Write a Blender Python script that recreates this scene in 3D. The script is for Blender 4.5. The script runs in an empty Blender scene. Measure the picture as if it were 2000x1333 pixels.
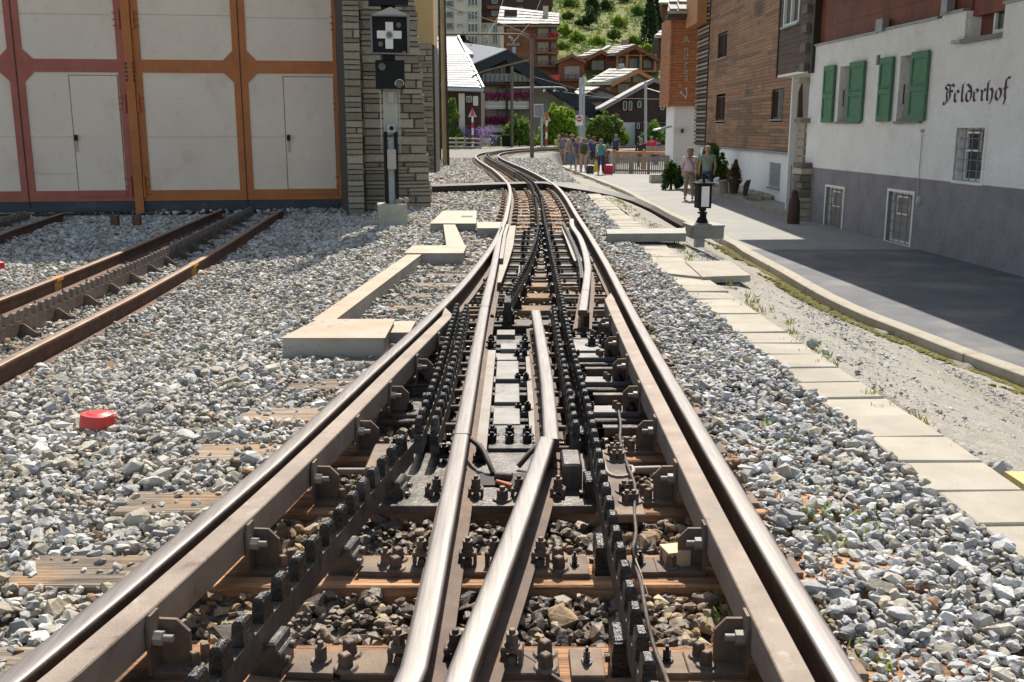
import bpy, bmesh, math, random
import numpy as np
from mathutils import Vector, Matrix
R = math.radians
rnd = random.Random(7)
nr = np.random.RandomState(11)
scene = bpy.context.scene
C = scene.collection

# ---------------------------------------------------------------- camera, sky, sun, exposure
CAMH = 1.19
TH = math.atan(0.214)
FPX = 1944.0
cam_d = bpy.data.cameras.new('camera'); cam = bpy.data.objects.new('camera', cam_d); C.objects.link(cam)
cam.location = (0, 0, CAMH); cam.rotation_euler = (math.pi/2 - TH, 0, 0)
cam_d.sensor_width = 36.0; cam_d.lens = 36.0*FPX/2000.0
cam_d.clip_start = 0.05; cam_d.clip_end = 2000
cam_d.dof.use_dof = False
scene.camera = cam
SUN_EL, SUN_AZ = 50.0, 6.5            # azimuth clockwise from +Y (straight ahead)
world = bpy.data.worlds.new('World'); scene.world = world; world.use_nodes = True
wn = world.node_tree.nodes; wl = world.node_tree.links
bg = wn['Background']; sky = wn.new('ShaderNodeTexSky'); sky.sky_type = 'NISHITA'
sky.sun_disc = False; sky.sun_elevation = R(SUN_EL); sky.sun_rotation = R(SUN_AZ); sky.altitude = 1600; sky.dust_density = 2.5; sky.ozone_density = 0.6
tint = wn.new('ShaderNodeMix'); tint.data_type = 'RGBA'; tint.blend_type = 'MULTIPLY'; tint.inputs[0].default_value = 1.0
tint.inputs[7].default_value = (1.16, 1.0, 0.80, 1)          # camera white balance
wl.new(sky.outputs[0], tint.inputs[6]); wl.new(tint.outputs[2], bg.inputs[0]); bg.inputs[1].default_value = 0.15
sd = bpy.data.lights.new('sun', 'SUN'); sd.energy = 4.8; sd.angle = R(0.5); sd.color = (1.0, 0.93, 0.82)
sun = bpy.data.objects.new('sun', sd); C.objects.link(sun)
sv = Vector((math.sin(R(SUN_AZ))*math.cos(R(SUN_EL)), math.cos(R(SUN_AZ))*math.cos(R(SUN_EL)), math.sin(R(SUN_EL))))
sun.rotation_euler = sv.to_track_quat('Z', 'Y').to_euler(); sun.location = (10, -10, 40)
scene.view_settings.view_transform = 'Standard'; scene.view_settings.look = 'None'
scene.view_settings.exposure = 0.64; scene.view_settings.gamma = 1.0
scene.view_settings.use_curve_mapping = False

# ---------------------------------------------------------------- pixel -> place helpers (photo is 2000 x 1333)
RIGHT = Vector((1, 0, 0)); FWD = Vector((0, math.cos(TH), -math.sin(TH))); UP = Vector((0, math.sin(TH), math.cos(TH)))
EYE = Vector((0, 0, CAMH))
def ray(px, py):
    return FWD + RIGHT*((px-1000)/FPX) + UP*(-(py-666.5)/FPX)
def G(px, py, z=0.0):
    d = ray(px, py); t = (z-CAMH)/d.z
    return EYE + d*t
def D(px, py, Y):
    d = ray(px, py); return EYE + d*(Y/d.y)
def zpath(Y): return -1.30 + 0.0055*min(Y, 60)
def GP(px, py, off=0.0):
    z = -1.2
    for _ in range(8):
        p = G(px, py, z); z = zpath(p.y) + off
    return G(px, py, z)

# ---------------------------------------------------------------- materials
MATS = {}
def mat(name, c1, c2=None, scale=6.0, rough=0.8, metal=0.0, bump=0.0, bscale=40.0, stretch=(1,1,1), ramp=(0.35,0.65),
        c3=None, s3=1.5, r3=(0.5,0.7), rr=0.0, pos=False, det=6.0, rand=0.0, spec=0.5, c4=None, s4=25, r4=(.6,.7), trans=0.0, bd=0.01):
    m = bpy.data.materials.new(name); m.use_nodes = True
    n = m.node_tree.nodes; l = m.node_tree.links; b = n['Principled BSDF']
    if c2 is None: c2 = tuple(v*0.72 for v in c1)
    if pos:
        tc = n.new('ShaderNodeNewGeometry'); co = tc.outputs['Position']
    else:
        tc = n.new('ShaderNodeTexCoord'); co = tc.outputs['Object']
    mp = n.new('ShaderNodeMapping'); mp.inputs['Scale'].default_value = stretch; l.new(co, mp.inputs[0])
    def noise(s, det=det, src=None):
        t = n.new('ShaderNodeTexNoise'); t.inputs['Scale'].default_value = s; t.inputs['Detail'].default_value = det
        t.inputs['Roughness'].default_value = 0.6
        l.new(src or mp.outputs[0], t.inputs[0]); return t
    def ramper(t, a, bb):
        r = n.new('ShaderNodeMapRange'); r.inputs[1].default_value = a; r.inputs[2].default_value = bb
        l.new(t.outputs[0], r.inputs[0]); return r
    t1 = noise(scale)
    def mix(f, A, B):
        x = n.new('ShaderNodeMix'); x.data_type = 'RGBA'; l.new(f, x.inputs[0])
        if isinstance(A, tuple): x.inputs[6].default_value = (*A, 1)
        else: l.new(A, x.inputs[6])
        if isinstance(B, tuple): x.inputs[7].default_value = (*B, 1)
        else: l.new(B, x.inputs[7])
        return x.outputs[2]
    col = mix(ramper(t1, *ramp).outputs[0], c2, c1)
    if c3: col = mix(ramper(noise(s3, src=co), *r3).outputs[0], col, c3)
    if c4: col = mix(ramper(noise(s4, src=co), *r4).outputs[0], col, c4)
    if rand:
        oi = n.new('ShaderNodeObjectInfo'); h = n.new('ShaderNodeHueSaturation'); mr = n.new('ShaderNodeMapRange')
        mr.inputs[3].default_value = 1-rand; mr.inputs[4].default_value = 1+rand
        l.new(oi.outputs['Random'], mr.inputs[0]); l.new(mr.outputs[0], h.inputs['Value']); l.new(col, h.inputs['Color'])
        col = h.outputs[0]
    l.new(col, b.inputs['Base Color'])
    b.inputs['Roughness'].default_value = rough; b.inputs['Metallic'].default_value = metal
    b.inputs['Specular IOR Level'].default_value = spec
    if trans: b.inputs['Transmission Weight'].default_value = trans
    if rr:
        q = n.new('ShaderNodeMapRange'); q.inputs[3].default_value = max(0.05, rough-rr); q.inputs[4].default_value = min(1, rough+rr)
        l.new(noise(scale*2.3).outputs[0], q.inputs[0]); l.new(q.outputs[0], b.inputs['Roughness'])
    if bump:
        bm_ = n.new('ShaderNodeBump'); bm_.inputs['Strength'].default_value = bump; bm_.inputs['Distance'].default_value = bd
        l.new(noise(bscale).outputs[0], bm_.inputs['Height']); l.new(bm_.outputs[0], b.inputs['Normal'])
    MATS[name] = m; return m

M = {}
M['steel_top'] = mat('worn_rail_steel', (.23,.21,.20), (.155,.14,.13), scale=3, rough=.42, metal=.35, rr=.1, stretch=(30,1,30), pos=True, bump=.08, bscale=60, c3=(.22,.16,.12), s3=5, r3=(.66,.9))
M['rail'] = mat('brown_rail_side', (.13,.085,.062), (.075,.05,.038), scale=9, rough=.7, metal=.2, bump=.3, bscale=90, pos=True, c3=(.20,.10,.05), s3=4, r3=(.55,.75))
M['rail_rust'] = mat('rusty_siding_rail', (.15,.075,.045), (.085,.045,.03), scale=9, rough=.8, metal=.1, bump=.3, bscale=90, pos=True)
M['rail_rust_top'] = mat('rust_filmed_railhead', (.30,.215,.155), (.22,.155,.115), scale=5, rough=.5, metal=.4, pos=True)
M['yellow'] = mat('yellow_mark_paint', (.50,.25,.04), (.38,.18,.04), scale=20, rough=.7)
M['yellow_pale'] = mat('faded_yellow_paint', (.62,.48,.20), (.52,.40,.18), scale=20, rough=.85)
M['beam'] = mat('dusty_brown_beam', (.30,.24,.195), (.21,.165,.13), scale=5, rough=.72, metal=.1, rr=.12, bump=.25, bscale=120, pos=True, c3=(.15,.09,.06), s3=6, r3=(.62,.7), c4=(.42,.37,.32), s4=9, r4=(.62,.8))
M['greased'] = mat('greased_black_steel', (.030,.027,.027), (.010,.009,.010), scale=22, rough=.26, metal=.35, rr=.2, bump=.5, bscale=70, pos=True, c3=(.085,.075,.068), s3=8, r3=(.56,.72))
M['rack_side'] = mat('dusty_rack_side', (.11,.085,.068), (.05,.04,.034), scale=10, rough=.6, metal=.15, bump=.5, bscale=50, pos=True, c3=(.02,.018,.018), s3=14, r3=(.5,.62), stretch=(1,1,.3))
M['rack_steel'] = mat('grey_rack_steel', (.20,.165,.14), (.12,.09,.075), scale=14, rough=.5, metal=.5, rr=.15, bump=.2, bscale=90, pos=True)
M['plate'] = mat('brown_base_plate', (.23,.165,.115), (.14,.10,.075), scale=8, rough=.75, metal=.15, bump=.3, bscale=90, pos=True, c3=(.06,.05,.045), s3=3, r3=(.5,.7))
M['bolt'] = mat('brown_bolt', (.23,.17,.13), (.11,.085,.07), scale=20, rough=.7, metal=.3, bump=.3, bscale=120, pos=True)
M['dplate'] = mat('oily_plate', (.12,.105,.095), (.05,.045,.042), scale=7, rough=.36, metal=.3, rr=.22, bump=.3, bscale=60, pos=True, c3=(.17,.15,.13), s3=4, r3=(.55,.75))
M['gplate'] = mat('grey_cover_plate', (.20,.19,.18), (.13,.12,.115), scale=6, rough=.6, metal=.1, rr=.18, bump=.15, bscale=80, pos=True, c3=(.05,.045,.042), s3=7, r3=(.6,.72))
M['strip'] = mat('pale_steel_strip', (.24,.215,.19), (.16,.135,.11), scale=6, rough=.6, metal=.1, bump=.15, bscale=60, pos=True)
M['cable'] = mat('cable_rubber', (.11,.085,.07), (.05,.04,.035), scale=40, rough=.7)
M['pipe'] = mat('grey_pipe', (.36,.32,.28), (.22,.19,.16), scale=12, rough=.6)
M['orange_cable'] = mat('orange_sleeve', (.50,.13,.04), (.3,.07,.03), scale=20, rough=.6)
M['concrete'] = mat('pale_concrete', (.46,.43,.37), (.36,.33,.28), scale=4, rough=.92, bump=.35, bscale=140, pos=True, c3=(.28,.26,.22), s3=2.2, r3=(.6,.8), c4=(.2,.19,.16), s4=60, r4=(.68,.76), bd=.006)
M['slab'] = mat('washed_concrete_slab', (.42,.385,.32), (.34,.31,.255), scale=3, rough=.93, bump=.5, bscale=170, pos=True, c3=(.25,.235,.185), s3=2.6, r3=(.52,.78), c4=(.25,.235,.2), s4=110, r4=(.6,.72), bd=.005, rand=.07)
M['kerb'] = mat('kerb_concrete', (.44,.40,.33), (.33,.30,.25), scale=3, rough=.93, bump=.5, bscale=90, pos=True, c3=(.24,.215,.155), s3=3, r3=(.5,.7), c4=(.18,.16,.12), s4=18, r4=(.62,.72), bd=.014)
M['asphalt'] = mat('asphalt', (.135,.142,.155), (.10,.106,.118), scale=1.5, rough=.9, bump=.5, bscale=120, pos=True, c3=(.195,.19,.18), s3=.8, r3=(.5,.66), c4=(.23,.23,.23), s4=160, r4=(.66,.74), bd=.006)
M['pave'] = mat('grey_walk', (.27,.265,.25), (.235,.23,.22), scale=1.5, rough=.9, bump=.3, bscale=200, pos=True, c3=(.30,.29,.275), s3=.6, r3=(.5,.7), bd=.006)
M['grit'] = mat('grit', (.36,.34,.30), (.25,.235,.205), scale=14, rough=.95, bump=.8, bscale=55, pos=True, c3=(.24,.225,.16), s3=1.1, r3=(.5,.72), c4=(.46,.44,.41), s4=45, r4=(.56,.66), det=10, bd=.02)
M['soil'] = mat('ballast_bed', (.30,.285,.25), (.12,.11,.095), scale=22, rough=.95, bump=1, bscale=22, pos=True, det=10, c3=(.20,.18,.14), s3=.8, r3=(.5,.7), bd=.03)
M['dark_soil'] = mat('oily_earth', (.075,.06,.05), (.03,.025,.022), scale=12, rough=.8, bump=1, bscale=18, pos=True, bd=.03, det=10)
M['moss'] = mat('moss', (.21,.19,.035), (.09,.085,.02), scale=30, rough=.95, bump=.8, bscale=90, pos=True)
M['trough'] = mat('speckled_steel_box', (.34,.315,.28), (.25,.23,.205), scale=3, rough=.6, metal=.1, pos=True, c3=(.25,.2,.15), s3=6, r3=(.6,.8), c4=(.08,.06,.05), s4=34, r4=(.68,.71))
M['trough_top'] = mat('tan_lid_plate', (.36,.26,.17), (.29,.20,.13), scale=5, rough=.6, metal=.05, pos=True, c3=(.33,.28,.22), s3=3, r3=(.42,.66), c4=(.17,.13,.10), s4=14, r4=(.60,.70), bump=.1, bscale=30)
M['cross_timber'] = mat('wood_sleeper', (.56,.30,.15), (.22,.115,.06), scale=2.2, rough=.85, bump=1.0, bscale=3.0, stretch=(1.2,16,16), pos=True, c3=(.075,.055,.042), s3=1.7, r3=(.52,.68), det=9, bd=.02, rand=.15)
M['dry_timber'] = mat('sunbleached_sleeper', (.34,.27,.20), (.12,.095,.075), scale=2.2, rough=.88, bump=1.0, bscale=3.0, stretch=(1.2,16,16), pos=True, c3=(.40,.24,.12), s3=2.5, r3=(.5,.66), det=9, bd=.02, rand=.2)
M['oily_timber'] = mat('oily_sleeper', (.085,.06,.045), (.03,.025,.022), scale=2.2, rough=.6, bump=.9, bscale=3.0, stretch=(1.2,16,16), pos=True, c3=(.16,.09,.05), s3=1.7, r3=(.58,.72), det=9, bd=.02)
M['card'] = mat('cardboard', (.70,.53,.34), (.62,.45,.28), scale=8, rough=.85)
M['red_plastic'] = mat('red_plastic', (.55,.035,.035), (.42,.03,.03), scale=6, rough=.45, bump=.1)
M['cream'] = mat('cream_door_panel', (.72,.60,.50), (.67,.555,.46), scale=1.2, rough=.7, pos=True, c3=(.54,.42,.31), s3=1.3, r3=(.56,.8), c4=(.60,.49,.39), s4=5, r4=(.6,.75), bump=.10, bscale=3)
M['orange_paint'] = mat('orange_frame_paint', (.44,.145,.034), (.36,.11,.028), scale=3, rough=.65, pos=True, c3=(.40,.17,.075), s3=2, r3=(.58,.8))
M['red_paint'] = mat('dull_red_frame_paint', (.38,.11,.078), (.32,.085,.062), scale=3, rough=.65, pos=True)
M['slate_blue'] = mat('dark_plinth', (.045,.055,.07), (.03,.037,.05), scale=4, rough=.7, pos=True, c3=(.10,.10,.11), s3=5, r3=(.6,.8))
M['iron'] = mat('dark_iron', (.045,.035,.03), (.025,.02,.018), scale=10, rough=.6, metal=.4)
M['black_paint'] = mat('black_enamel', (.010,.010,.012), (.006,.006,.008), scale=6, rough=.55, spec=.2)
M['white_paint'] = mat('white_enamel', (.74,.73,.70), (.66,.65,.62), scale=6, rough=.5)
M['grey_paint'] = mat('signal_grey', (.42,.40,.35), (.36,.34,.30), scale=5, rough=.6)
M['galv'] = mat('galvanised', (.38,.42,.43), (.28,.31,.33), scale=9, rough=.5, metal=.4)
M['glass'] = mat('dark_glass', (.035,.045,.05), (.02,.026,.03), scale=2, rough=.08, spec=.8)
M['lens'] = mat('smoked_lens', (.06,.045,.03), (.03,.025,.02), scale=20, rough=.15)
M['stoneA'] = mat('grey_green_stone', (.40,.35,.26), (.29,.255,.195), scale=7, rough=.9, bump=.7, bscale=30, c3=(.36,.285,.185), s3=5, r3=(.55,.75), rand=.30, bd=.02)
M['mortar'] = mat('dark_joint', (.10,.085,.065), (.06,.05,.04), scale=20, rough=.95, bump=.5)
M['ochre'] = mat('ochre_render', (.55,.39,.19), (.5,.35,.17), scale=3, rough=.9, bump=.1)
M['plaster'] = mat('rough_white_plaster', (.80,.79,.77), (.73,.72,.705), scale=2, rough=.92, bump=1.0, bscale=13, pos=True, c3=(.66,.63,.58), s3=.9, r3=(.54,.75), bd=.045, det=5)
M['plinth_grey'] = mat('rough_grey_plaster', (.26,.245,.262), (.20,.19,.205), scale=2, rough=.92, bump=1.0, bscale=13, pos=True, c3=(.24,.225,.235), s3=1, r3=(.55,.8), bd=.035, det=4)
M['smooth_white'] = mat('smooth_white_render', (.80,.78,.75), (.75,.73,.70), scale=1, rough=.9, bump=.1, bscale=30, pos=True)
M['rust_sheet'] = mat('rust_red_sheet', (.215,.062,.036), (.135,.04,.027), scale=2.2, rough=.65, pos=True, stretch=(1,1,.4), c3=(.10,.04,.03), s3=2, r3=(.55,.75), bump=.1, bscale=8)
M['zinc'] = mat('zinc_flashing', (.30,.32,.34), (.24,.25,.27), scale=5, rough=.45, metal=.4)
M['green_shutter'] = mat('green_shutter_paint', (.06,.185,.095), (.042,.145,.072), scale=5, rough=.6, pos=True, c3=(.085,.23,.13), s3=7, r3=(.6,.75))
M['window_wood'] = mat('brown_window_frame', (.38,.17,.07), (.30,.13,.055), scale=6, rough=.55)
M['letter'] = mat('letter_paint', (.075,.022,.03), (.055,.018,.025), scale=20, rough=.85)
M['board'] = mat('weathered_larch', (.33,.175,.092), (.22,.12,.066), scale=1.1, rough=.8, stretch=(1,.7,14), pos=True, c3=(.36,.20,.10), s3=.9, r3=(.55,.7), c4=(.10,.065,.045), s4=.55, r4=(.5,.68), bump=.3, bscale=20, rand=.0)
M['board_dark'] = mat('dark_old_larch', (.125,.08,.055), (.07,.048,.035), scale=1.3, rough=.85, stretch=(1,1,14), pos=True, c3=(.20,.15,.10), s3=1.2, r3=(.6,.75))
M['board_red'] = mat('red_larch', (.47,.185,.075), (.30,.105,.045), scale=1.4, rough=.75, stretch=(.8,1,12), pos=True, c3=(.20,.09,.05), s3=.8, r3=(.55,.75))
M['dark_wood'] = mat('dark_brown_wood', (.075,.04,.03), (.045,.027,.022), scale=1.5, rough=.85, stretch=(6,6,.6), pos=True)
M['chalet_wood'] = mat('brown_chalet_wood', (.24,.095,.048), (.14,.055,.032), scale=1.2, rough=.8, stretch=(.6,1,5), pos=True)
M['grey_wood'] = mat('grey_wood', (.34,.29,.23), (.24,.20,.16), scale=3, rough=.9, stretch=(3,3,.6), pos=True)
M['pole_wood'] = mat('mossy_pole_wood', (.31,.23,.12), (.19,.14,.08), scale=3, rough=.9, stretch=(5,5,.5), pos=True)
M['orange_wood'] = mat('orange_rail_wood', (.42,.19,.07), (.36,.16,.06), scale=3, rough=.7)
M['slate_roof'] = mat('stone_slab_roof', (.40,.38,.35), (.27,.255,.23), scale=1.5, rough=.75, pos=True, bump=.4, bscale=8, rand=.15)
M['silver_roof'] = mat('silver_shingle', (.24,.26,.29), (.20,.22,.245), scale=1.5, rough=.6, pos=True)
M['black_wood'] = mat('blackened_wood', (.022,.026,.032), (.014,.017,.022), scale=2, rough=.7)
M['far_white'] = mat('far_cream_wall', (.62,.57,.48), (.57,.52,.44), scale=.5, rough=.9, pos=True)
M['far_cream'] = mat('far_pale_wall', (.42,.39,.31), (.37,.34,.27), scale=.5, rough=.9, pos=True)
M['far_glass'] = mat('far_glass', (.06,.085,.075), (.04,.055,.05), scale=1, rough=.2)
M['curtain'] = mat('grey_blind', (.30,.28,.25), (.25,.235,.21), scale=1, rough=.9)
M['grass'] = mat('alpine_meadow', (.16,.165,.03), (.09,.12,.022), scale=.11, rough=.95, pos=True, c3=(.055,.085,.022), s3=.055, r3=(.52,.62), c4=(.22,.20,.05), s4=.5, r4=(.55,.7), det=10, bump=1, bscale=.8, bd=.6)
M['lawn'] = mat('verge_grass', (.12,.16,.035), (.07,.10,.025), scale=2, rough=.95, pos=True, bump=.6, bscale=12)
M['bark'] = mat('bark', (.13,.09,.06), (.07,.05,.035), scale=8, rough=.9, bump=.5)
def leafmat(name, c, d, s=1.2):
    m = mat(name, c, d, scale=s, rough=.6, pos=True, ramp=(.4,.6), spec=.25)
    n = m.node_tree.nodes; l = m.node_tree.links; b = n['Principled BSDF']
    tr = n.new('ShaderNodeBsdfTranslucent'); mx = n.new('ShaderNodeMixShader'); mx.inputs[0].default_value = .38
    col = b.inputs['Base Color'].links[0].from_socket; l.new(col, tr.inputs[0])
    l.new(b.outputs[0], mx.inputs[1]); l.new(tr.outputs[0], mx.inputs[2]); l.new(mx.outputs[0], n['Material Output'].inputs[0])
    return m
M['leaf_bright'] = leafmat('bright_leaves', (.30,.42,.045), (.17,.28,.03))
M['leaf_mid'] = leafmat('mid_leaves', (.16,.26,.045), (.08,.15,.03))
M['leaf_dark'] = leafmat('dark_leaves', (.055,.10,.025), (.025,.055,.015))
M['leaf_conifer'] = leafmat('conifer_needles', (.045,.085,.03), (.02,.045,.018))
M['leaf_brown'] = leafmat('browned_conifer', (.16,.10,.04), (.09,.055,.025), 5)
M['leaf_purple'] = leafmat('pink_blossom', (.50,.07,.15), (.36,.06,.20), 4)
M['leaf_gold'] = leafmat('golden_grass', (.26,.25,.035), (.13,.18,.028), .35)
M['leaf_lav'] = leafmat('lavender_blossom', (.34,.22,.48), (.2,.14,.3), 4)
M['leaf_yellow'] = leafmat('yellowing_leaves', (.30,.25,.04), (.14,.19,.03), 3)
def rockmat(name, cols, rough=.85, gloss=0.0):
    m = bpy.data.materials.new(name); m.use_nodes = True
    n = m.node_tree.nodes; l = m.node_tree.links; b = n['Principled BSDF']
    oi = n.new('ShaderNodeObjectInfo'); cr = n.new('ShaderNodeValToRGB'); cr.color_ramp.interpolation = 'CONSTANT'
    e = cr.color_ramp.elements
    e[0].color = (*cols[0][1], 1); e[0].position = 0
    e[1].color = (*cols[1][1], 1); e[1].position = cols[1][0]
    for p, c in cols[2:]:
        q = e.new(p); q.color = (*c, 1)
    l.new(oi.outputs['Random'], cr.inputs[0])
    g = n.new('ShaderNodeNewGeometry')
    t = n.new('ShaderNodeTexNoise'); t.inputs['Scale'].default_value = 28; t.inputs['Detail'].default_value = 7; t.inputs['Roughness'].default_value = .65
    l.new(g.outputs['Position'], t.inputs[0])
    t2 = n.new('ShaderNodeTexNoise'); t2.inputs['Scale'].default_value = 2.0; t2.inputs['Detail'].default_value = 3
    l.new(g.outputs['Position'], t2.inputs[0])
    ad = n.new('ShaderNodeMath'); ad.operation = 'ADD'; l.new(t.outputs[0], ad.inputs[0]); l.new(t2.outputs[0], ad.inputs[1])
    mr = n.new('ShaderNodeMapRange'); mr.inputs[1].default_value = .6; mr.inputs[2].default_value = 1.4
    mr.inputs[3].default_value = .60; mr.inputs[4].default_value = 1.24; l.new(ad.outputs[0], mr.inputs[0])
    h = n.new('ShaderNodeHueSaturation'); l.new(mr.outputs[0], h.inputs['Value']); l.new(cr.outputs[0], h.inputs['Color'])
    l.new(h.outputs[0], b.inputs['Base Color']); b.inputs['Roughness'].default_value = rough
    bu = n.new('ShaderNodeBump'); bu.inputs['Strength'].default_value = .7; bu.inputs['Distance'].default_value = .006
    t3 = n.new('ShaderNodeTexNoise'); t3.inputs['Scale'].default_value = 75; t3.inputs['Detail'].default_value = 5
    l.new(g.outputs['Position'], t3.inputs[0]); l.new(t3.outputs[0], bu.inputs['Height']); l.new(bu.outputs[0], b.inputs['Normal'])
    if gloss: b.inputs['Roughness'].default_value = gloss
    return m
M['rock_pale'] = rockmat('pale_ballast', [(0,(.42,.385,.32)),(.16,(.36,.355,.34)),(.30,(.50,.47,.41)),(.48,(.29,.265,.215)),(.60,(.55,.535,.50)),(.74,(.40,.345,.26)),(.86,(.25,.25,.245)),(.93,(.62,.60,.56)),(.975,(.30,.18,.10))])
M['rock_blue'] = rockmat('bluish_ballast', [(0,(.40,.40,.39)),(.2,(.47,.47,.465)),(.38,(.31,.31,.305)),(.52,(.57,.565,.55)),(.68,(.42,.385,.32)),(.8,(.25,.25,.25)),(.88,(.48,.43,.35)),(.95,(.64,.63,.60))])
M['rock_brown'] = rockmat('brown_ballast', [(0,(.36,.255,.15)),(.2,(.26,.185,.12)),(.4,(.45,.33,.19)),(.55,(.17,.135,.105)),(.7,(.30,.25,.195)),(.85,(.46,.37,.245)),(.95,(.12,.10,.085))])
M['rock_oily'] = rockmat('oily_ballast', [(0,(.13,.095,.068)),(.25,(.07,.055,.044)),(.5,(.18,.13,.088)),(.7,(.095,.073,.056)),(.9,(.25,.185,.12))], .55)

# ---------------------------------------------------------------- mesh builder
def wloc(o):
    v = Vector((0,0,0))
    while o is not None:
        v += o.location; o = o.parent
    return v
def new_obj(name, data, parent=None, loc=(0,0,0)):
    o = bpy.data.objects.new(name, data); C.objects.link(o); o.location = loc
    if parent is not None: o.parent = parent
    return o
class MB:
    def __init__(s): s.v = []; s.f = []; s.mi = []; s.sm = []
    def add(s, vs, fs, mi=0, sm=False):
        b = len(s.v); s.v.extend([tuple(v) for v in vs])
        for k, f in enumerate(fs):
            s.f.append(tuple(i+b for i in f)); s.mi.append(mi if not isinstance(mi, list) else mi[k]); s.sm.append(sm)
        return s
    def box(s, c, d, rz=0, mi=0, taper=1.0, rx=0, ry=0, bev=0.0):
        hx, hy, hz = d[0]/2, d[1]/2, d[2]/2
        m = Matrix.Translation(c) @ Matrix.Rotation(rz, 4, 'Z') @ Matrix.Rotation(ry, 4, 'Y') @ Matrix.Rotation(rx, 4, 'X')
        if bev and min(hx, hy, hz) > bev:
            vs = []
            for (z, q) in ((-hz, 0), (hz-bev, 0), (hz, bev)):
                t = taper if z > 0 else 1
                for sx, sy in ((-1,-1),(1,-1),(1,1),(-1,1)):
                    vs.append(m @ Vector((sx*(hx*t-q), sy*(hy*t-q), z)))
            fs = [(3,2,1,0),(8,9,10,11)]
            for k in (0, 4):
                fs += [(k,k+1,k+5,k+4),(k+1,k+2,k+6,k+5),(k+2,k+3,k+7,k+6),(k+3,k,k+4,k+7)]
            return s.add(vs, fs, mi)
        vs = []
        for z in (-hz, hz):
            t = taper if z > 0 else 1
            for sx, sy in ((-1,-1),(1,-1),(1,1),(-1,1)): vs.append(m @ Vector((sx*hx*t, sy*hy*t, z)))
        return s.add(vs, [(3,2,1,0),(4,5,6,7),(0,1,5,4),(1,2,6,5),(2,3,7,6),(3,0,4,7)], mi)
    def bb(s, x0, x1, y0, y1, z0, z1, mi=0):
        return s.box(((x0+x1)/2,(y0+y1)/2,(z0+z1)/2), (abs(x1-x0),abs(y1-y0),abs(z1-z0)), 0, mi)
    def cyl(s, a, b, r, r2=None, n=8, mi=0, cap=True, sm=True):
        a = Vector(a); b = Vector(b); r2 = r if r2 is None else r2
        d = (b-a).normalized(); t = d.orthogonal().normalized(); u = d.cross(t)
        vs = []
        for p, q in ((a, r), (b, r2)):
            for k in range(n):
                an = 2*math.pi*k/n; vs.append(p + t*(q*math.cos(an)) + u*(q*math.sin(an)))
        s.add(vs, [(k, (k+1)%n, n+(k+1)%n, n+k) for k in range(n)], mi, sm)
        if cap: s.add(vs, [tuple(range(n-1,-1,-1)), tuple(range(n, 2*n))], mi)
        return s
    def tube(s, pts, r, n=6, mi=0):
        pts = [Vector(p) for p in pts]
        vs = []; m = len(pts)
        for i, p in enumerate(pts):
            d = (pts[min(i+1,m-1)] - pts[max(i-1,0)]).normalized()
            t = Vector((0,0,1)).cross(d)
            if t.length < .05: t = Vector((1,0,0))
            t.normalize(); u = d.cross(t)
            rr_ = r[i] if isinstance(r, (list,tuple)) else r
            for k in range(n):
                an = 2*math.pi*k/n; vs.append(p + t*(rr_*math.cos(an)) + u*(rr_*math.sin(an)))
        fs = [(i*n+k, i*n+(k+1)%n, (i+1)*n+(k+1)%n, (i+1)*n+k) for i in range(m-1) for k in range(n)]
        s.add(vs, fs, mi, True); s.add([vs[k] for k in range(n)], [tuple(range(n-1,-1,-1))], mi)
        s.add([vs[(m-1)*n+k] for k in range(n)], [tuple(range(n))], mi); return s
    def sweep(s, pts, prof, mi=0, caps=True, closed=True, sm=None):
        """prof: list of (side, z) ; side to the right of travel"""
        pts = [Vector(p) for p in pts]; m = len(pts); n = len(prof); vs = []
        for i, p in enumerate(pts):
            a = pts[max(i-1,0)]; b = pts[min(i+1,m-1)]; d = Vector((b.x-a.x, b.y-a.y, 0)).normalized()
            r = Vector((d.y, -d.x, 0))
            for (x, z) in prof: vs.append(p + r*x + Vector((0,0,z)))
        nn = n if closed else n-1
        fs = []; ml = []
        for i in range(m-1):
            for k in range(nn):
                fs.append((i*n+k, (i+1)*n+k, (i+1)*n+(k+1)%n, i*n+(k+1)%n)); ml.append(mi[k] if isinstance(mi, list) else mi)
        s.add(vs, fs, ml)
        if sm:
            for i in range(len(fs)): 
                if (i % nn) in sm: s.sm[-len(fs)+i] = True
        if caps and closed:
            c = mi[0] if isinstance(mi, list) else mi
            s.add(vs[:n], [tuple(range(n))], c); s.add(vs[-n:], [tuple(range(n-1,-1,-1))], c)
        return s
    def prism(s, poly, vec, mi=0):
        """poly: world points of a flat polygon, extruded by vec"""
        poly = [Vector(p) for p in poly]; n = len(poly); vec = Vector(vec)
        vs = poly + [p+vec for p in poly]
        return s.add(vs, [tuple(range(n-1,-1,-1)), tuple(range(n,2*n))] + [(k,(k+1)%n,n+(k+1)%n,n+k) for k in range(n)], mi)
    def sphere(s, c, r, mi=0, n=10, m=6, sc=(1,1,1)):
        vs = []; c = Vector(c)
        for j in range(m+1):
            ph = math.pi*j/m
            for k in range(n):
                an = 2*math.pi*k/n
                vs.append(c + Vector((r*sc[0]*math.sin(ph)*math.cos(an), r*sc[1]*math.sin(ph)*math.sin(an), r*sc[2]*math.cos(ph))))
        return s.add(vs, [(j*n+k, (j+1)*n+k, (j+1)*n+(k+1)%n, j*n+(k+1)%n) for j in range(m) for k in range(n)], mi, True)
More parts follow.
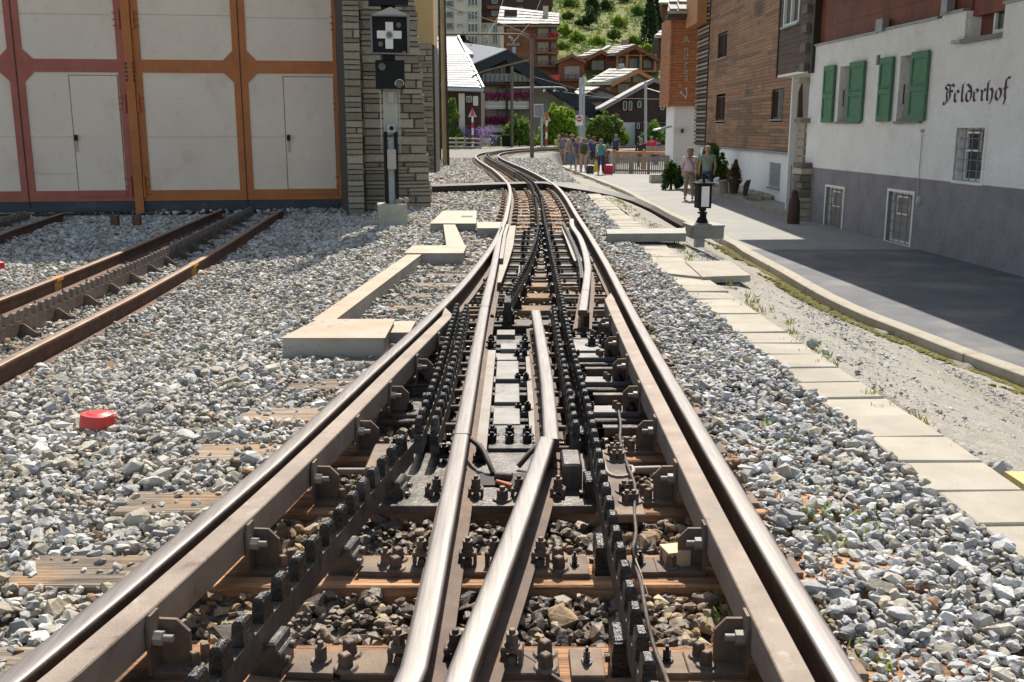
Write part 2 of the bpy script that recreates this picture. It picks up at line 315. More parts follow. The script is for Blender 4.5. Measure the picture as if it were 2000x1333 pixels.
    def mesh(s, name, mats, off=(0,0,0)):
        me = bpy.data.meshes.new(name); off = Vector(off)
        me.from_pydata([(v[0]-off.x, v[1]-off.y, v[2]-off.z) for v in s.v], [], s.f)
        if not isinstance(mats, (list,tuple)): mats = [mats]
        for m in mats: me.materials.append(m)
        if len(mats) > 1: me.polygons.foreach_set('material_index', s.mi)
        if any(s.sm): me.polygons.foreach_set('use_smooth', s.sm)
        me.update()
        bm = bmesh.new(); bm.from_mesh(me); bmesh.ops.recalc_face_normals(bm, faces=bm.faces[:]); bm.to_mesh(me); bm.free()
        return me
    def build(s, name, mats, parent=None):
        off = wloc(parent) if parent is not None else (0,0,0)
        return new_obj(name, s.mesh(name, mats, off), parent)
def inst(name, me, parent, p, rz=0, sc=None, rx=0, ry=0):
    o = new_obj(name, me, parent, Vector(p) - (wloc(parent) if parent is not None else Vector((0,0,0))))
    if rz or rx or ry: o.rotation_euler = (rx, ry, rz)
    if sc is not None: o.scale = sc if isinstance(sc, (tuple,list)) else (sc,sc,sc)
    return o
def tag(o, label, cat, group=None):
    o['label'] = label; o['category'] = cat
    if group: o['group'] = group
    return o
def thing(name, label, cat, loc=(0,0,0), group=None):
    o = new_obj(name, None, None, loc); o.empty_display_size = .2
    return tag(o, label, cat, group)
def kind(o, k): o['kind'] = k; return o
def spline(pts, step=0.3):
    """Catmull-Rom through points, resampled"""
    pts = [Vector(p) for p in pts]; out = []
    P_ = [pts[0]*2-pts[1]] + pts + [pts[-1]*2-pts[-2]]
    for i in range(1, len(P_)-2):
        a, b, c, d = P_[i-1:i+3]; n = max(1, int((c-b).length/step))
        for k in range(n):
            t = k/n
            out.append(.5*((2*b) + (c-a)*t + (2*a-5*b+4*c-d)*t*t + (3*b-a-3*c+d)*t**3))
    out.append(pts[-1]); return out
def interp(pl, Y):
    """x of a polyline (sorted by y) at Y"""
    if Y <= pl[0].y:
        a, b = pl[0], pl[1]
    elif Y >= pl[-1].y:
        a, b = pl[-2], pl[-1]
    else:
        for i in range(len(pl)-1):
            if pl[i].y <= Y <= pl[i+1].y: a, b = pl[i], pl[i+1]; break
    if abs(b.y-a.y) < 1e-6: return a.x
    return a.x + (b.x-a.x)*(Y-a.y)/(b.y-a.y)
# ================================================================ track alignment (metres; y ahead, x right, z 0 = rail top)
V3 = lambda x, y, z=0.0: Vector((x, y, z))
CL = spline([V3(.33,-4),V3(.33,2),V3(.35,8),V3(.40,13.33),V3(.452,17),V3(.44,21),V3(.28,24.5),V3(-.08,30),V3(-.5,35),V3(-.88,40),V3(-1.1,45),
             V3(-.98,49.5),V3(-.35,54),V3(1.2,59),V3(4.0,64),V3(8.5,69.5),V3(15,75),V3(23,80),V3(33,84.5),V3(46,88.5)], .5)
CLnp = np.array([(p.x, p.y) for p in CL])
def side(x, y):
    """signed distance right of the centre line, and index"""
    d = (CLnp[:,0]-x)**2 + (CLnp[:,1]-y)**2; i = int(d.argmin())
    a = CLnp[max(i-1,0)]; b = CLnp[min(i+1,len(CLnp)-1)]; t = b-a
    s = ((x-CLnp[i,0])*t[1] - (y-CLnp[i,1])*t[0]); n = math.hypot(*t)
    return s/n
def offset(pl, o, z=0.0):
    out = []
    for i, p in enumerate(pl):
        a = pl[max(i-1,0)]; b = pl[min(i+1,len(pl)-1)]; d = Vector((b.x-a.x, b.y-a.y, 0)).normalized()
        out.append(Vector((p.x + d.y*o, p.y - d.x*o, p.z+z)))
    return out
iPL = min(i for i, p in enumerate(CL) if p.y > 16.8)
PL = CL[iPL:]
railL = spline([V3(-1.29,1.2),V3(-1.111,2.01),V3(-.972,2.84),V3(-.88,3.45),V3(-.715,4.83),V3(-.57,5.97),V3(-.365,7.96),V3(-.19,10.55),V3(-.09,13.33)], .35) + offset(PL, -.495)
railR = spline([V3(.735,1.2),V3(.745,2),V3(.75,3),V3(.763,4.3),V3(.778,5.5),V3(.805,6.9),V3(.85,8.9),V3(.885,11.5),V3(.908,14.0)], .35) + offset(PL, .495)
railA = spline([V3(-.345,1.2),V3(-.262,1.75),V3(-.223,2.05),V3(-.209,2.97),V3(-.202,3.81),V3(-.188,6.67),V3(-.168,8.1),V3(-.150,10.0),V3(-.142,11.3),V3(-.118,12.3)], .3)
railB = spline([V3(-.215,1.2),V3(-.155,1.7),V3(-.112,2.05),V3(.028,2.97),V3(.138,3.76)], .25)
railM = spline([G(1077,857),G(1069,750),G(1056,660),G(1046,606)], .3)
railS = spline([G(1138,606),G(1147,540),G(1147.5,515),G(1141,485),G(1131,460),G(1118,441),V3(.80,13.4)], .3)
kerbK = [GP(*p) for p in [(2000,740),(1880,696),(1760,648),(1680,617),(1600,579),(1520,532),(1448,492),(1408,468),(1263,399),(1222,375.6),(1164,352),(1125,336.6),(1060,313)]]
kerb = [V3(5.6,4.5), V3(5.35,7.2)] + [V3(p.x, p.y) for p in kerbK]
kerb = [Vector((p.x, p.y, 0)) for p in spline(kerb, .6)]
kerb = [p for p in kerb if p.y < 66]
for p in kerb: p.z = zpath(p.y)
S_SLAB = 1.62
def gz(x, y):
    s = side(x, y) if y > 12 else x-.34
    if y < 62 and s > 0:
        kx = interp(kerb, y)
        if x > kx+.05: return zpath(y)-.02
        s1 = (x - (kx - 1.0))
        so = min(S_SLAB, 1.62)
        cx = x - s
        f = (x - (cx+so))/max(.3, (kx-.12-(cx+so)))
        f = max(0, min(1, f)); f = f*f*(3-2*f)*.35 + f*.65
        return -.19*(1-f) + (zpath(y)-.10)*f
    if s > 2.35: return zpath(y)
    if x < -1.9 and y < 19: return -.19 - .065*min(1, (-1.9-x)/.6)*min(1, max(0, (19-y)/2))
    return -.19

# siding alignment
ZS = -.12
sidR = spline([V3(-2.80,3.2,ZS),V3(-2.93,5.61,ZS),V3(-2.99,7.0,ZS),V3(-3.08,8.6,ZS),V3(-3.30,11.4,ZS),V3(-3.62,14.6,ZS),V3(-3.80,16.6,ZS)], .4)
sidL = offset(sidR, -1.0)
sidC = offset(sidR, -.5)
s2R = [p - Vector((4.05,0,0)) + Vector((0,.0,0)) for p in sidR]
s2R = spline([V3(-7.2,12.6,ZS),V3(-7.0,13.6,ZS),V3(-6.95,15.4,ZS),V3(-6.95,16.3,ZS)], .4)
s2R = spline([G(-120,512,ZS),G(0,457,ZS),G(60,436,ZS),G(122,416,ZS)], .4)
s2L = offset(s2R, -1.0); s2C = offset(s2R, -.5)
# ---------------------------------------------------------------- ground sheets
def sheet(name, xs, ys, zf, m, label, cat, knd='structure', skip=None):
    vs = [(x, y, zf(x, y)) for y in ys for x in xs]; nx = len(xs); fs = []
    for j in range(len(ys)-1):
        for i in range(nx-1):
            if skip and skip((xs[i]+xs[i+1])/2, (ys[j]+ys[j+1])/2): continue
            fs.append((j*nx+i, j*nx+i+1, (j+1)*nx+i+1, (j+1)*nx+i))
    mb = MB(); mb.add(vs, fs); o = mb.build(name, M[m]); kind(o, knd); tag(o, label, cat); return o
M['bed'] = mat('brown_bed_earth', (.20,.15,.105), (.10,.08,.062), scale=14, rough=.9, bump=1, bscale=22, pos=True, bd=.03, det=10, c3=(.05,.042,.038), s3=2.2, r3=(.5,.62))
hn = lambda x, y: .012*math.sin(3.1*x+1.7*y)+.01*math.sin(1.3*x-2.9*y)
def zground(x, y):
    s = side(x, y) if y > 12 else x-.34
    dip = -.045 if (abs(s) < .75 and y < 14) else 0
    if x < -2 and 2 < y < 17 and (abs(x-interp(sidC, y)) < .48): dip = -.075
    return gz(x, y) - .025 + hn(x, y)*(.6) + dip
xs = [-60,-45,-32,-24,-18,-14,-11,-9] + [round(-8+.25*i, 3) for i in range(60)] + [7,7.5,8,9,10.5,12,15,19,24,30,38,50,70]
ys = [-6,-4,-2,-1] + [round(.25*i, 3) for i in range(0, 100)] + [25+.6*i for i in range(0, 75)] + [71,73,76,80,85,90,96]
sheet('ground', xs, ys, zground, 'soil', 'grey stony ground of the railway yard', 'ground')
# fine grit strip between slabs and kerb
def gritx(t, y):
    a = (interp(CL, y) + 1.45); b = interp(kerb, y)-.02; return a+(b-a)*t
vs = []; fs = []; YY = [2.2+.3*i for i in range(150)]; NT = 14
for y in YY:
    for k in range(NT+1):
        x = gritx(k/NT, y); vs.append((x, y, gz(x, y)-.004+.018*math.sin(5*x+2*y)*math.sin(3.3*y)))
for j in range(len(YY)-1):
    for k in range(NT): fs.append((j*(NT+1)+k, j*(NT+1)+k+1, (j+1)*(NT+1)+k+1, (j+1)*(NT+1)+k))
mb = MB(); mb.add(vs, fs); o = mb.build('grit_path', M['grit']); kind(o, 'structure'); tag(o, 'strip of fine pale grit between the slabs and the kerb', 'gravel path')
vs = []; fs = []; YY = [1+.3*i for i in range(150)]
for y in YY:
    a, b = (interp(railL, y), interp(railR, y)) if y < 16 else (interp(CL, y)-.5, interp(CL, y)+.5)
    for k in range(9): x = a+.02+(b-a-.04)*k/8; vs.append((x, y, -.232+.012*math.sin(9*x+4*y)*math.sin(5*y)-(.02 if 4.2 < y < 7 else 0)))
for j in range(len(YY)-1):
    for k in range(8): fs.append((j*9+k, j*9+k+1, (j+1)*9+k+1, (j+1)*9+k))
mb = MB(); mb.add(vs, fs); o = mb.build('track_bed', M['bed']); kind(o, 'structure'); tag(o, 'brown oily earth of the track bed between the rails', 'track bed')
# footway (asphalt) right of the kerb
vs = []; fs = []; YY = [3+.6*i for i in range(96)]
for y in YY:
    a = interp(kerb, y)
    for x in (a+.215, a+1.2, a+2.4, 9.5, 14, 20): vs.append((x, y, zpath(y)+.012))
for j in range(len(YY)-1):
    for k in range(5): fs.append((j*6+k, j*6+k+1, (j+1)*6+k+1, (j+1)*6+k))
mb = MB(); mb.add(vs, fs, [1 if (k//5)*.6+3 > 19.5 else 0 for k in range(len(fs))]); o = mb.build('footway', [M['asphalt'], M['pave']]); kind(o, 'structure'); tag(o, 'grey asphalt footway beside the railway', 'pavement')
# kerb stones with joints
kr = thing('kerb', 'pale concrete kerb edging the asphalt footway', 'kerb', kerb[0]); kind(kr, 'structure')
acc = 0; seg = [kerb[0]]
kp = []
for i in range(1, len(kerb)):
    seg.append(kerb[i]); acc += (kerb[i]-kerb[i-1]).length
    if acc > 1.75 or i == len(kerb)-1: kp.append(seg); seg = [kerb[i]]; acc = 0
for sg in kp:
    d = (sg[-1]-sg[-2]).normalized()*.012; sg = sg[:-1]+[sg[-1]-d]
    j = rnd.uniform(-.008, .008)
    mb = MB(); mb.sweep(sg, [(0+j,-.22),(0.008+j,.02),(.02+j,.03),(.215+j,.03),(.22+j,-.1)]); mb.build('kerb_stone', M['kerb'], kr)

# ---------------------------------------------------------------- ballast (real stones, instanced)
def rock_mesh(seed, m, flat=.62):
    r = random.Random(seed); bm = bmesh.new()
    for _ in range(15):
        v = Vector((r.gauss(0,1), r.gauss(0,1), r.gauss(0,1))).normalized()*r.uniform(.8,1.05)
        bm.verts.new((v.x*(.60+.04*(seed%5)), v.y*(.50-.03*(seed%4)), v.z*.56*flat))
    res = bmesh.ops.convex_hull(bm, input=bm.verts)
    bmesh.ops.delete(bm, geom=[g for g in res['geom_interior'] if isinstance(g, bmesh.types.BMVert)], context='VERTS')
    me = bpy.data.meshes.new('stone_shape'); bm.to_mesh(me); bm.free(); me.materials.append(m)
    for p in me.polygons: p.use_smooth = False
    return me
def stones(name, pts, sizes, m, label, cat='ballast'):
    """one stuff object: stone meshes instanced on points"""
    col = bpy.data.collections.new(name+'_shapes')
    for k in range(9):
        o = bpy.data.objects.new('stone', rock_mesh(100+k, m, .5+.04*k)); col.objects.link(o)
    n = len(pts); me = bpy.data.meshes.new(name); me.vertices.add(n)
    me.vertices.foreach_set('co', np.asarray(pts, dtype=np.float32).ravel())
    rot = np.column_stack([nr.uniform(-.55,.55,n), nr.uniform(-.55,.55,n), nr.uniform(0,6.28,n)]).astype(np.float32)
    a = me.attributes.new('rot', 'FLOAT_VECTOR', 'POINT'); a.data.foreach_set('vector', rot.ravel())
    a = me.attributes.new('siz', 'FLOAT', 'POINT'); a.data.foreach_set('value', np.asarray(sizes, dtype=np.float32))
    me.materials.append(m)
    ob = new_obj(name, me)
    ng = bpy.data.node_groups.new(name+'_nodes', 'GeometryNodeTree')
    ng.interface.new_socket('Geometry', in_out='INPUT', socket_type='NodeSocketGeometry')
    ng.interface.new_socket('Geometry', in_out='OUTPUT', socket_type='NodeSocketGeometry')
    N = ng.nodes; Lk = ng.links
    gi = N.new('NodeGroupInput'); go = N.new('NodeGroupOutput')
    iop = N.new('GeometryNodeInstanceOnPoints'); ci = N.new('GeometryNodeCollectionInfo')
    ci.inputs['Collection'].default_value = col; ci.inputs['Separate Children'].default_value = True
    iop.inputs['Pick Instance'].default_value = True
    r_ = N.new('GeometryNodeInputNamedAttribute'); r_.data_type = 'FLOAT_VECTOR'; r_.inputs[0].default_value = 'rot'
    s_ = N.new('GeometryNodeInputNamedAttribute'); s_.data_type = 'FLOAT'; s_.inputs[0].default_value = 'siz'
    e2r = N.new('FunctionNodeEulerToRotation')
    mtp = N.new('GeometryNodeMeshToPoints')
    Lk.new(gi.outputs[0], mtp.inputs[0]); Lk.new(mtp.outputs[0], iop.inputs['Points']); Lk.new(ci.outputs[0], iop.inputs['Instance'])
    Lk.new(r_.outputs[0], e2r.inputs[0]); Lk.new(e2r.outputs[0], iop.inputs['Rotation']); Lk.new(s_.outputs[0], iop.inputs['Scale'])
    Lk.new(iop.outputs[0], go.inputs[0])
    md = ob.modifiers.new('scatter', 'NODES'); md.node_group = ng
    kind(ob, 'stuff'); tag(ob, label, cat); return ob
SLX = [V3(1.66,2.0),V3(1.60,3.5),V3(1.585,4.3),V3(1.55,5.2),V3(1.525,6.2),V3(1.475,7.7),V3(1.45,9.3),V3(1.47,12),V3(1.50,17),V3(1.5,21.5)]
EXCL = []      # world rectangles/quads without stones: list of (poly, zmin)
def inpoly(x, y, P_):
    c = False; j = len(P_)-1
    for i in range(len(P_)):
        xi, yi = P_[i][0], P_[i][1]; xj, yj = P_[j][0], P_[j][1]
        if (yi > y) != (yj > y) and x < (xj-xi)*(y-yi)/(yj-yi)+xi: c = not c
        j = i
    return c
sleepY = [1.74+.58*k for k in range(21)]
def sleeper_ext(y): return interp(railL, y)-.56, interp(railR, y)+.52
def on_sleeper(x, y):
    for sy in sleepY:
        if abs(y-sy) < .118:
            a, b = sleeper_ext(sy); return a < x < b
    return False
def sid_state(x, y, c):
    X = interp(c, y); return x-X
boxes_px = []
def gen():
    pale = []; blue = []; brown = []; oily = []; ps = []; bs = []; ws = []; os_ = []
    def add(lst, sl, x, y, z, s): lst.append((x, y, z)); sl.append(s)
    # cells with density falling with distance
    Y = .9
    while Y < 46:
        dy = .5; near = Y < 9
        dens = 2200 if Y < 6 else (1450 if Y < 10 else (760 if Y < 16 else (300 if Y < 26 else 130)))
        sz = .0295 if Y < 10 else (.042 if Y < 16 else (.06 if Y < 26 else .085))
        # view-limited left edge
        xl = max(-1000/FPX*(Y+.8)-.6, -11.5 if Y > 13 else -9)
        xl = min(xl, -1.9) if Y < 14 else xl
        xr = 1.95 if Y < 14 else 1.9
        if Y > 17.2: xl = max(xl, -4.2)
        n = int(dens*dy*(xr-xl))
        X_ = nr.uniform(xl, xr, n); Y_ = Y+nr.uniform(0, dy, n); u = nr.uniform(0, 1, n); ss = sz*np.exp(nr.normal(0,.42,n))
        for x, y, q, s in zip(X_, Y_, u, ss):
            c = interp(CL, y); s = float(min(s, .095))
            l = interp(railL, y) if y < 16.6 else c-.5; r = interp(railR, y) if y < 16.6 else c+.5
            if min(abs(x-l), abs(x-r)) < .055+s*.3: continue
            out = False
            for P_ in EXCL:
                if inpoly(x, y, P_): out = True; break
            if out: continue
            if x < -2.0 and y < 17.3:
                ok = True
                for rr_ in (sidR, sidL, s2R, s2L):
                    if rr_[0].y < y and abs(x-interp(rr_, y)) < .08: ok = False
                if not ok: continue
                if y > 17.1 + (x+3)*.2: continue
            if l < x < r:
                if y < 16.6:
                    if on_sleeper(x, y) and q > .03: continue
                    if 7.2 < y < 13.5 and q > .55: continue
                    if 4.9 < y < 7.3 and q > .6: continue
                    z = -.232 + q*.05 - (.03 if 4.2 < y < 7 else 0)
                    # oily near racks and in the switch heart
                    dr = min(abs(x-.31), abs(x-(-.66+(y-1.9)*.17)) if y < 3.8 else abs(x+.34), abs(x+.05)*.8 if y > 3 else 9)
                    oil = (dr < .17+nr.normal(0,.05)) or (y > 3.6 and q > .15 and y < 7.4) or (-.35 < x < .25 and nr.rand() < .55)
                    if x > .3 and x < .42 and y < 3.6: oil = nr.rand() < .7
                    if oil: add(oily, os_, x, y, z, s*1.0)
                    else: add(brown, ws, x, y, z, s*1.08)
                else:
                    z = -.21+q*.03
                    (add(brown, ws, x, y, z, s) if nr.rand() < .8 else add(oily, os_, x, y, z, s))
                continue
            z = -.205 + q*.055
            if x < -1.9: z += gz(x, y)+.19
            if abs(x-l) < .14 or abs(x-r) < .14: z -= .03
            if on_sleeper(x, y):
                if x < l:
                    e = l-x
                    if q > .10: continue
                else:
                    if q > .85: continue
                z = -.160+q*.01; s *= .85
            if x > r+0.0:
                sx_ = (interp(SLX, y) if y < 21.4 else 1.65)
                if x > sx_-.005: continue
                z += .022*max(0, min(1, (x-(sx_-.45))/.3))
                z += -.0
                if x-r < .16 and nr.rand() < .75: add(brown, ws, x, y, z-.01, s*.9)
                elif nr.rand() < .8: add(blue, bs, x, y, z, s)
                else: add(pale, ps, x, y, z, s)
            else:
                if x < -2 and y < 17 and abs(sid_state(x, y, sidC)) < .5: z -= .03
                if l-x < .13 and nr.rand() < .6: add(brown, ws, x, y, z, s*.9)
                else: add(pale, ps, x, y, z, s) if nr.rand() < .86 else add(blue, bs, x, y, z, s)
        Y += dy
    return (pale, ps), (blue, bs), (brown, ws), (oily, os_)
# ================================================================ the turnout
trk = thing('railway_turnout', 'rack railway turnout with crossing rails, toothed rack bars and oily black steelwork in the foreground', 'railway track', (0.3, 4, -.2))
RAILP = [(-.032,-.034),(-.032,-.012),(-.0312,-.0060),(-.0285,-.0024),(-.022,-.0009),(-.009,-.0002),(.009,-.0002),(.022,-.0009),(.0285,-.0024),(.0312,-.0060),(.032,-.012),(.032,-.034),(.009,-.045),(.009,-.118),(.062,-.130),(.062,-.143),(-.062,-.143),(-.062,-.130),(-.009,-.118),(-.009,-.045)]
RAILM = [1,1]+[0]*7+[1]*11
RSM = set(range(0, 11))
def rail(pts, parent, mats=('steel_top','rail'), name='rail', prof=RAILP):
    mb = MB(); mb.sweep(pts, prof, [m for m in RAILM], sm=RSM); return mb.build(name, [M[m] for m in mats], parent)
rail(railL, trk); rail(railR, trk)
def cut(pl, y0, y1):
    r_ = [p for p in pl if y0 < p.y < y1]
    if pl[0].y < y0: r_ = [V3(interp(pl, y0), y0, pl[0].z)] + r_
    if pl[-1].y > y1: r_ = r_ + [V3(interp(pl, y1), y1, pl[0].z)]
    return r_
RAILP2 = [(x*1.08 if abs(x) < .05 else x, z) for x, z in RAILP]
rail(cut(railA, 0, 3.80), trk); rail(cut(railA, 3.80, 6.70), trk); rail(cut(railA, 6.70, 20), trk)
rail(railB, trk); rail(railM, trk); rail(railS, trk)
# joint bands on rails
for pl, y in ((railA, 3.80), (railA, 6.70), (railS, 7.4)):
    mb = MB(); x = interp(pl, y); mb.box((x, y, -.0145), (.070, .008, .0305)); mb.build('rail_joint', M['iron'], trk)
# check beams (box section beside the stock rails)
def beam(pts, name='guard_beam'):
    mb = MB(); mb.sweep(pts, [(-.036,-.085),(-.036,.006),(-.033,.010),(.033,.010),(.036,.006),(.036,-.085)]); return mb.build(name, M['beam'], trk)
bl = [V3(p.x+.118-.0*(p.y), p.y, .0) for p in spline([V3(interp(railL, y), y) for y in (1.2,2,3,4,5,6.3)], .3)]
beam(bl)
br = [V3(interp(railR, y)-.118, y) for y in (1.2,2,3,4,5,6,6.9)]
beam(br)
# pointed ends of the beams
for (pl, sgn) in ((bl, 1), (br, -1)):
    e = pl[-1]; mb = MB()
    p0 = e+V3(-.036,0,.010); p1 = e+V3(.036,0,.010); p2 = e+V3(-.036*sgn-.0,.30,.010)
    mb.prism([p0, p1, p2], (0,0,-.09)); mb.build('beam_end', M['beam'], trk)
# ---- rack bars
def resample(pl, step):
    out = [pl[0]]; acc = 0
    for i in range(1, len(pl)):
        a, b = pl[i-1], pl[i]; L = (b-a).length; t = step-acc
        while t <= L: out.append(a+(b-a)*(t/L)); t += step
        acc = (acc+L) % step
    return out
def rack(pl, parent, m='greased', top=.052, h=.062, w=.034, pitch=.12, body=.075, name='rack_bar', tl=.062):
    mb = MB(); pts = [V3(p.x, p.y, p.z) for p in pl]
    zb = top-h
    mb.sweep(pts, [(-w/2, zb-body), (-w/2, zb), (w/2, zb), (w/2, zb-body)], 1 if m == 'greased' else 0)
    rs = resample(pts, pitch)
    for i in range(len(rs)-1):
        d = rs[i+1]-rs[i]; rz = math.atan2(-d.x, d.y); c = (rs[i]+rs[i+1])/2
        mb.box((c.x, c.y, c.z+zb+h/2-.001), (w, tl, h+.002), rz, 0, taper=.84, bev=.006)
    return mb.build(name, [M[m], M['rack_side']] if m == 'greased' else M[m], parent)
lk = [V3(G(px, py, .05).x, G(px, py, .05).y) for px, py in [(385,1310),(427,1260),(540,1130),(652,1005),(734,908),(799,836)]]
lk = [lk[0]+(lk[0]-lk[2])*2] + lk
rk = [V3(G(px, py, .05).x, G(px, py, .05).y) for px, py in [(1275,1320),(1250,1220),(1220,1101),(1200,1007),(1176,914),(1162,854),(1149,788),(1126,716),(1116,668),(1103,610),(1090,546),(1078.5,489.5),(1068,447.5)]]
rk = [V3(.300,1.1)] + rk
rk = spline([rk[0]]+rk[1::2]+[V3(.43,13.4),V3(.50,17)], .4)
rack(spline(lk, .3), trk)
rack(rk, trk)
LLp = [V3(-.376,3.80),V3(-.363,4.4),V3(-.360,5.2),V3(-.366,6.62)]; LRp = [V3(p.x+.064, p.y) for p in LLp]
RLp = [V3(.253,3.74),V3(.257,4.3),V3(.262,5.36),V3(.278,6.6)]
rack(spline(LLp, .3), trk); rack(spline(LRp, .3), trk); rack(spline(RLp, .3), trk)
lf = [V3(-.03,6.9),V3(.031,7.5),V3(.147,8.88),V3(.238,10.27),V3(.305,11.73),V3(.352,13.6),V3(.40,17)]
rack(spline(lf, .4), trk)
rack(offset(cut(PL, 17, 27), -.05), trk, pitch=.24, tl=.14); rack(offset(cut(PL, 17, 27), .05), trk, pitch=.24, tl=.14)
for o_ in (-.055, .055):
    mb = MB(); mb.sweep(offset([p for p in PL if p.y > 26.5], o_), [(-.02,-.12),(-.02,.045),(.02,.045),(.02,-.12)]); mb.build('rack_bar', M['greased'], trk)
# ---- sleepers
def timber(dx, dy, dz):
    mb = MB(); mb.box((0,0,0), (dx,dy,dz), bev=.008); return mb
def sleeper(x0, x1, y, mname, z=-.163, dy=.225, rz=0):
    mb = MB(); c = ((x0+x1)/2, y, z-.07)
    mb.box(c, (x1-x0, dy, .14), rz, bev=.006); o = mb.build('sleeper', M[mname], trk); return o
for k, y in enumerate(sleepY):
    a, b = sleeper_ext(y)
    a += rnd.uniform(-.05,.05); rz = rnd.uniform(-.012,.012)
    l = interp(railL, y)
    mn = 'cross_timber' if y < 4.2 else ('oily_timber' if y < 7.2 else 'dry_timber')
    if mn == 'oily_timber':
        o = sleeper(l+.10, b, y, mn, rz=rz); 
        sleeper(a, l+.095, y, 'dry_timber', rz=rz)
    elif y < 4.2:
        sleeper(l+.02, b, y, mn, rz=rz); sleeper(a, l+.015, y, 'dry_timber', rz=rz)
    else: sleeper(a, b, y, mn, rz=rz)
slp = None
d_acc = resample([p for p in CL if 13.6 < p.y < 47], .62)
mbs = MB(); mbs.box((0,0,-.07), (1.8,.22,.14), bev=.006); sme = mbs.mesh('sleeper', M['dry_timber'])
mbs = MB(); mbs.box((0,0,-.07), (1.8,.22,.14), bev=.006); sme2 = mbs.mesh('sleeper', M['cross_timber'])
fast = MB()
for i in range(len(d_acc)-1):
    d = d_acc[i+1]-d_acc[i]; rz = math.atan2(-d.x, d.y); p = d_acc[i]
    inst('sleeper', sme if i % 3 else sme2, trk, (p.x, p.y, -.163), rz)
    rv = Vector((math.cos(rz), math.sin(rz), 0))
    for s_ in (-.62,-.38,.38,.62,-.12,.12):
        q = p + rv*s_; fast.box((q.x, q.y, -.135), (.07,.09,.07), rz, bev=.01)
ob = fast.build('rail_fastening', M['bolt'], trk); kind(ob, 'stuff')
# ---- prototypes: bolts, clips, brackets
def hexbolt(r=.021, h=.036, wash=True, mname='bolt', sh=True):
    mb = MB()
    if wash: mb.cyl((0,0,0), (0,0,.006), r*1.75, r*1.6, 12, sm=False)
    mb.cyl((0,0,.005), (0,0,h), r, r*.97, 6, sm=False)
    if sh: mb.cyl((0,0,h), (0,0,h+.010), r*.55, r*.45, 8, sm=False)
    return mb.mesh('bolt', M[mname])
def sqbolt(r=.019, h=.042, mname='bolt'):
    mb = MB(); mb.cyl((0,0,0), (0,0,.007), r*2.0, r*1.7, 12, sm=False); mb.box((0,0,.006+h/2), (r*1.7,r*1.7,h), .3, taper=.88, bev=.003)
    return mb.mesh('bolt', M[mname])
hb = hexbolt(.017,.032); hbd = hexbolt(.017,.032,mname='greased'); sb = sqbolt(.0165,.036); sbg = sqbolt(.0165,.036,mname='plate')
hbf = hexbolt(.019, .03)
def clipmesh(mname):
    mb = MB()   # bridge clip: two legs, bridge, tall nut and stud on top, rounded heel below
    mb.box((-.032,0,.024), (.014,.05,.048), bev=.004); mb.box((.032,0,.024), (.014,.05,.048), bev=.004)
    mb.box((0,0,.052), (.080,.056,.016), bev=.005); mb.cyl((0,-.026,.014),(0,.026,.014), .019, n=8)
    mb.cyl((0,0,.060),(0,0,.070), .030, .028, 10, sm=False); mb.cyl((0,0,.070),(0,0,.103), .0245, .024, 6, sm=False)
    mb.cyl((0,0,.103),(0,0,.116), .013, .011, 8, sm=False); return mb.mesh('rail_clip', M[mname])
clip_b = clipmesh('bolt'); clip_d = clipmesh('greased')
bkm = {}
for sgn in (1, -1):
    mb = MB()
    # upright plate across, with bevelled outer top corner, and a flange plate lying along the beam
    x1 = (.086 if sgn > 0 else .078)*sgn
    mb.prism([(0,0,-.150),(x1,0,-.150),(x1,0,-.058),(x1*.62,0,-.026),(0,0,-.026)], (0,.010,0))
    mb.prism([(.001*sgn,0,-.150),(.001*sgn,-.062,-.150),(.001*sgn,-.062,-.020),(.001*sgn,-.045,.004),(.001*sgn,0,.004)], (.008*sgn,0,0))
    bkm[sgn] = mb.mesh('bracket', M['plate'])
mb = MB(); mb.cyl((-.01,0,0),(.020,0,0), .019, n=6, sm=False); mb.cyl((.018,0,0),(.045,0,0), .010, n=8); bside = mb.mesh('bolt', M['pipe'])
mb = MB(); mb.box((0,0,.0085), (.17,.15,.017), bev=.003); bpl = mb.mesh('base_plate', M['plate'])
mb = MB(); mb.box((0,0,.0085), (.17,.15,.017), bev=.003); bpld = mb.mesh('base_plate', M['dplate'])
TOPZ = -.163
def put(name, me, p, rz=0, parent=None, sc=None):
    return inst(name, me, parent or trk, p, rz, sc)
for y in sleepY[:9]:
    dark = y > 4.4
    for pl, sgn in ((railL, 1), (railR, -1)):
        bx = interp(pl, y) + sgn*.154
        rz = math.atan2(-(interp(pl, y+.3)-interp(pl, y-.3)), .6)
        b_ = put('bracket', bkm[sgn], (bx, y, 0), rz*.6)
        inst('bolt', bside, b_, (bx+sgn*.012, y-.030, -.062), 0 if sgn > 0 else math.pi)
        p_ = put('base_plate', bpld if dark else bpl, (bx+sgn*.075, y, TOPZ), rz*.5, sc=(.85,.72,1))
        if not dark or sgn < 0:
            inst('bolt', sb if not dark else sbg, p_, (bx+sgn*.118, y+.03, TOPZ+.017), .2)
            inst('bolt', sb if not dark else sbg, p_, (bx+sgn*.105, y-.03, TOPZ+.017), .5)
        # outside fastening
        ox = interp(pl, y) - sgn*.10
        p_ = put('base_plate', bpl, (ox, y, TOPZ), rz, sc=(.55,.8,1))
        inst('bolt', hb, p_, (ox-sgn*.005, y, TOPZ+.017), .3)
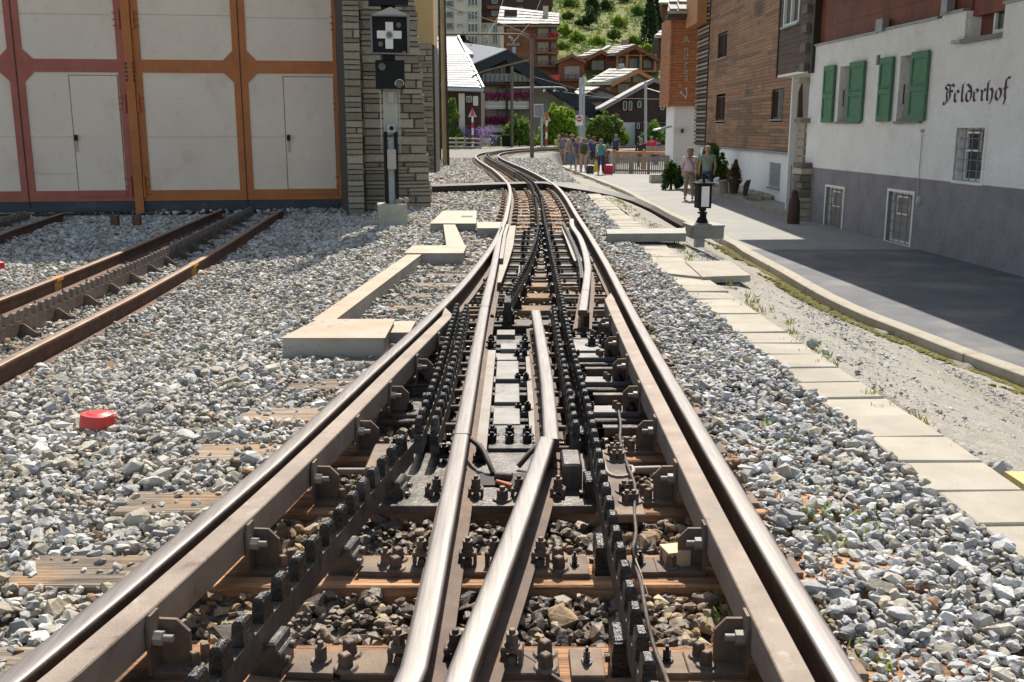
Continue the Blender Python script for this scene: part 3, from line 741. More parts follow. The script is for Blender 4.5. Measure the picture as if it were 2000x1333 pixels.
for y in sleepY[9:]:
    for pl in (railL, railR):
        for s_ in (-.10, .10):
            x = interp(pl, y)+s_; p_ = put('base_plate', bpl, (x, y, TOPZ), 0, sc=(.5,.8,1)); inst('bolt', hb, p_, (x, y, TOPZ+.017), .3)
    for pl in (railA, railS):
        if pl[0].y < y < 11:
            for s_ in (-.085, .085):
                x = interp(pl, y)+s_; p_ = put('base_plate', bpld, (x, y, TOPZ), 0, sc=(.55,.8,1)); inst('bolt', hb, p_, (x, y, TOPZ+.017), .3)
# rack chairs under the bars
def chairmesh(mname):
    mb = MB(); mb.box((0,0,.055), (.10,.095,.11), bev=.006)
    mb.box((-.005,0,.130), (.088,.11,.05), bev=.008)
    for s_ in (-1,1): mb.cyl((s_*.055,-.02,.062),(s_*.070,-.02,.062), .017, n=8)
    mb.cyl((.055,.02,.10),(.070,.02,.10), .017, n=8)
    return mb.mesh('rack_chair', M[mname])
ch = chairmesh('greased'); chb = chairmesh('dplate')
lks = spline(lk, .3)
for y in sleepY[:4]:
    x = interp(lks, y)
    c_ = put('rack_chair', chb, (x+.006, y, TOPZ), -.16, sc=(.85,.9,.62))
    p_ = put('base_plate', bpl, (x+.115, y, TOPZ+.001), -.05, sc=(.7,.75,1))
    inst('bolt', hb, p_, (x+.14, y, TOPZ+.018), .2, 1.35)
for y in sleepY[:21]:
    x = interp(rk, y)
    if y < 6.9 and y > 3.6: x -= .03
    put('rack_chair', ch, (x-.01, y, TOPZ), 0, sc=(1.15 if 3.6 < y < 6.9 else .8,1,.66))
    p_ = put('base_plate', bpld if y > 3.6 else bpl, (x+.09, y, TOPZ), 0, sc=(.62,.75,1)); inst('bolt', hbd, p_, (x+.10, y+.01, TOPZ+.017), .2)
    if y > 6.8:
        x = interp(lf, y)
        put('rack_chair', ch, (x, y, TOPZ), 0, sc=(.8,1,.66))
        p_ = put('base_plate', bpld, (x-.105, y, TOPZ), 0, sc=(.9,1,1)); inst('bolt', hbd, p_, (x-.12, y, TOPZ+.017), .2)
    elif y > 3.6:
        put('rack_chair', ch, (interp(LLp, y)+.03, y, TOPZ), 0, sc=(1.15,1,.66))
        p_ = put('base_plate', bpld, (interp(LLp, y)-.13, y, TOPZ)); inst('bolt', hbd, p_, (interp(LLp, y)-.13, y, TOPZ+.017))
    if y < 3.4:
        p_ = put('base_plate', bpl, (x-.11, y, TOPZ), 0, sc=(.5,.9,1)); inst('bolt', hbd, p_, (x-.11, y, TOPZ+.017), .2)
# ---- base plates and clips of the two inner rails
def bigplate(x0, x1, y0, y1, mname='plate', z=TOPZ, t=.018):
    mb = MB(); mb.box(((x0+x1)/2, (y0+y1)/2, z+t/2), (x1-x0, y1-y0, t), bev=.003); return mb.build('base_plate', M[mname], trk)
def clips_at(y, dark=False, plate=None):
    for pl in (railA, railB):
        if y > pl[-1].y: continue
        for s_ in (-.072, .072):
            x = interp(pl, y)+s_
            rz = math.atan2(-(interp(pl, y+.3)-interp(pl, y-.3)), .6)
            c_ = put('rail_clip', clip_d if dark else clip_b, (x, y, TOPZ+.016), rz, sc=(.70,.74,.80))
y = sleepY[0]; bigplate(-.46, .10, y-.09, y+.09); clips_at(y-.0)
y = sleepY[1]; p_ = bigplate(-.43, .12, y-.058, y+.058); clips_at(y)
for x in (-.42, .085):
    for dy in (-.033, .033): inst('bolt', sb, p_, (x, y+dy, TOPZ+.018), .4)
y = sleepY[2]; p_ = bigplate(-.375, .175, y-.058, y+.058); clips_at(y)
for x in (-.36, .145):
    for dy in (-.033, .033): inst('bolt', sb, p_, (x, y+dy, TOPZ+.018), .4)
# large oily plate under the crossing
p_ = bigplate(-.50, .30, 3.36, 3.98, 'dplate', t=.03); bigplate(.36, .47, 3.28, 4.0, 'plate', t=.03)
for y in (3.46, 3.84):
    clips_at(y, y > 3.7)
p2 = bigplate(-.10, .09, 3.97, 4.30, 'dplate', t=.045)
for x, y in ((-.085,4.06),(-.01,4.06),(.065,4.06),(-.085,4.16),(-.01,4.17),(.065,4.16)): inst('bolt', hbd, p2, (x*1.0, y, TOPZ+.04), .1, 1.15)
inst('bolt', hb, p_, (-.035, 3.42, TOPZ+.03), .1, 1.25)
mb = MB(); mb.box((-.03,3.62,TOPZ+.034),(.19,.13,.006)); mb.build('pit_opening', M['black_paint'], trk)
for x in (.405, .43):
    for y in (3.40, 3.50, 3.86, 3.95): inst('bolt', hb, trk, (x+.01, y, TOPZ+.03), .2, 1.1)
mb = MB(); mb.box((.225,3.62,-.10),(.075,.18,.13), bev=.008); mb.build('rack_support', M['dplate'], trk); mb = MB(); mb.box((-.50,3.74,-.115),(.12,.30,.09), bev=.006); mb.build('rack_support', M['plate'], trk)
# central cover plates and slide plates
for (a, b) in ((4.33,4.60),(4.70,5.06),(5.16,5.58)):
    xl_ = -.085; mb = MB(); mb.box((xl_+.06,(a+b)/2,-.128),(.125,b-a,.014), bev=.003); mb.build('cover_plate', M['gplate'], trk)
for y in sleepY[5:8]:
    mb = MB(); mb.box((-.02,y,TOPZ+.014),(.31,.12,.022), bev=.004); o = mb.build('slide_plate', M['gplate' if y > 5 else 'dplate'], trk)
    inst('bolt', hbd, o, (.075,y-.02,TOPZ+.026)); inst('bolt', hbd, o, (.03,y-.03,TOPZ+.026))
    mb = MB(); mb.box((.50,y,TOPZ+.014),(.22,.12,.022), bev=.004); o = mb.build('slide_plate', M['gplate'], trk)
    inst('bolt', hbd, o, (.57,y+.02,TOPZ+.026)); inst('bolt', hbd, o, (.575,y-.03,TOPZ+.026))
    mb = MB(); mb.box((-.02,y-.165,-.20),(.9,.05,.05), bev=.004); mb.box((.52,y-.165,-.2),(.34,.05,.05), bev=.004); mb.build('tie_plate', M['dplate'], trk)
for (x0, x1, y0, y1, t, mn) in ((-.17,.11,6.05,6.20,.035,'dplate'),(-.07,.03,5.86,6.02,.05,'gplate'),(-.09,.03,5.66,5.76,.03,'gplate'),(.36,.62,5.95,6.28,.02,'gplate'),(-.13,.12,5.92,5.99,.03,'greased'),(-.10,.02,6.36,6.52,.035,'gplate')):
    bigplate(x0, x1, y0, y1, mn, t=t)
for x in (.08,-.13):
    for y in (5.95, 6.1): inst('bolt', hbd, trk, (x, y, TOPZ+.04), 0, 1.2)
for x, y in ((.50,6.1),(.58,6.05),(.575,6.18)): inst('bolt', hbd, trk, (x, y, TOPZ+.02), 0, 1.5)
mb = MB()
for y in (6.45,6.62): 
    for x in (.38,.62,.66): mb.cyl((x,y,TOPZ),(x,y,TOPZ+.085), .022, n=6, sm=False)
mb.box((.47,6.55,-.15),(.13,.22,.02)); mb.build('heel_block', M['greased'], trk)
mb = MB(); mb.box((interp(railS,6.8),6.75,-.09),(.055,.30,.13), bev=.004); mb.box((-.03,6.80,-.065),(.05,.30,.20), bev=.004); mb.build('heel_block', M['greased'], trk)
# round spacer bars
for k in range(11):
    y = 3.86 + .285*k
    mb = MB(); mb.cyl((-.30,y,-.075),(-.205,y,-.075), .016, n=8); mb.build('spacer_bar', M['plate'], trk)
    mb = MB(); mb.cyl((.12,y,-.085),(.25,y,-.085), .014, n=8); mb.build('spacer_bar', M['plate'], trk)
mb = MB(); mb.sweep([V3(.36-.18+interp(railM, y)-.0-.115-.12, y, 0) for y in (3.95, 6.1)], [(-.026,-.15),(-.026,-.135),(.026,-.135),(.026,-.15)])
mb.build('flange_strip', M['strip'], trk)
mb = MB(); mb.sweep([V3(interp(railA, y)+.075, y) for y in (3.85,4.5,5.2,5.75)], [(-.022,-.14),(-.022,-.095),(.022,-.095),(.022,-.14)]); mb.build('flange_strip', M['strip'], trk)
# pale blade cover strips at the switch tips
sl = [G(1000,441,-.06), G(993,480,-.06), G(985,510,-.06), G(975,552,-.06)]
mb = MB(); ws = [.10,.105,.085,.03]; vs = []
for p, w in zip(sl, ws): vs += [(p.x-w/2, p.y, p.z), (p.x+w/2, p.y, p.z), (p.x+w/2, p.y, p.z-.02), (p.x-w/2, p.y, p.z-.02)]
fs = []
for i in range(3):
    for k in range(4): fs.append((i*4+k, i*4+(k+1)%4, i*4+4+(k+1)%4, i*4+4+k))
mb.add(vs, fs+[(0,1,2,3),(12,13,14,15)]); mb.build('cover_strip', M['strip'], trk)
sl = spline([G(1102,444,-.06), G(1113,470,-.06), G(1123,495,-.06), G(1130,510,-.06)], .5); mb = MB()
mb.sweep(sl, [(-.04,-.02),(-.04,0),(.04,0),(.04,-.02)]); mb.build('cover_strip', M['strip'], trk)
mb = MB(); mb.sweep(spline([V3(.66,12.9),G(1118,470),G(1131,505),G(1136,540)], .5), [(-.02,-.12),(-.02,-.012),(.012,-.012),(.012,-.12)]); mb.build('switch_blade', M['greased'], trk)
mb = MB(); mb.sweep([V3(interp(railA, y)+.055, y) for y in (9.3,10.5,11.6,12.7)], [(-.018,-.12),(-.018,-.006),(.018,-.006),(.018,-.12)]); mb.build('switch_blade', M['steel_top'], trk)
# slide chairs between the blades (far part)
for y in sleepY[12:20]:
    for x, s_ in ((interp(railA, y)+.22, 1), (interp(railS, y)-.22 if y < 12.9 else .58, -1)):
        p_ = put('base_plate', bpld, (x, y-.02, TOPZ), 0, sc=(1.1,.8,1.2)); inst('bolt', hbd, p_, (x+.04*s_, y-.02, TOPZ+.018), .1)
    mb = MB(); mb.box((.33,y+.29,-.19),(.9,.035,.05), bev=.003); mb.build('tie_plate', M['dplate'], trk)
# chain of linkage in the middle (Y 6.8-8)
mb = MB(); pts = [G(997,590,-.12), G(1005,560,-.1), G(1000,575,-.1), G(1012,540,-.08), G(1015,520,-.1)]
mb.tube(spline(pts, .06), .008, 5); mb.tube(spline([p+V3(.03,0,0) for p in pts], .06), .008, 5); mb.build('cable', M['pipe'], trk)
# cables and conduit
cb = thing('signal_cable', 'thin brown cable running along the right-hand rack bar', 'cable', G(1240,1000,-.12))
pts = [(1208,800),(1212,830),(1211,860),(1218,885),(1228,915),(1240,950),(1239,1000),(1242,1040),(1236,1075),(1240,1100),(1252,1140),(1262,1200),(1276,1260),(1292,1300),(1308,1345)]
mb = MB(); mb.tube(spline([G(a, b, -.135+.02*(k % 3)) for k, (a, b) in enumerate(pts)], .05), .0062, 6); mb.build('cable', M['cable'], cb)
pts = [(1180,905),(1188,925),(1205,932),(1225,930),(1237,922),(1234,912),(1222,911)]
mb = MB(); mb.tube(spline([G(a, b, -.13) for a, b in pts], .02), .008, 6); mb.build('cable_loop', M['pipe'], cb)
cb = thing('bonding_cable', 'stranded cable curving down from the rail joint into the black pit', 'cable', G(930,870,-.1))
pts = [(908,852,-.05),(925,862,-.04),(943,880,-.06),(955,905,-.09),(963,925,-.12)]
mb = MB(); mb.tube(spline([G(a, b, c) for a, b, c in pts], .02), .011, 8); mb.build('cable', M['cable'], cb)
mb = MB(); mb.tube([G(1052,868,-.05), G(1035,885,-.07), G(1012,912,-.12)], .011, 8); mb.build('cable', M['cable'], cb)
mb = MB(); mb.tube([G(967,931,-.12), G(1000,933,-.12)], .02, 8); mb.build('sleeve', M['cable'], cb)
mb = MB(); mb.tube([G(970,942,-.12), G(985,946,-.12), G(1000,951,-.12)], .011, 8); mb.build('cable_end', M['orange_cable'], cb)
cb = thing('lower_cable', 'thin dark cable lying across the nearest sleeper by the inner rail', 'cable', G(1030,1280,-.15))
mb = MB(); mb.tube(spline([G(a, b, -.148) for a, b in [(985,1245),(1005,1270),(1040,1290),(1075,1318),(1110,1340)]], .03), .006, 6); mb.build('cable', M['cable'], cb)
for nm, a, b, lb in (('pipe', (641,921), (722,921), 'short grey pipe left of the left-hand rack bar'), ('pipe', (1238,918), (1302,916), 'short grey pipe right of the right-hand rack bar')):
    p = G(*a, -.14); q = G(*b, -.14); mb = MB(); mb.cyl(p, q, .014, n=10); o = mb.build(nm, M['pipe']); tag(o, lb, 'pipe')
# cardboard box
cbx = G(1318,1092,-.135); mb = MB(); mb.box(cbx+V3(0,0,.01), (.075,.07,.055), .25)
o = mb.build('cardboard_box', M['card']); tag(o, 'small torn cardboard box by the right-hand beam', 'box')
mb = MB(); mb.tube(spline([G(1231,1062,-.1), G(1240,1090,-.12), G(1252,1120,-.12), G(1265,1160,-.13)], .03), [.001+.002*math.sin(math.pi*min(1,k/6)) for k in range(len(spline([G(1231,1062,-.1), G(1240,1090,-.12), G(1252,1120,-.12), G(1265,1160,-.13)], .03)))], 4)
o = mb.build('straw', M['slab']); tag(o, 'dry yellow straw lying beside the right-hand rack bar', 'straw')

# ================================================================ sidings
def siding(R_, L_, Cc, name, label, loc):
    t = thing(name, label, 'railway track', loc)
    for pl in (R_, L_): rail(pl, t, ('rail_rust_top','rail_rust'))
    rs = resample(Cc, .62)
    rack([V3(p.x, p.y, p.z+.0) for p in Cc], t, 'rack_steel', top=.05, h=.07, w=.035, pitch=.12, body=.085, tl=.062)
    tri = MB()
    tri.prism([(0,-.006,-.1),(.17,-.006,-.1),(.045,-.006,0),(0,-.006,0)], (0,.012,0)); tri.prism([(0,-.006,-.1),(-.17,-.006,-.1),(-.045,-.006,0),(0,-.006,0)], (0,.012,0))
    tri.box((0,0,-.1),(.38,.10,.012)); tri.cyl((.14,0,-.095),(.14,0,-.06),.02,n=6,sm=False); tri.cyl((.035,0,-.02),(.055,0,-.02),.016,n=6); tm = tri.mesh('rack_chair', M['plate'])
    sl_ = MB(); sl_.box((0,0,-.07),(1.75,.2,.1), bev=.006); sm_ = sl_.mesh('sleeper', M['dry_timber'])
    for i in range(len(rs)-1):
        d = rs[i+1]-rs[i]; rz = math.atan2(-d.x, d.y); p = rs[i]; rv = Vector((math.cos(rz), math.sin(rz), 0))
        inst('sleeper', sm_, t, (p.x, p.y, p.z-.125), rz)
        inst('rack_chair', tm, t, (p.x, p.y, p.z-.04), rz)
        for s_ in (-.61,-.39,.39,.61):
            q = p+rv*s_; p_ = inst('base_plate', bpl, t, (q.x, q.y, q.z-.14), rz, (.5,.9,1)); inst('bolt', hb, p_, (q.x, q.y, q.z-.12), .2)
    return t
sd1 = siding(sidR, sidL, sidC, 'siding_track', 'rusty rack siding running diagonally up to the orange depot doors', sidC[0])
sd2 = siding(s2R, s2L, s2C, 'siding_track', 'rusty rack siding at the far left in front of the red depot doors', s2C[0])
for px, py, pl, w in ((148,541,sidL,.16),(392,514,sidR,.20)):
    y = G(px, py, ZS).y; x = interp(pl, y); mb = MB(); mb.sweep([V3(interp(pl, y-w/2), y-w/2, ZS), V3(interp(pl, y+w/2), y+w/2, ZS)], [(x_*1.06, z_*1.02+.001) for x_, z_ in RAILP]); mb.build('paint_mark', M['yellow'], sd1)
# ================================================================ walls placed by their own plane
class Wall:
    def __init__(s, a, b, base=None):
        s.o = Vector((a[0], a[1], 0)); b = Vector((b[0], b[1], 0)); s.d = (b-s.o).normalized()
        s.n = Vector((s.d.y, -s.d.x, 0))
        if s.n.dot(EYE-s.o) < 0: s.n = -s.n
        s.rz = math.atan2(s.d.y, s.d.x)
    def map(s, px, py, n=0.0):
        r = ray(px, py); o = s.o + s.n*n; t = (o-EYE).dot(s.n)/r.dot(s.n); p = EYE+r*t; return (p-s.o).dot(s.d), p.z
    def pt(s, u, n, z): return s.o + s.d*u + s.n*n + Vector((0,0,z))
    def ub(s, mb, u0, u1, z0, z1, n0, n1, mi=0, bev=0):
        c = s.pt((u0+u1)/2, (n0+n1)/2, (z0+z1)/2)
        return mb.box(c, (abs(u1-u0), abs(n1-n0), abs(z1-z0)), s.rz, mi, bev=bev)
    def pb(s, mb, px0, py0, px1, py1, n0=0, n1=.03, mi=0, bev=0):
        pm = (py0+py1)/2; xm = (px0+px1)/2
        u0 = s.map(px0, pm)[0]; u1 = s.map(px1, pm)[0]; z0 = s.map(xm, py0)[1]; z1 = s.map(xm, py1)[1]
        return s.ub(mb, u0, u1, z0, z1, n0, n1, mi, bev)
    def poly(s, mb, uz, n0, n1, mi=0):
        return mb.prism([s.pt(u, n0, z) for u, z in uz], s.n*(n1-n0), mi)

# ---------------------------------------------------------------- cable troughs on the left
def lidbox(name, tl, tr, br, bl, ztop, h, label, lid=True):
    P_ = [G(*q, ztop) for q in (bl, br, tr, tl)]
    t = thing(name, label, 'cable box', (P_[0]+P_[2])/2 - V3(0,0,h))
    c = sum(P_, Vector())/4
    ins = [c+(p-c)*.965 for p in P_]
    mb = MB(); mb.prism([p-V3(0,0,h) for p in ins], (0,0,h-.006)); mb.build('box_body', M['trough'], t)
    if lid: mb = MB(); mb.prism([p-V3(0,0,.006) for p in P_], (0,0,.008)); mb.build('lid', M['trough_top'], t)
    EXCL.append([(p.x, p.y) for p in P_])
    return t
ZT = -.045
lidbox('trough_box', (622,624), (772,624), (752,661), (547,661), ZT, .22, 'largest tan-lidded cable box, nearest of the boxes left of the turnout')
lidbox('trough_box', (806,480), (912,480), (905,495), (789,495), ZT, .22, 'second tan-lidded cable box, halfway along the diagonal duct')
lidbox('trough_box', (866,412), (931,412), (930,437), (839,437), ZT, .22, 'farthest tan-lidded cable box with a hole in its lid, near the stone pier')
def duct(a0, a1, b1, b0, label, z=ZT-.012, h=.2, name='cable_duct', m=('trough','trough_top')):
    P_ = [G(*q, z) for q in (a0, a1, b1, b0)]
    t = thing(name, label, 'cable duct', sum(P_, Vector())/4-V3(0,0,h))
    mb = MB(); mb.prism([p-V3(0,0,h) for p in P_], (0,0,h-.005)); mb.build('duct_body', M[m[0]], t)
    mb = MB(); mb.prism([p-V3(0,0,.005) for p in P_], (0,0,.006)); mb.build('lid', M[m[1]], t)
    EXCL.append([(p.x, p.y) for p in P_]); return t
duct((608,626), (654,626), (824,497), (796,497), 'long diagonal cable duct with a tan lid running between the two nearer boxes')
duct((872,480), (908,480), (889,439), (866,439), 'short diagonal cable duct leading to the farthest box')
duct((756,650), (800,650), (812,628), (771,628), 'low duct leading from the largest box under the left rail', z=-.08)
duct((932,446), (975,446), (982,434), (931,434), 'low duct leading from the farthest box to the left rail', z=-.05)
mb = MB(); p = G(912,424,ZT); mb.box(p+V3(0,.03,.003), (.16,.26,.004)); o = mb.build('lid_opening', M['iron']); o.parent = None; tag(o, 'square dark opening in the farthest lidded box', 'opening')
# red caps
for (px, py, r, lb) in ((190,832,.078,'round red plastic cap lying on the ballast at lower left'),(-6,524,.07,'red plastic piece on the ballast at the left edge of the yard')):
    p = G(px, py, -.155); mb = MB(); mb.cyl(p, p+V3(.006,.004,.055), r, r*.96, 28, sm=False); mb.cyl(p+V3(.006,.004,.055), p+V3(.006,.004,.066), r*.9, r*.5, 28)
    o = mb.build('plastic_cap', M['red_plastic']); tag(o, lb, 'plastic cap')
    EXCL.append([(p.x-r,p.y-r),(p.x+r,p.y-r),(p.x+r,p.y+r),(p.x-r,p.y+r)])

# ---------------------------------------------------------------- slab strip on the right
sw = thing('slab_walk', 'strip of pale concrete slabs laid end to end beside the right rail', 'slab path', (1.74, 6, -.2)); kind(sw, 'structure')
def slabx(y):
    L_ = [V3(1.66,2.0),V3(1.60,3.5),V3(1.585,4.3),V3(1.55,5.2),V3(1.525,6.2),V3(1.475,7.7),V3(1.45,9.3),V3(1.47,12),V3(1.50,17),V3(1.5,21.5)]
    return interp(L_, y)
y = 1.9; pit = .336; k = 0
while y < 21.3:
    if 12.05 < y < 12.6: y += pit; continue
    xl = slabx(y); w = .35 if y > 3 else .40
    rz = math.atan2(-(slabx(y+.3)-slabx(y-.3)), .6)
    mb = MB(); mb.box((xl+w/2+rnd.uniform(-.008,.008), y+pit/2, -.194+rnd.uniform(-.006,.006)), (w, pit-.012-(rnd.random()<.2)*.01, .07), rz+rnd.uniform(-.02,.02), rx=rnd.uniform(-.012,.012), ry=rnd.uniform(-.015,.02), bev=.006)
    mb.build('slab', M['slab'], sw)
    y += pit

P_ = [G(1372,541,-.13), G(1466,538,-.13), G(1424,509,-.13), G(1338,511,-.13)]
mb = MB(); mb.prism([p-V3(0,0,.06) for p in P_], (0,0,.06)); o = mb.build('flagstone', M['slab']); tag(o, 'wide raised flagstone with a thick edge, right of the slab strip', 'flagstone')
P_ = [G(1300,534,-.142), G(1371,541,-.142), G(1337,511,-.142), G(1258,511,-.142)]
mb = MB(); mb.prism([p-V3(0,0,.06) for p in P_], (0,0,.06)); o = mb.build('flagstone', M['slab']); tag(o, 'flat flagstone between the slab strip and the raised flagstone', 'flagstone')
mb = MB(); mb.prism([G(1962,921,-.17),G(2005,921,-.17),G(2040,948,-.17),G(2000,946,-.17)], (0,0,-.03)); o = mb.build('paint_patch', M['yellow_pale']); tag(o, 'yellow paint patch on the slab at the right edge', 'paint mark')

M['galv_dull'] = mat('dull_green_grey_steel', (.25,.245,.22), (.19,.185,.165), scale=6, rough=.7, metal=.1, pos=True)
# ---------------------------------------------------------------- switch lantern with its beam
ln = thing('switch_lantern', 'black switch lantern with a white lens on a grey metal box beside the footway', 'signal lamp', G(1370,465,-.18))
zt = .0; W_ = Wall(G(1180,440,zt), G(1400,438,zt))
mb = MB(); W_.pb(mb, 1341, 440, 1400, 462, -.06, .30); mb.build('box_body', M['galv_dull'], ln)
mb = MB(); W_.pb(mb, 1337, 436, 1401, 440, -.12, .32); mb.build('box_lid', M['galv_dull'], ln)
mb = MB(); W_.pb(mb, 1355, 462, 1372, 482, .0, .10); mb.build('box_leg', M['galv'], ln)
mb = MB(); p = G(1371,436,.01); Zp = lambda py: W_.map(1371, py)[1]
mb.cyl(p+V3(0,0,0), (p.x,p.y,Zp(425)), .085, .05, 12); mb.cyl((p.x,p.y,Zp(427)), (p.x,p.y,Zp(412)), .035, .03, 10); mb.cyl((p.x,p.y,Zp(418)), (p.x,p.y,Zp(415)), .06, .06, 12); mb.cyl((p.x,p.y,Zp(413)), (p.x,p.y,Zp(405)), .045, .05, 12)
mb.box((p.x+.03,p.y-.03,Zp(420)), (.03,.04,.06)); mb.build('stem', M['black_paint'], ln)
mb = MB(); z0 = Zp(407); z1 = Zp(361); hw = .088
mb.box((p.x, p.y, (z0+z1)/2), (2*hw*.98, 2*hw*.98, z1-z0), .10, bev=.008)
mb.box((p.x, p.y, z1+.012), (2*hw+.05, 2*hw+.05, .022), .10)
mb.box((p.x, p.y, z1+.04), (2*hw+.0, 2*hw+.0, .04), .10, taper=.45); mb.box((p.x,p.y,Zp(346)),(.035,.02,.09)); mb.build('lantern_body', M['black_paint'], ln)
mb = MB(); mb.box((p.x+.012, p.y-hw-.002, (z0+z1)/2), (.098, .012, (z1-z0)*.86), .10); mb.build('lens', M['white_paint'], ln)
duct((1186,457), (1340,456), (1338,446), (1184,448), 'grey beam running from the right rail to the switch lantern box', z=-.03, h=.10, name='rod_cover', m=('galv_dull','galv_dull'))

# ---------------------------------------------------------------- crossing duct mat
pts = [G(835,366,-.02), G(985,362,-.02), G(1080,362,-.02), G(1130,369,-.04), G(1224,381,-.50)]
pts = [G(830,364,-.03), G(985,359,-.03), G(1078,358,-.03), G(1128,366,-.06), V3(2.6,21.2,-.30), V3(3.6,20.9,-.80)]
mb = MB(); mb.sweep(spline(pts, .35), [(-.36,-.05),(-.36,.012),(.36,.012),(.36,-.13),(.33,-.13),(.33,-.05)])
def crossing(px0, px1): pass
o = mb.build('duct_cover', M['iron']); tag(o, 'low black duct cover crossing under the rails from side to side', 'duct cover')

# ================================================================ depot
dA = G(0,413,-.19); dB = G(679,406,-.19)
DW = Wall(dA, dB)
dep = thing('train_depot', 'train depot with cream and orange doors and a stone pier', 'building', (dA+dB)/2)
HZ = 252
U = lambda px, n=0.0: DW.map(px, HZ, n)[0]
Zd = lambda px, py, n=0.0: DW.map(px, py, n)[1]
z_pl = Zd(460, 391); z_b1 = Zd(350, 371.5); z_m0 = Zd(350, 142.5); z_m1 = Zd(350, 117.5); ZTOP = 5.0; z_g = -.19
mb = MB(); uE = U(845)
DW.ub(mb, U(-1400), U(700), -.6, 7.6, -9, -.30); DW.ub(mb, U(700), U(812), -.6, 7.6, -9, -.12); mb.build('wall', M['smooth_white'], dep)
mb = MB(); DW.ub(mb, U(-1400), U(674), ZTOP, 7.6, -.30, .15); mb.build('upper_wall', M['ochre'], dep)
mb = MB(); DW.ub(mb, U(-1400), uE+.1, 7.6, 7.75, -9.4, .35); mb.build('roof', M['slate_roof'], dep)
def leaf(pa, pb_, paint, wicket=None):
    """one door leaf between photo columns pa..pb_ (measured at eye height)"""
    ua, ub_ = U(pa), U(pb_); L_ = new_obj('door_leaf', None, dep, (0,0,0)); L_.empty_display_size = .1
    sw_ = .115
    mb = MB(); DW.ub(mb, ua+sw_-.01, ub_-sw_+.01, z_pl, ZTOP, -.10, .0)
    mb.build('door_panel', M['cream'], L_)
    mb = MB()
    DW.ub(mb, ua, ua+sw_, z_pl, ZTOP, -.11, .022); DW.ub(mb, ub_-sw_, ub_, z_pl, ZTOP, -.11, .022)
    DW.ub(mb, ua+sw_, ub_-sw_, z_pl, z_b1, -.09, .020); DW.ub(mb, ua+sw_, ub_-sw_, z_m0, z_m1, -.09, .020)
    # bevelled corners at the meeting stile
    inner = ub_-sw_ if wicket != 'right' else ua+sw_; sg = -1 if wicket != 'right' else 1
    for (zz, zs) in ((z_m1, 1), (z_m0, -1)):
        DW.poly(mb, [(inner, zz), (inner+sg*.16, zz), (inner, zz+zs*.16)], -.05, .0195)
    mb.build('door_frame', M[paint], L_)
    return L_
RED = [(-180,44,'l'),(44,254,'right')]; ORA = [(272,476,'l'),(476,668,'right')]
for (a, b, w) in RED: leaf(a, b, 'red_paint', w)
for (a, b, w) in ORA: leaf(a, b, 'orange_paint', w)
for a, b in ((-180,254),(272,668)):
    mb = MB(); DW.ub(mb, U(a)-.0, U(b), z_g-.02, z_pl-.004, -.12, .01); mb.build('plinth', M['slate_blue'], dep)
mb = MB(); DW.ub(mb, U(254)+.004, U(272)-.004, z_g-.05, ZTOP, -.15, .07); mb.build('post', M['orange_paint'], dep)
mb = MB(); DW.ub(mb, U(674), U(669.5), z_g, ZTOP, -.2, .05); mb.build('post', M['iron'], dep)
for px in (476, 44):
    mb = MB(); DW.ub(mb, U(px)-.006, U(px)+.006, z_pl-.08, ZTOP, 0, .035); mb.build('seam_strip', M['iron'], dep)
M['door_seam'] = mat('brown_seam', (.30,.23,.17), (.20,.15,.11), scale=5, rough=.9)  # plain brown for the thin outline groove around each wicket door
# wicket doors, panel seams, handles, hinges
for a, b in ((557,655),(143,238)):
    t_ = new_obj('wicket_door', None, dep, (0,0,0))
    ua, ub_ = U(a), U(b); z0, z1 = Zd(600, 380), Zd(600, 150)
    mb = MB(); DW.ub(mb, ua+.012, ub_-.012, z_b1+.004, z1-.012, -.02, .014); mb.build('door_panel', M['cream'], t_)
    mb = MB(); DW.ub(mb, ua-.006, ub_+.006, z0-.004, z1+.004, -.03, .0035); mb.build('door_gap', M['door_seam'], t_)
    mb = MB(); DW.ub(mb, ua+.012, ub_-.0, z0, z_b1-.004, 0, .034); mb.build('kick_plate', M['orange_paint' if a > 300 else 'red_paint'], t_)
    mb = MB(); DW.pb(mb, a+5, 263, a+9, 297, .012, .035); mb.build('handle_plate', M['grey_paint'], t_)
    mb = MB(); DW.pb(mb, a+4, 264, a+10, 275, .03, .075); mb.build('handle', M['black_paint'], t_)
for (a, b, pz) in ((52,232,28),(52,140,268),(-60,28,268),(283,462,30),(492,650,36),(283,462,268),(492,554,268),(-60,28,24),(52,140,340),(52,140,-200)):
    mb = MB(); DW.ub(mb, U(a), U(b), Zd((a+b)/2, pz)-.003, Zd((a+b)/2, pz)+.003, -.01, .004); mb.build('panel_seam', M['trough'], dep)
def hinge(px, y0, y1, mn):
    mb = MB(); u = U(px); z0, z1 = Zd(px, y1), Zd(px, y0)
    mb.cyl(DW.pt(u, .05, z0), DW.pt(u, .05, z1), .022, n=8)
    for z in (z0+.05, (z0+z1)/2, z1-.05): mb.cyl(DW.pt(u-.10, .035, z), DW.pt(u+.10, .035, z), .008, n=6)
    mb.build('hinge', M[mn], dep)
for px, y0, y1, mn in ((249,20,57,'red_paint'),(276,20,57,'orange_paint'),(249,185,220,'red_paint'),(275,185,220,'orange_paint'),(248,344,385,'red_paint'),(275,344,385,'orange_paint'),(663,28,65,'orange_paint'),(663,185,220,'orange_paint'),(663,340,385,'orange_paint')):
    hinge(px, y0, y1, mn)
mb = MB()
for px in (247, 261): 
    for k in range(5): DW.pb(mb, px-1+k*.6, 123+k*8, px+2+k*.6, 127+k*8, .07, .085)
mb.build('lock_bar', M['iron'], dep)
mb = MB()
for u in (225, 268):
    p = G(u, 436, -.15); mb.box(p+V3(0,0,.04), (.10,.10,.14)); 
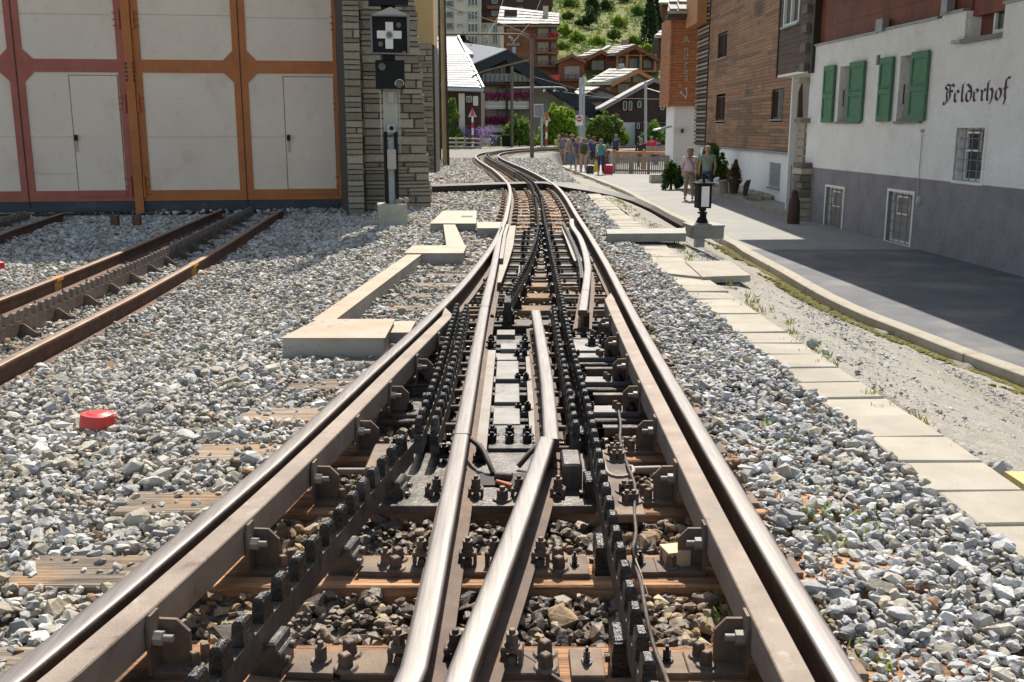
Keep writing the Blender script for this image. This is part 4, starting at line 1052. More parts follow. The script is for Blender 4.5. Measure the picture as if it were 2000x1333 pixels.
o = mb.build('stub_post', M['rail_rust'], None); o.name = 'stub_post'; tag(o, 'pair of short rusty stub posts in the gravel before the depot doors', 'post')
# masonry: individual stones
smesh = []
def stone_shape(seed):
    r = random.Random(seed); mb = MB(); b = .08
    vs = []
    for (n_, q) in ((0, 0), (.75, 0), (1.0, .06)):
        for sx, sz in ((-1,-1),(1,-1),(1,1),(-1,1)):
            vs.append((sx*(.5-q*(r.uniform(.6,1.5)))+r.uniform(-.012,.012), -n_*(1 if n_ < 1 else r.uniform(.93,1.1)), sz*(.5-q*1.3*r.uniform(.6,1.5))+r.uniform(-.02,.02)))
    fs = [(8,9,10),(8,10,11)]
    for k in (0,4): fs += [(k,k+1,k+5,k+4),(k+1,k+2,k+6,k+5),(k+2,k+3,k+7,k+6),(k+3,k,k+4,k+7)]
    mb.add(vs, fs); me = mb.mesh('stone', M['stoneA']); return me
smesh = [stone_shape(k) for k in range(10)]
def masonry(wall, parent, ufun, z0, z1, depth, nface, hmin=.065, hmax=.165, lmin=.16, lmax=.5, seed=3, limit=400, core='mortar'):
    r = random.Random(seed); z = z0; cnt = 0
    while z < z1:
        h = r.choice([r.uniform(hmin, .095), r.uniform(.10, hmax), r.uniform(.08, hmax)])
        ua, ub_ = ufun(z+h/2); u = ua
        while u < ub_-.02:
            w = r.uniform(lmin, lmax)*(1.25 if h > .09 else 1); 
            if u+w > ub_-.10: w = ub_-u
            split = (h > .10 and r.random() < .3)
            for (zz, hh) in (((z, h*.5), (z+h*.5, h*.5)) if split else ((z, h),)):
                c = wall.pt(u+w/2, nface-depth*.85+r.uniform(-.008,.010), zz+hh/2)
                o = inst('stone', r.choice(smesh), parent, c, wall.rz, (w-.012, depth, hh-.010), ry=r.uniform(-.012,.012))
                cnt += 1
            u += w
        z += h
    return cnt
# narrow buttress strip and the battered pier
BS = Wall(G(681,416.5,-.19), G(713,415.8,-.19)); bsL = (G(713,415.8,-.19)-G(681,416.5,-.19)).length
mb = MB(); BS.ub(mb, 0, bsL, -.3, 7.5, -1.3, .0); mb.build('wall', M['mortar'], dep)
masonry(BS, dep, lambda z: (0, bsL), -.27, 3.45, .12, .03, seed=5, lmin=.13, lmax=.34)
PW_ = Wall(G(713,411,-.19), G(845,408.5,-.19))
PU = lambda px, py=HZ: PW_.map(px, py)[0]
zt_ = PW_.map(800, 0)[1]; ur0 = PW_.map(845, 405)[0]; ur1 = PW_.map(812, 0)[0]
edge = lambda z: ur0 + (ur1-ur0)*(z+.17)/(zt_+.17)
pier = thing('stone_pier', 'battered grey-green stone pier with an edge of rough blocks beside the depot doors', 'stone pier', PW_.pt(PU(775), 0, -.19))
mb = MB(); PW_.poly(mb, [(PU(708)+.015, -.4), (edge(-.4)-.02, -.4), (edge(ZTOP)-.02, ZTOP), (PU(708)+.015, ZTOP)], -1.2, -.02); mb.build('wall', M['mortar'], pier)
n_ = masonry(PW_, pier, lambda z: (PU(708)+.004*math.sin(9*z), edge(z)+.02*math.sin(13*z)), -.27, 3.55, .12, .03, seed=8, lmin=.22, lmax=.62)
mb = MB(); PW_.poly(mb, [(PU(708), 3.56), (edge(3.6), 3.56), (edge(7.6), 7.6), (PU(708), 7.6)], -1.2, .02); mb.build('upper_wall', M['stoneA'], pier)
# ochre wall and rubble wall behind the pier
BW = Wall(G(800,372,-.19), G(850,372,-.19))
mb = MB(); BW.pb(mb, 790, -60, 846, 88, -1.2, 0); mb.build('wall', M['ochre'], dep)
mb = MB(); BW.pb(mb, 790, 88, 850, 338, -1.2, -.02); mb.build('wall', M['mortar'], dep)
masonry(BW, dep, lambda z: (BW.map(806,HZ)[0], BW.map(847,HZ)[0]), BW.map(830,338)[1], BW.map(830,88)[1], .10, .03, lmin=.15, lmax=.45, seed=12, hmin=.07, hmax=.15)

# ---------------------------------------------------------------- signal
SW = Wall(G(738,445,-.19), G(797,444,-.19)+V3(0,.0,0))
sg = thing('railway_signal', 'black railway signal with a white cross on a post set in a concrete block', 'railway signal', SW.pt(.2, -.2, -.19))
mb = MB(); SW.pb(mb, 739, 399, 796, 450, -.36, 0, bev=.015); mb.build('base_block', M['concrete'], sg)
def sb_(name, m, px0, py0, px1, py1, n0, n1, bev=0):
    mb = MB(); SW.pb(mb, px0, py0, px1, py1, n0, n1, 0, bev); return mb.build(name, M[m], sg)
sb_('post', 'black_paint', 752, 258, 759, 400, -.25, -.10); sb_('post', 'black_paint', 772, 258, 779, 400, -.25, -.10)
mb = MB(); SW.pb(mb, 758, 270, 773, 400, -.20, -.16); mb.build('post_web', M['galv'], sg)
sb_('panel', 'grey_paint', 750, 178, 778, 258, -.22, -.14); sb_('cap_lamp', 'grey_paint', 758, 180, 770, 202, -.14, -.06)
sb_('terminal_box', 'galv', 756, 243, 772, 259, -.14, .02); mb = MB(); u, z = SW.map(764.5, 251); mb.cyl(SW.pt(u,.02,z), SW.pt(u,.035,z), .03, n=14); mb.build('gland', M['black_paint'], sg)
sb_('junction_box', 'grey_paint', 757, 291, 774, 331, -.16, -.04, .02)
for x in (745, 782):
    mb = MB(); SW.pb(mb, x, 178, x+2.2, 300, -.30, -.27); SW.pb(mb, x-1, 206, x+9 if x < 760 else x-6, 208, -.30, -.26); mb.build('conduit', M['galv'], sg)
sb_('bracket', 'black_paint', 748, 106, 772, 120, -.2, -.05)
sb_('lamp_box', 'black_paint', 734, 118, 790, 174, -.16, .04, .01)
for px, py, hm in ((746,131,'iron'),(779,165,'white_paint')):
    u, z = SW.map(px, py); mb = MB(); r0 = SW.map(px+8, py)[0]-u
    mb.cyl(SW.pt(u,.04,z), SW.pt(u,.055,z), r0*.9, n=18); mb.build('lens', M['lens'], sg)
    mb = MB(); vs = []; fs = []
    for k in range(15):
        an = -.3+ (math.pi+.6)*k/14
        for rr_, nn in ((r0*.98,.04),(r0*1.08,.04),(r0*.98,.16),(r0*1.08,.16)): vs.append(SW.pt(u+rr_*math.cos(an), nn, z+rr_*math.sin(an)))
    for k in range(14):
        a = k*4; fs += [(a,a+4,a+6,a+2),(a+1,a+3,a+7,a+5),(a+2,a+6,a+7,a+3),(a,a+1,a+5,a+4)]
    mb.add(vs, fs); mb.build('lens_hood', M[hm], sg)
sb_('signal_face', 'black_paint', 727, 33, 794, 104, -.10, .02)
mb = MB(); SW.pb(mb, 724.5, 31, 797, 33.5, -.16, .10); SW.pb(mb, 724.5, 31, 727, 106, -.16, .05); SW.pb(mb, 794.5, 31, 799, 104, -.16, .10); SW.pb(mb, 726, 104, 796, 106.5, -.16, .05); mb.build('hood', M['plinth_grey'], sg)
u0, z0 = SW.map(724, 31); u1, _ = SW.map(800, 31); _, z2 = SW.map(762, 15)
mb = MB(); SW.poly(mb, [(u0,z0),(u1,z0),((u0+u1)/2,z2)], -.2, .08); mb.build('gable_cap', M['grey_paint'], sg)
mb = MB(); SW.pb(mb, 736, 61, 784, 76, .02, .035); SW.pb(mb, 752.5, 44, 767.5, 60.6, .02, .0352); SW.pb(mb, 752.5, 76.4, 767.5, 96, .02, .0352); mb.build('white_cross', M['white_paint'], sg)
for px, py, r, m_ in ((760,69,7,'galv'),(778,50,5,'lens'),(743,87,5,'lens')):
    u, z = SW.map(px, py); rr_ = SW.map(px+r, py)[0]-u; mb = MB(); mb.cyl(SW.pt(u,.03,z), SW.pt(u,.05,z), rr_, n=18); mb.build('lens', M[m_], sg)
    if r == 7: mb = MB(); mb.cyl(SW.pt(u,.05,z), SW.pt(u,.056,z), rr_*.7, n=18); mb.build('lens', M['lens'], sg)
sb_('name_plate', 'galv', 786, 101.5, 792, 103, .02, .026)
sb_('bracket', 'black_paint', 745, 12, 772, 20, -.2, -.05); sb_('lamp_box', 'black_paint', 719, -75, 796, 11, -.16, .04, .01); sb_('post', 'black_paint', 753, -420, 778, -75, -.25, -.10)
mb = MB(); rr_ = random.Random(4); p = SW.map(785, 399)
for k in range(14): mb.sphere(SW.pt(p[0]+rr_.uniform(-.07,.08), -.12+rr_.uniform(-.06,.05), p[1]+rr_.uniform(.0,.05)), rr_.uniform(.02,.05), 0, 7, 5)
o = mb.build('rag', M['grey_wood']); tag(o, 'crumpled grey rag lying on the concrete signal base', 'rag')
p = SW.pt(.2,-.2,0); EXCL.append([(p.x-.3,p.y-.25),(p.x+.3,p.y-.25),(p.x+.3,p.y+.25),(p.x-.3,p.y+.25)])

# ================================================================ white plastered house on the right
FW = Wall((9.1, 7.0), (7.63, 26.3))
fh = thing('plastered_house', 'white plastered house with green shutters, grey plinth and painted blackletter name', 'building', (8.4, 16, -1.3))
uA, uB = -3.0, (Vector((7.63,26.3,0))-FW.o).length
ZF = lambda px, py, n=0.0: FW.map(px, py, n)[1]
UF = lambda px, py=HZ, n=0.0: FW.map(px, py, n)[0]
zpl = ZF(1700, 339); ztop = [ (UF(1580,95), ZF(1580,95)), ]
def wall_with_holes(wall, mb, u0, u1, z0, z1, holes, n0, n1):
    """wall slab in strips around rectangular openings (ua,ub,za,zb)"""
    us = sorted(set([u0,u1]+[h[0] for h in holes]+[h[1] for h in holes])); zs = sorted(set([z0,z1]+[h[2] for h in holes]+[h[3] for h in holes]))
    us = [u for u in us if u0 <= u <= u1]; zs = [z for z in zs if z0 <= z <= z1]
    for i in range(len(us)-1):
        run = None
        for j in range(len(zs)-1):
            cu, cz = (us[i]+us[i+1])/2, (zs[j]+zs[j+1])/2
            solid = not any(h[0] < cu < h[1] and h[2] < cz < h[3] for h in holes)
            if solid:
                if run is None: run = [zs[j], zs[j+1]]
                else: run[1] = zs[j+1]
            if (not solid or j == len(zs)-2) and run: wall.ub(mb, us[i], us[i+1], run[0], run[1], n0, n1); run = None
def rect(wall, px0, py0, px1, py1):
    pm = (py0+py1)/2; xm = (px0+px1)/2
    a = sorted((wall.map(px0, pm)[0], wall.map(px1, pm)[0])); b = sorted((wall.map(xm, py0)[1], wall.map(xm, py1)[1])); return (a[0], a[1], b[0], b[1])
w1 = rect(FW, 1640, 129, 1667, 238); w2 = rect(FW, 1757, 108, 1789, 237)
# reveal openings are wider than seen: shutter leaf covers their right part
g1 = rect(FW, 1612, 367, 1646, 452); g2 = rect(FW, 1733, 376, 1781, 476); g3 = rect(FW, 1866, 250, 1921, 355); g4 = rect(FW, 1893, -60, 1960, 70); vent = rect(FW, 1711, 108, 1719, 127)
w1 = (w1[0]-.55*0, w1[1]+.0, w1[2], w1[3])
def widen(w, px0, px1, py): 
    a = sorted((FW.map(px0, py)[0], FW.map(px1, py)[0])); return (a[0], a[1], w[2], w[3])
w1 = widen(w1, 1638, 1684, 185); w2 = widen(w2, 1755, 1806, 170)
mb = MB(); wall_with_holes(FW, mb, uA, uB, zpl, 4.8, [w1, w2, g3, g4, vent], -.40, 0)
# stepped top: cut by building lower, then cladding above
holes_top = []
mb = MB()
segs = [(UF(1716,62), uB, ZF(1650,78)), (UF(1838,38), UF(1716,62), ZF(1780,50)), (UF(1884,20), UF(1838,38), ZF(1860,25)), (UF(1890,20), UF(1884,20), ZF(1887,70)-.0), (uA, UF(1965,8), ZF(1985,5))]
zA = ZF(1650, 79); zB = ZF(1780, 49); zC = ZF(1862, 27); zD = ZF(1985, 4)
bands = [(UF(1716,62), uB, zA), (UF(1840,38), UF(1716,62), zB), (UF(1888,20), UF(1840,38), zC), (UF(1964,8), UF(1888,20), g4[2]-.02), (uA, UF(1964,8), zD)]
for (a, b, zt2) in bands:
    wall_with_holes(FW, mb, a, b, zpl, zt2, [w1, w2, g3, vent], -.40, 0)
mb.build('wall', M['plaster'], fh)
mb = MB(); wall_with_holes(FW, mb, uA, uB, -1.5, zpl, [g1, g2, (g3[0], g3[1], g3[2], zpl+.01)], -.40, .006); mb.build('plinth', M['plinth_grey'], fh)
mb = MB(); FW.ub(mb, uA, uB-.02, -1.5, 4.9, -9, -.41); mb.build('wall', M['smooth_white'], fh)
# rust-red sheet cladding above, as sheets
zc = min(b[2] for b in bands)
mb = MB(); wall_with_holes(FW, mb, UF(1964,8), uB, zC-.1, 4.8, [(UF(1884,20), UF(1964,8), 0, 20)], -.40, -.13); 
u = UF(1964, 8)
rows = [zA-.25+.42*k for k in range(10)]
mb.build('cladding_back', M['rust_sheet'], fh)
for (ua, ub2, z0) in ((UF(1716,62), uB, zA), (UF(1840,38), UF(1716,62), zB), (UF(1888,20), UF(1840,38), zC), (uA, UF(1964,8), zD)):
    z = z0-.02; k = 0
    while z < 4.6:
        h = .46; u = ua + (k % 2)*.3
        uu = ua
        while uu < ub2-.01:
            w = min(.85, ub2-uu)
            if z < 5.2 or uu > UF(1840,38):
                mb = MB(); FW.ub(mb, uu+.004, uu+w-.004, z+.004, min(z+h, 4.8), -.12, -.10+.004*(k % 2)); mb.build('cladding_sheet', M['rust_sheet'], fh)
            else: pass
            uu += w
        z += h+.0; k += 1
        if z > 5.6: break
mb = MB(); FW.ub(mb, uA, uB, 4.7, 4.86, -.40, -.09); mb.build('cladding', M['rust_sheet'], fh)
mb = MB(); FW.ub(mb, uA-.5, uB+.35, 4.85, 5.0, -9.5, 2.15); mb.build('roof', M['slate_roof'], fh)
mb = MB()
for a, b, z in ((UF(1716,62), uB, zA), (UF(1835,40), UF(1716,62), zB), (UF(1886,20), UF(1840,38), zC), (uA, UF(1964,8), zD)): FW.ub(mb, a, b, z, z+.045, -.14, .05)
mb.build('flashing', M['zinc'], fh)
mb = MB(); FW.pb(mb, 1719, 38, 1732, 62, -.05, .10); FW.pb(mb, 1849, -30, 1861, 25, -.05, .10); mb.build('bracket', M['zinc'], fh)
def window(hole, parent, depth=.30, frame='window_wood', fw=.05, mull=1, glass='glass', bars=0, outer=None):
    a, b, c, d = hole; f = MB()
    if outer:
        o_ = MB(); t = .055
        for (x0,x1,y0,y1) in ((a-t,a,c-t,d+t),(b,b+t,c-t,d+t),(a,b,c-t,c),(a,b,d,d+t)): FW.ub(o_, x0, x1, y0, y1, -.02, .02)
        ow = o_.build('window_surround', M[outer], parent)
    for (x0,x1,y0,y1) in ((a,a+fw,c,d),(b-fw,b,c,d),(a+fw,b-fw,c,c+fw),(a+fw,b-fw,d-fw,d)): FW.ub(f, x0, x1, y0, y1, -depth-.03, -depth+.03)
    for k in range(mull):
        u = a+(b-a)*(k+1)/(mull+1); FW.ub(f, u-fw/2, u+fw/2, c+fw, d-fw, -depth-.03, -depth+.035)
    w = f.build('window', M[frame], parent)
    g = MB(); FW.ub(g, a, b, c, d, -depth-.035, -depth-.01); g.build('pane', M[glass], w)
    if bars:
        g = MB()
        for k in range(1, 5): z = c+(d-c)*k/5; FW.ub(g, a+.01, b-.01, z-.008, z+.008, -.06, -.045)
        for k in range(1, 4): u = a+(b-a)*k/4; FW.ub(g, u-.008, u+.008, c+.01, d-.01, -.044, -.03)
        g.build('window_bar', M['plinth_grey'], w)
        g = MB(); uu = (a+b)/2; hu = (b-a)*.26; z0, z1 = c+(d-c)*.56, c+(d-c)*.93
        for (x0,x1,y0,y1) in ((uu-hu,uu-hu+.035,z0,z1),(uu+hu-.035,uu+hu,z0,z1),(uu-hu+.035,uu+hu-.035,z0,z0+.035),(uu-hu+.035,uu+hu-.035,z1-.035,z1)): FW.ub(g, x0, x1, y0, y1, -.075, -.05)
        g.build('vent_sash', M['white_paint'], w)
    return w
window(w1, fh); window(w2, fh)
window(g1, fh, .11, 'white_paint', .04, 0, 'curtain', 1, 'white_paint'); window(g2, fh, .11, 'white_paint', .04, 0, 'curtain', 1, 'white_paint'); window(g3, fh, .22, 'white_paint', .04, 0, 'glass', 1, 'plaster')
mb = MB()
a, b, c, d = g4; zs_ = c-.01
FW.ub(mb, UF(1888,20)-.05, UF(1884,20)+.2, c-.06, c-.0, -.2, .10); mb.build('window_sill', M['zinc'], fh)
mb = MB(); FW.ub(mb, UF(1964,8), UF(1888,20), c-.08, c, -.2, .09); mb.build('window_sill', M['plinth_grey'], fh)
mb = MB(); FW.ub(mb, UF(1964,8), UF(1888,20), c, 4.8, -.40, -.30); mb.build('cladding', M['rust_sheet'], fh)
gw = rect(FW, 1921, -60, 1962, 62); gw = (gw[0], gw[1], c+.05, c+1.6)
f = MB(); fw = .06
for (x0,x1,y0,y1) in ((gw[0],gw[0]+fw,gw[2],gw[3]),(gw[1]-fw,gw[1],gw[2],gw[3]),(gw[0]+fw,gw[1]-fw,gw[2],gw[2]+fw),(gw[0]+fw,gw[1]-fw,gw[3]-fw,gw[3])): FW.ub(f, x0, x1, y0, y1, -.29, -.22)
w = f.build('window', M['white_paint'], fh); f = MB(); FW.ub(f, gw[0], gw[1], gw[2], gw[3], -.295, -.27); f.build('pane', M['glass'], w)
mb = MB(); FW.ub(mb, w1[0]-.02, w1[1]+.02, w1[2]-.05, w1[2], -.3, .06); mb.build('window_sill', M['plinth_grey'], fh)
mb = MB(); FW.ub(mb, w2[0]-.02, w2[1]+.02, w2[2]-.05, w2[2], -.3, .06); mb.build('window_sill', M['plinth_grey'], fh)
for w_ in (w1, w2):
    mb = MB(); uu = w_[1]-.0; mb.cyl(FW.pt(uu-.006,-.12,w_[2]+.35), FW.pt(uu-.006,-.12,w_[2]+.75), .012, n=6); mb.build('window_stay', M['iron'], fh)
def shutter(px0, py0, px1, py1, ang, right):
    a, b, c, d = rect(FW, px0, py0, px1, py1); w = (b-a); t = new_obj('shutter', None, fh, (0,0,0))
    def hb_(name, u0, u1, z0, z1, n0, n1): m_ = MB(); FW.ub(m_, u0, u1, z0, z1, n0, n1); return m_
    mb = MB(); FW.ub(mb, a, b, c, d, .035, .062)
    for (x0,x1,y0,y1) in ((a,a+.07,c,d),(b-.07,b,c,d),(a+.07,b-.07,c,c+.13),(a+.07,b-.07,d-.13,d),(a+.07,b-.07,(c+d)/2-.09,(c+d)/2+.01)): FW.ub(mb, x0, x1, y0, y1, .062, .082)
    FW.ub(mb, a+.09, b-.09, (c+d)/2+.035, (c+d)/2+.06, .062, .085)
    mb.build('shutter_leaf', M['green_shutter'], t)
    mb = MB(); FW.ub(mb, a+.10 if right else a+.05, b-.05, c+.02, c+.05, .0, .04); FW.ub(mb, a+.05, b-.05, d-.06, d-.03, .0, .04); mb.build('hinge', M['iron'], t)
for q in ((1612,129,1632,240,0,0),(1662,121,1690,239,0,1),(1721,113,1746,238,0,0),(1783,101,1815,237,0,1)): shutter(*q)
mb = MB(); a, b, c, d = vent
for k in range(6): FW.ub(mb, a, b, c+(d-c)*k/6+.01, c+(d-c)*(k+.6)/6, -.08, -.03)
mb.build('vent_grille', M['iron'], fh)
# lightning conductor with its two round boxes
mb = MB(); mb.tube([FW.pt(UF(1804,262), .03, ZF(1804,262)), FW.pt(UF(1801,300), .03, ZF(1801,300)), FW.pt(UF(1795,380), .03, ZF(1795,380))], .010, 6); mb.sphere(FW.pt(UF(1804,256), .03, ZF(1804,256)), .04); mb.sphere(FW.pt(UF(1797,393), .02, ZF(1797,393)), .07, sc=(1,1,1.5)); mb.build('conduit', M['grey_paint'], fh)
# ---- blackletter name, broad-nib strokes
LT = {
 'F': (.84, [[(.30,.95),(.18,1.0),(.06,.90),(.10,.78),(.22,.72),(.20,.45),(.26,.12),(.16,-.10),(.02,-.12),(.0,.02),(.08,.10)], [(.30,.98),(.48,.92),(.66,.98),(.82,.84)], [(.48,.90),(.44,.62),(.50,.30),(.36,.05),(.22,-.04)], [(.40,.58),(.58,.64),(.70,.56)]]),
 'e': (.56, [[(.40,.48),(.30,.62),(.16,.56),(.08,.46),(.10,.12),(.22,-.02),(.40,.12)], [(.12,.36),(.36,.50)]]),
 'l': (.36, [[(.28,1.02),(.14,.88),(.14,.14),(.24,-.02),(.34,.08)]]),
 'd': (.66, [[(.16,.92),(.30,.84),(.50,.60),(.50,.14),(.34,-.02),(.16,.10),(.14,.42),(.28,.56),(.44,.50)]]),
 'r': (.46, [[(.06,.54),(.16,.46),(.16,.12),(.24,-.02),(.30,.04)], [(.18,.46),(.34,.60),(.42,.50)]]),
 'h': (.64, [[(.26,1.02),(.12,.90),(.12,.14),(.20,-.02)], [(.14,.48),(.34,.60),(.48,.46),(.48,.06),(.34,-.22)]]),
 'o': (.60, [[(.30,.60),(.14,.44),(.12,.14),(.30,-.02),(.46,.14),(.48,.44),(.32,.60)]]),
 'f': (.50, [[(.46,1.06),(.32,1.10),(.20,.98),(.18,.30),(.22,.02),(.14,-.26)], [(.04,.56),(.36,.62)]]),
}
word = 'Felderhof'; tot = sum(LT[c][0] for c in word)
uL, zL0 = FW.map(1844, 200); uR, _ = FW.map(1970, 205); zbase = (FW.map(1850,200)[1]); hgt = ZF(1850,160)-ZF(1850,200)
mb = MB(); cur = 0; kk = 0
for c in word:
    wdt, strokes = LT[c]
    for st in strokes:
        st3 = []
        pp = spline([V3(x, y) for x, y in st], .05)
        for i in range(len(pp)-1):
            nib = (.066, .060)
            q = []
            for (p_, s_) in ((pp[i],-1),(pp[i+1],-1),(pp[i+1],1),(pp[i],1)):
                x = p_.x + s_*nib[0]*.9; yy = p_.y + s_*nib[1]*.75
                u = uL + (uR-uL)*(cur+x)/tot; z = zbase + hgt*yy*.86 + .0
                q.append((u, z))
            n = .010 + .00012*(kk % 40); kk += 1
            mb.add([FW.pt(u, n, z) for u, z in q], [(0,1,2,3)])
    cur += wdt
mb.build('painted_name', M['letter'], fh)

# ================================================================ larch-clad building behind it
TW = Wall((8.62, 29.3), (8.45, 46.0))
tb = thing('timber_building', 'large weathered larch-clad building with a white base and a louvred end strip', 'building', (8.5, 38, -1.2))
ZW = lambda px, py: TW.map(px, py)[1]; UW = lambda px, py=HZ: TW.map(px, py)[0]
uw0, uw1 = 0.0, 16.2; zc0 = TW.map(1500, 296)[1]
u_l0, u_l1 = UW(1380), UW(1358)
hs = [rect(TW, 1403, 65, 1421, 113), rect(TW, 1399, 188, 1417, 236), rect(TW, 1508, 175, 1531, 233), rect(TW, 1404,-60,1422,-15)]
bwin = rect(TW, 1502, 318, 1524, 367)
mb = MB(); wall_with_holes(TW, mb, uw0, uw1, -1.5, zc0-.05, [bwin], -.3, 0); mb.build('wall', M['smooth_white'], tb)
mb = MB(); TW.ub(mb, uw0, uw1, -1.5, 7.9, -8, -.31); mb.build('wall', M['board_dark'], tb)
mb = MB(); TW.ub(mb, uw0-.02, uw1, zc0-.05, zc0+.03, -.3, .08); mb.build('flashing', M['zinc'], tb)
# boards as real planks
mb = MB(); z = zc0+.04; k = 0; r = random.Random(5); bh = .115
while z < 7.75:
    u = uw0
    while u < u_l0-.02:
        w = r.uniform(1.6, 4.6); e = min(u+w, u_l0)
        if u_l0-e < .3: e = u_l0
        parts = [(u, e)]; vv_ = r.choice([0,0,0,0,0,1,2,3])
        for h in hs:
            if z+bh > h[2] and z < h[3]:
                np_ = []
                for (a, b) in parts:
                    if b <= h[0] or a >= h[1]: np_.append((a, b)); continue
                    if a < h[0]: np_.append((a, h[0]))
                    if b > h[1]: np_.append((h[1], b))
                parts = np_
        for (a, b) in parts:
            if b-a > .03:
                TW.ub(mb, a+.002, b-.002, z+.004, z+bh-.004, -.02, .02+r.uniform(0,.010), vv_)
        u = e
    z += bh; k += 1
BM = [M['board'], mat('larch_dark_streak', (.20,.115,.065), (.14,.08,.05), scale=1.3, rough=.8, stretch=(1,.7,14), pos=True), mat('larch_light', (.33,.19,.105), (.23,.13,.07), scale=1.3, rough=.8, stretch=(1,.7,14), pos=True), mat('larch_red', (.28,.135,.065), (.19,.095,.05), scale=1.3, rough=.8, stretch=(1,.7,14), pos=True)]
o = mb.build('board', BM, tb); kind(o, 'stuff')
M['window_dark'] = mat('dark_stained_frame', (.10,.05,.03), (.07,.035,.02), scale=6, rough=.6)
for i, h in enumerate(hs + [bwin]):
    a, b, c, d = h; f = MB(); fw = .06
    for (x0,x1,y0,y1) in ((a,a+fw,c,d),(b-fw,b,c,d),(a+fw,b-fw,c,c+fw),(a+fw,b-fw,d-fw,d),((a+b)/2-.02,(a+b)/2+.02,c+fw,d-fw)): TW.ub(f, x0, x1, y0, y1, -.12, -.05)
    w = f.build('window', M['window_dark' if i < 4 else 'grey_paint'], tb); g = MB(); TW.ub(g, a, b, c, d, -.14, -.11); g.build('pane', M['glass' if i < 4 else 'curtain'], w)
    if i == 4:
        g = MB()
        for k in range(12): z = c+(d-c)*k/12; TW.ub(g, a+.03, b-.03, z+.01, z+(d-c)/12-.01, -.10, -.03)
        g.build('blind_slat', M['galv'], w)
    mb = MB(); TW.ub(mb, a-.04, b+.04, c-.05, c-.002, -.1, .07); mb.build('window_sill', M['zinc'], tb)
    mb = MB()
    if i == 2: TW.ub(mb, a+.02, a+.05, c+.03, d-.03, .02, .16); mb.build('open_sash', M['galv'], w)
# louvre strip at the far end
lv = MB(); z = TW.map(1369, 280)[1]; n = 0
mb = MB(); TW.ub(mb, u_l0+.02, u_l1, zc0, 7.85, -.2, -.02); mb.build('louvre_back', M['iron'], tb)
slm = MB(); slm.box((0,0,0), (u_l1-u_l0-.04, .09, .085)); sm_ = slm.mesh('slat', M['board_dark']); slw = slm.mesh('slat', M['grey_wood'])
while z < 7.8:
    inst('slat', slw if n % 3 else sm_, tb, TW.pt((u_l0+u_l1)/2+.01, .02, z), TW.rz); z += .17; n += 1
mb = MB(); TW.ub(mb, u_l0-.05, u_l0+.02, zc0, 7.85, -.02, .07); TW.ub(mb, uw0-.03, uw0+.03, zc0, 7.85, -.02, .08); mb.build('trim_board', M['dark_wood'], tb)
mb = MB(); TW.ub(mb, u_l0+.5, u_l1+.6, ZW(1360,57), 7.85, .08, .5); mb.build('bay_end', M['orange_wood'], tb)
mb = MB(); TW.ub(mb, -.2, uw1+.6, 7.9, 8.05, -8, 1.4); mb.build('roof', M['slate_roof'], tb)
# projecting timber bay between the two houses
BY = Wall((7.62, 26.4), (7.58, 29.45)); bu0, bu1 = 0.0, 3.05
bay = thing('timber_bay', 'dark projecting log bay with a window, joined to the white house', 'building bay', (7.9, 28, 2.9))
zb0 = BY.map(1512, 149)[1]
bh_ = rect(BY, 1533, -40, 1563, 48)
mb = MB(); BY.ub(mb, bu0-.05, bu1, zb0-.06, zb0+.01, -1.1, -.01); mb.build('soffit', M['smooth_white'], bay)
mb = MB(); BY.ub(mb, bu0, bu1, zb0+.02, 6.5, -1.1, -.10); mb.build('bay_body', M['board_dark'], bay)
z = zb0; mb = MB()
while z < 6.4:
    for (a, b) in (((bu0, bh_[0]), (bh_[1], bu1)) if bh_[2] < z+.05 < bh_[3] else ((bu0, bu1),)): BY.ub(mb, a, b, z+.003, z+.127, -.10, -.0+r.uniform(-.006,.006))
    z += .13
o = mb.build('board', M['board_dark'], bay); kind(o, 'stuff')
mb = MB(); BY.ub(mb, bu1-.05, bu1+.03, zb0-.05, 6.5, -1.1, .03); mb.build('corner_trim', M['iron'], bay)
f = MB(); a, b, c, d = bh_; fw = .06
for (x0,x1,y0,y1) in ((a,a+fw,c,d),(b-fw,b,c,d),(a+fw,b-fw,c,c+fw),(a+fw,b-fw,d-fw,d),((a+b)/2-.03,(a+b)/2+.03,c+fw,d-fw)): BY.ub(f, x0, x1, y0, y1, -.09, .02)
w = f.build('window', M['white_paint'], bay); f = MB(); BY.ub(f, a, b, c, d, -.095, -.06); f.build('pane', M['glass'], w)
mb = MB(); BY.ub(mb, a-.06, b+.08, c-.05, c-.002, -.05, .08); mb.build('window_sill', M['galv'], bay)
M['log_grey'] = mat('dark_grey_log_end', (.17,.15,.13), (.11,.095,.08), scale=4, rough=.9, pos=True)
lg = MB(); lg.box((0,0,0), (.44,.22,.20), bev=.015); lme = lg.mesh('log_end', M['log_grey'])
for k in range(7):
    inst('log_end', lme, bay, BY.pt(.20, .04+(k % 2)*.0, BY.map(1572, 133)[1]+k*.48), BY.rz)
mb = MB(); BY.ub(mb, -.35, -.06, zb0-.1, 6.5, -1.0, .05); mb.build('side_wall', M['iron'], bay)
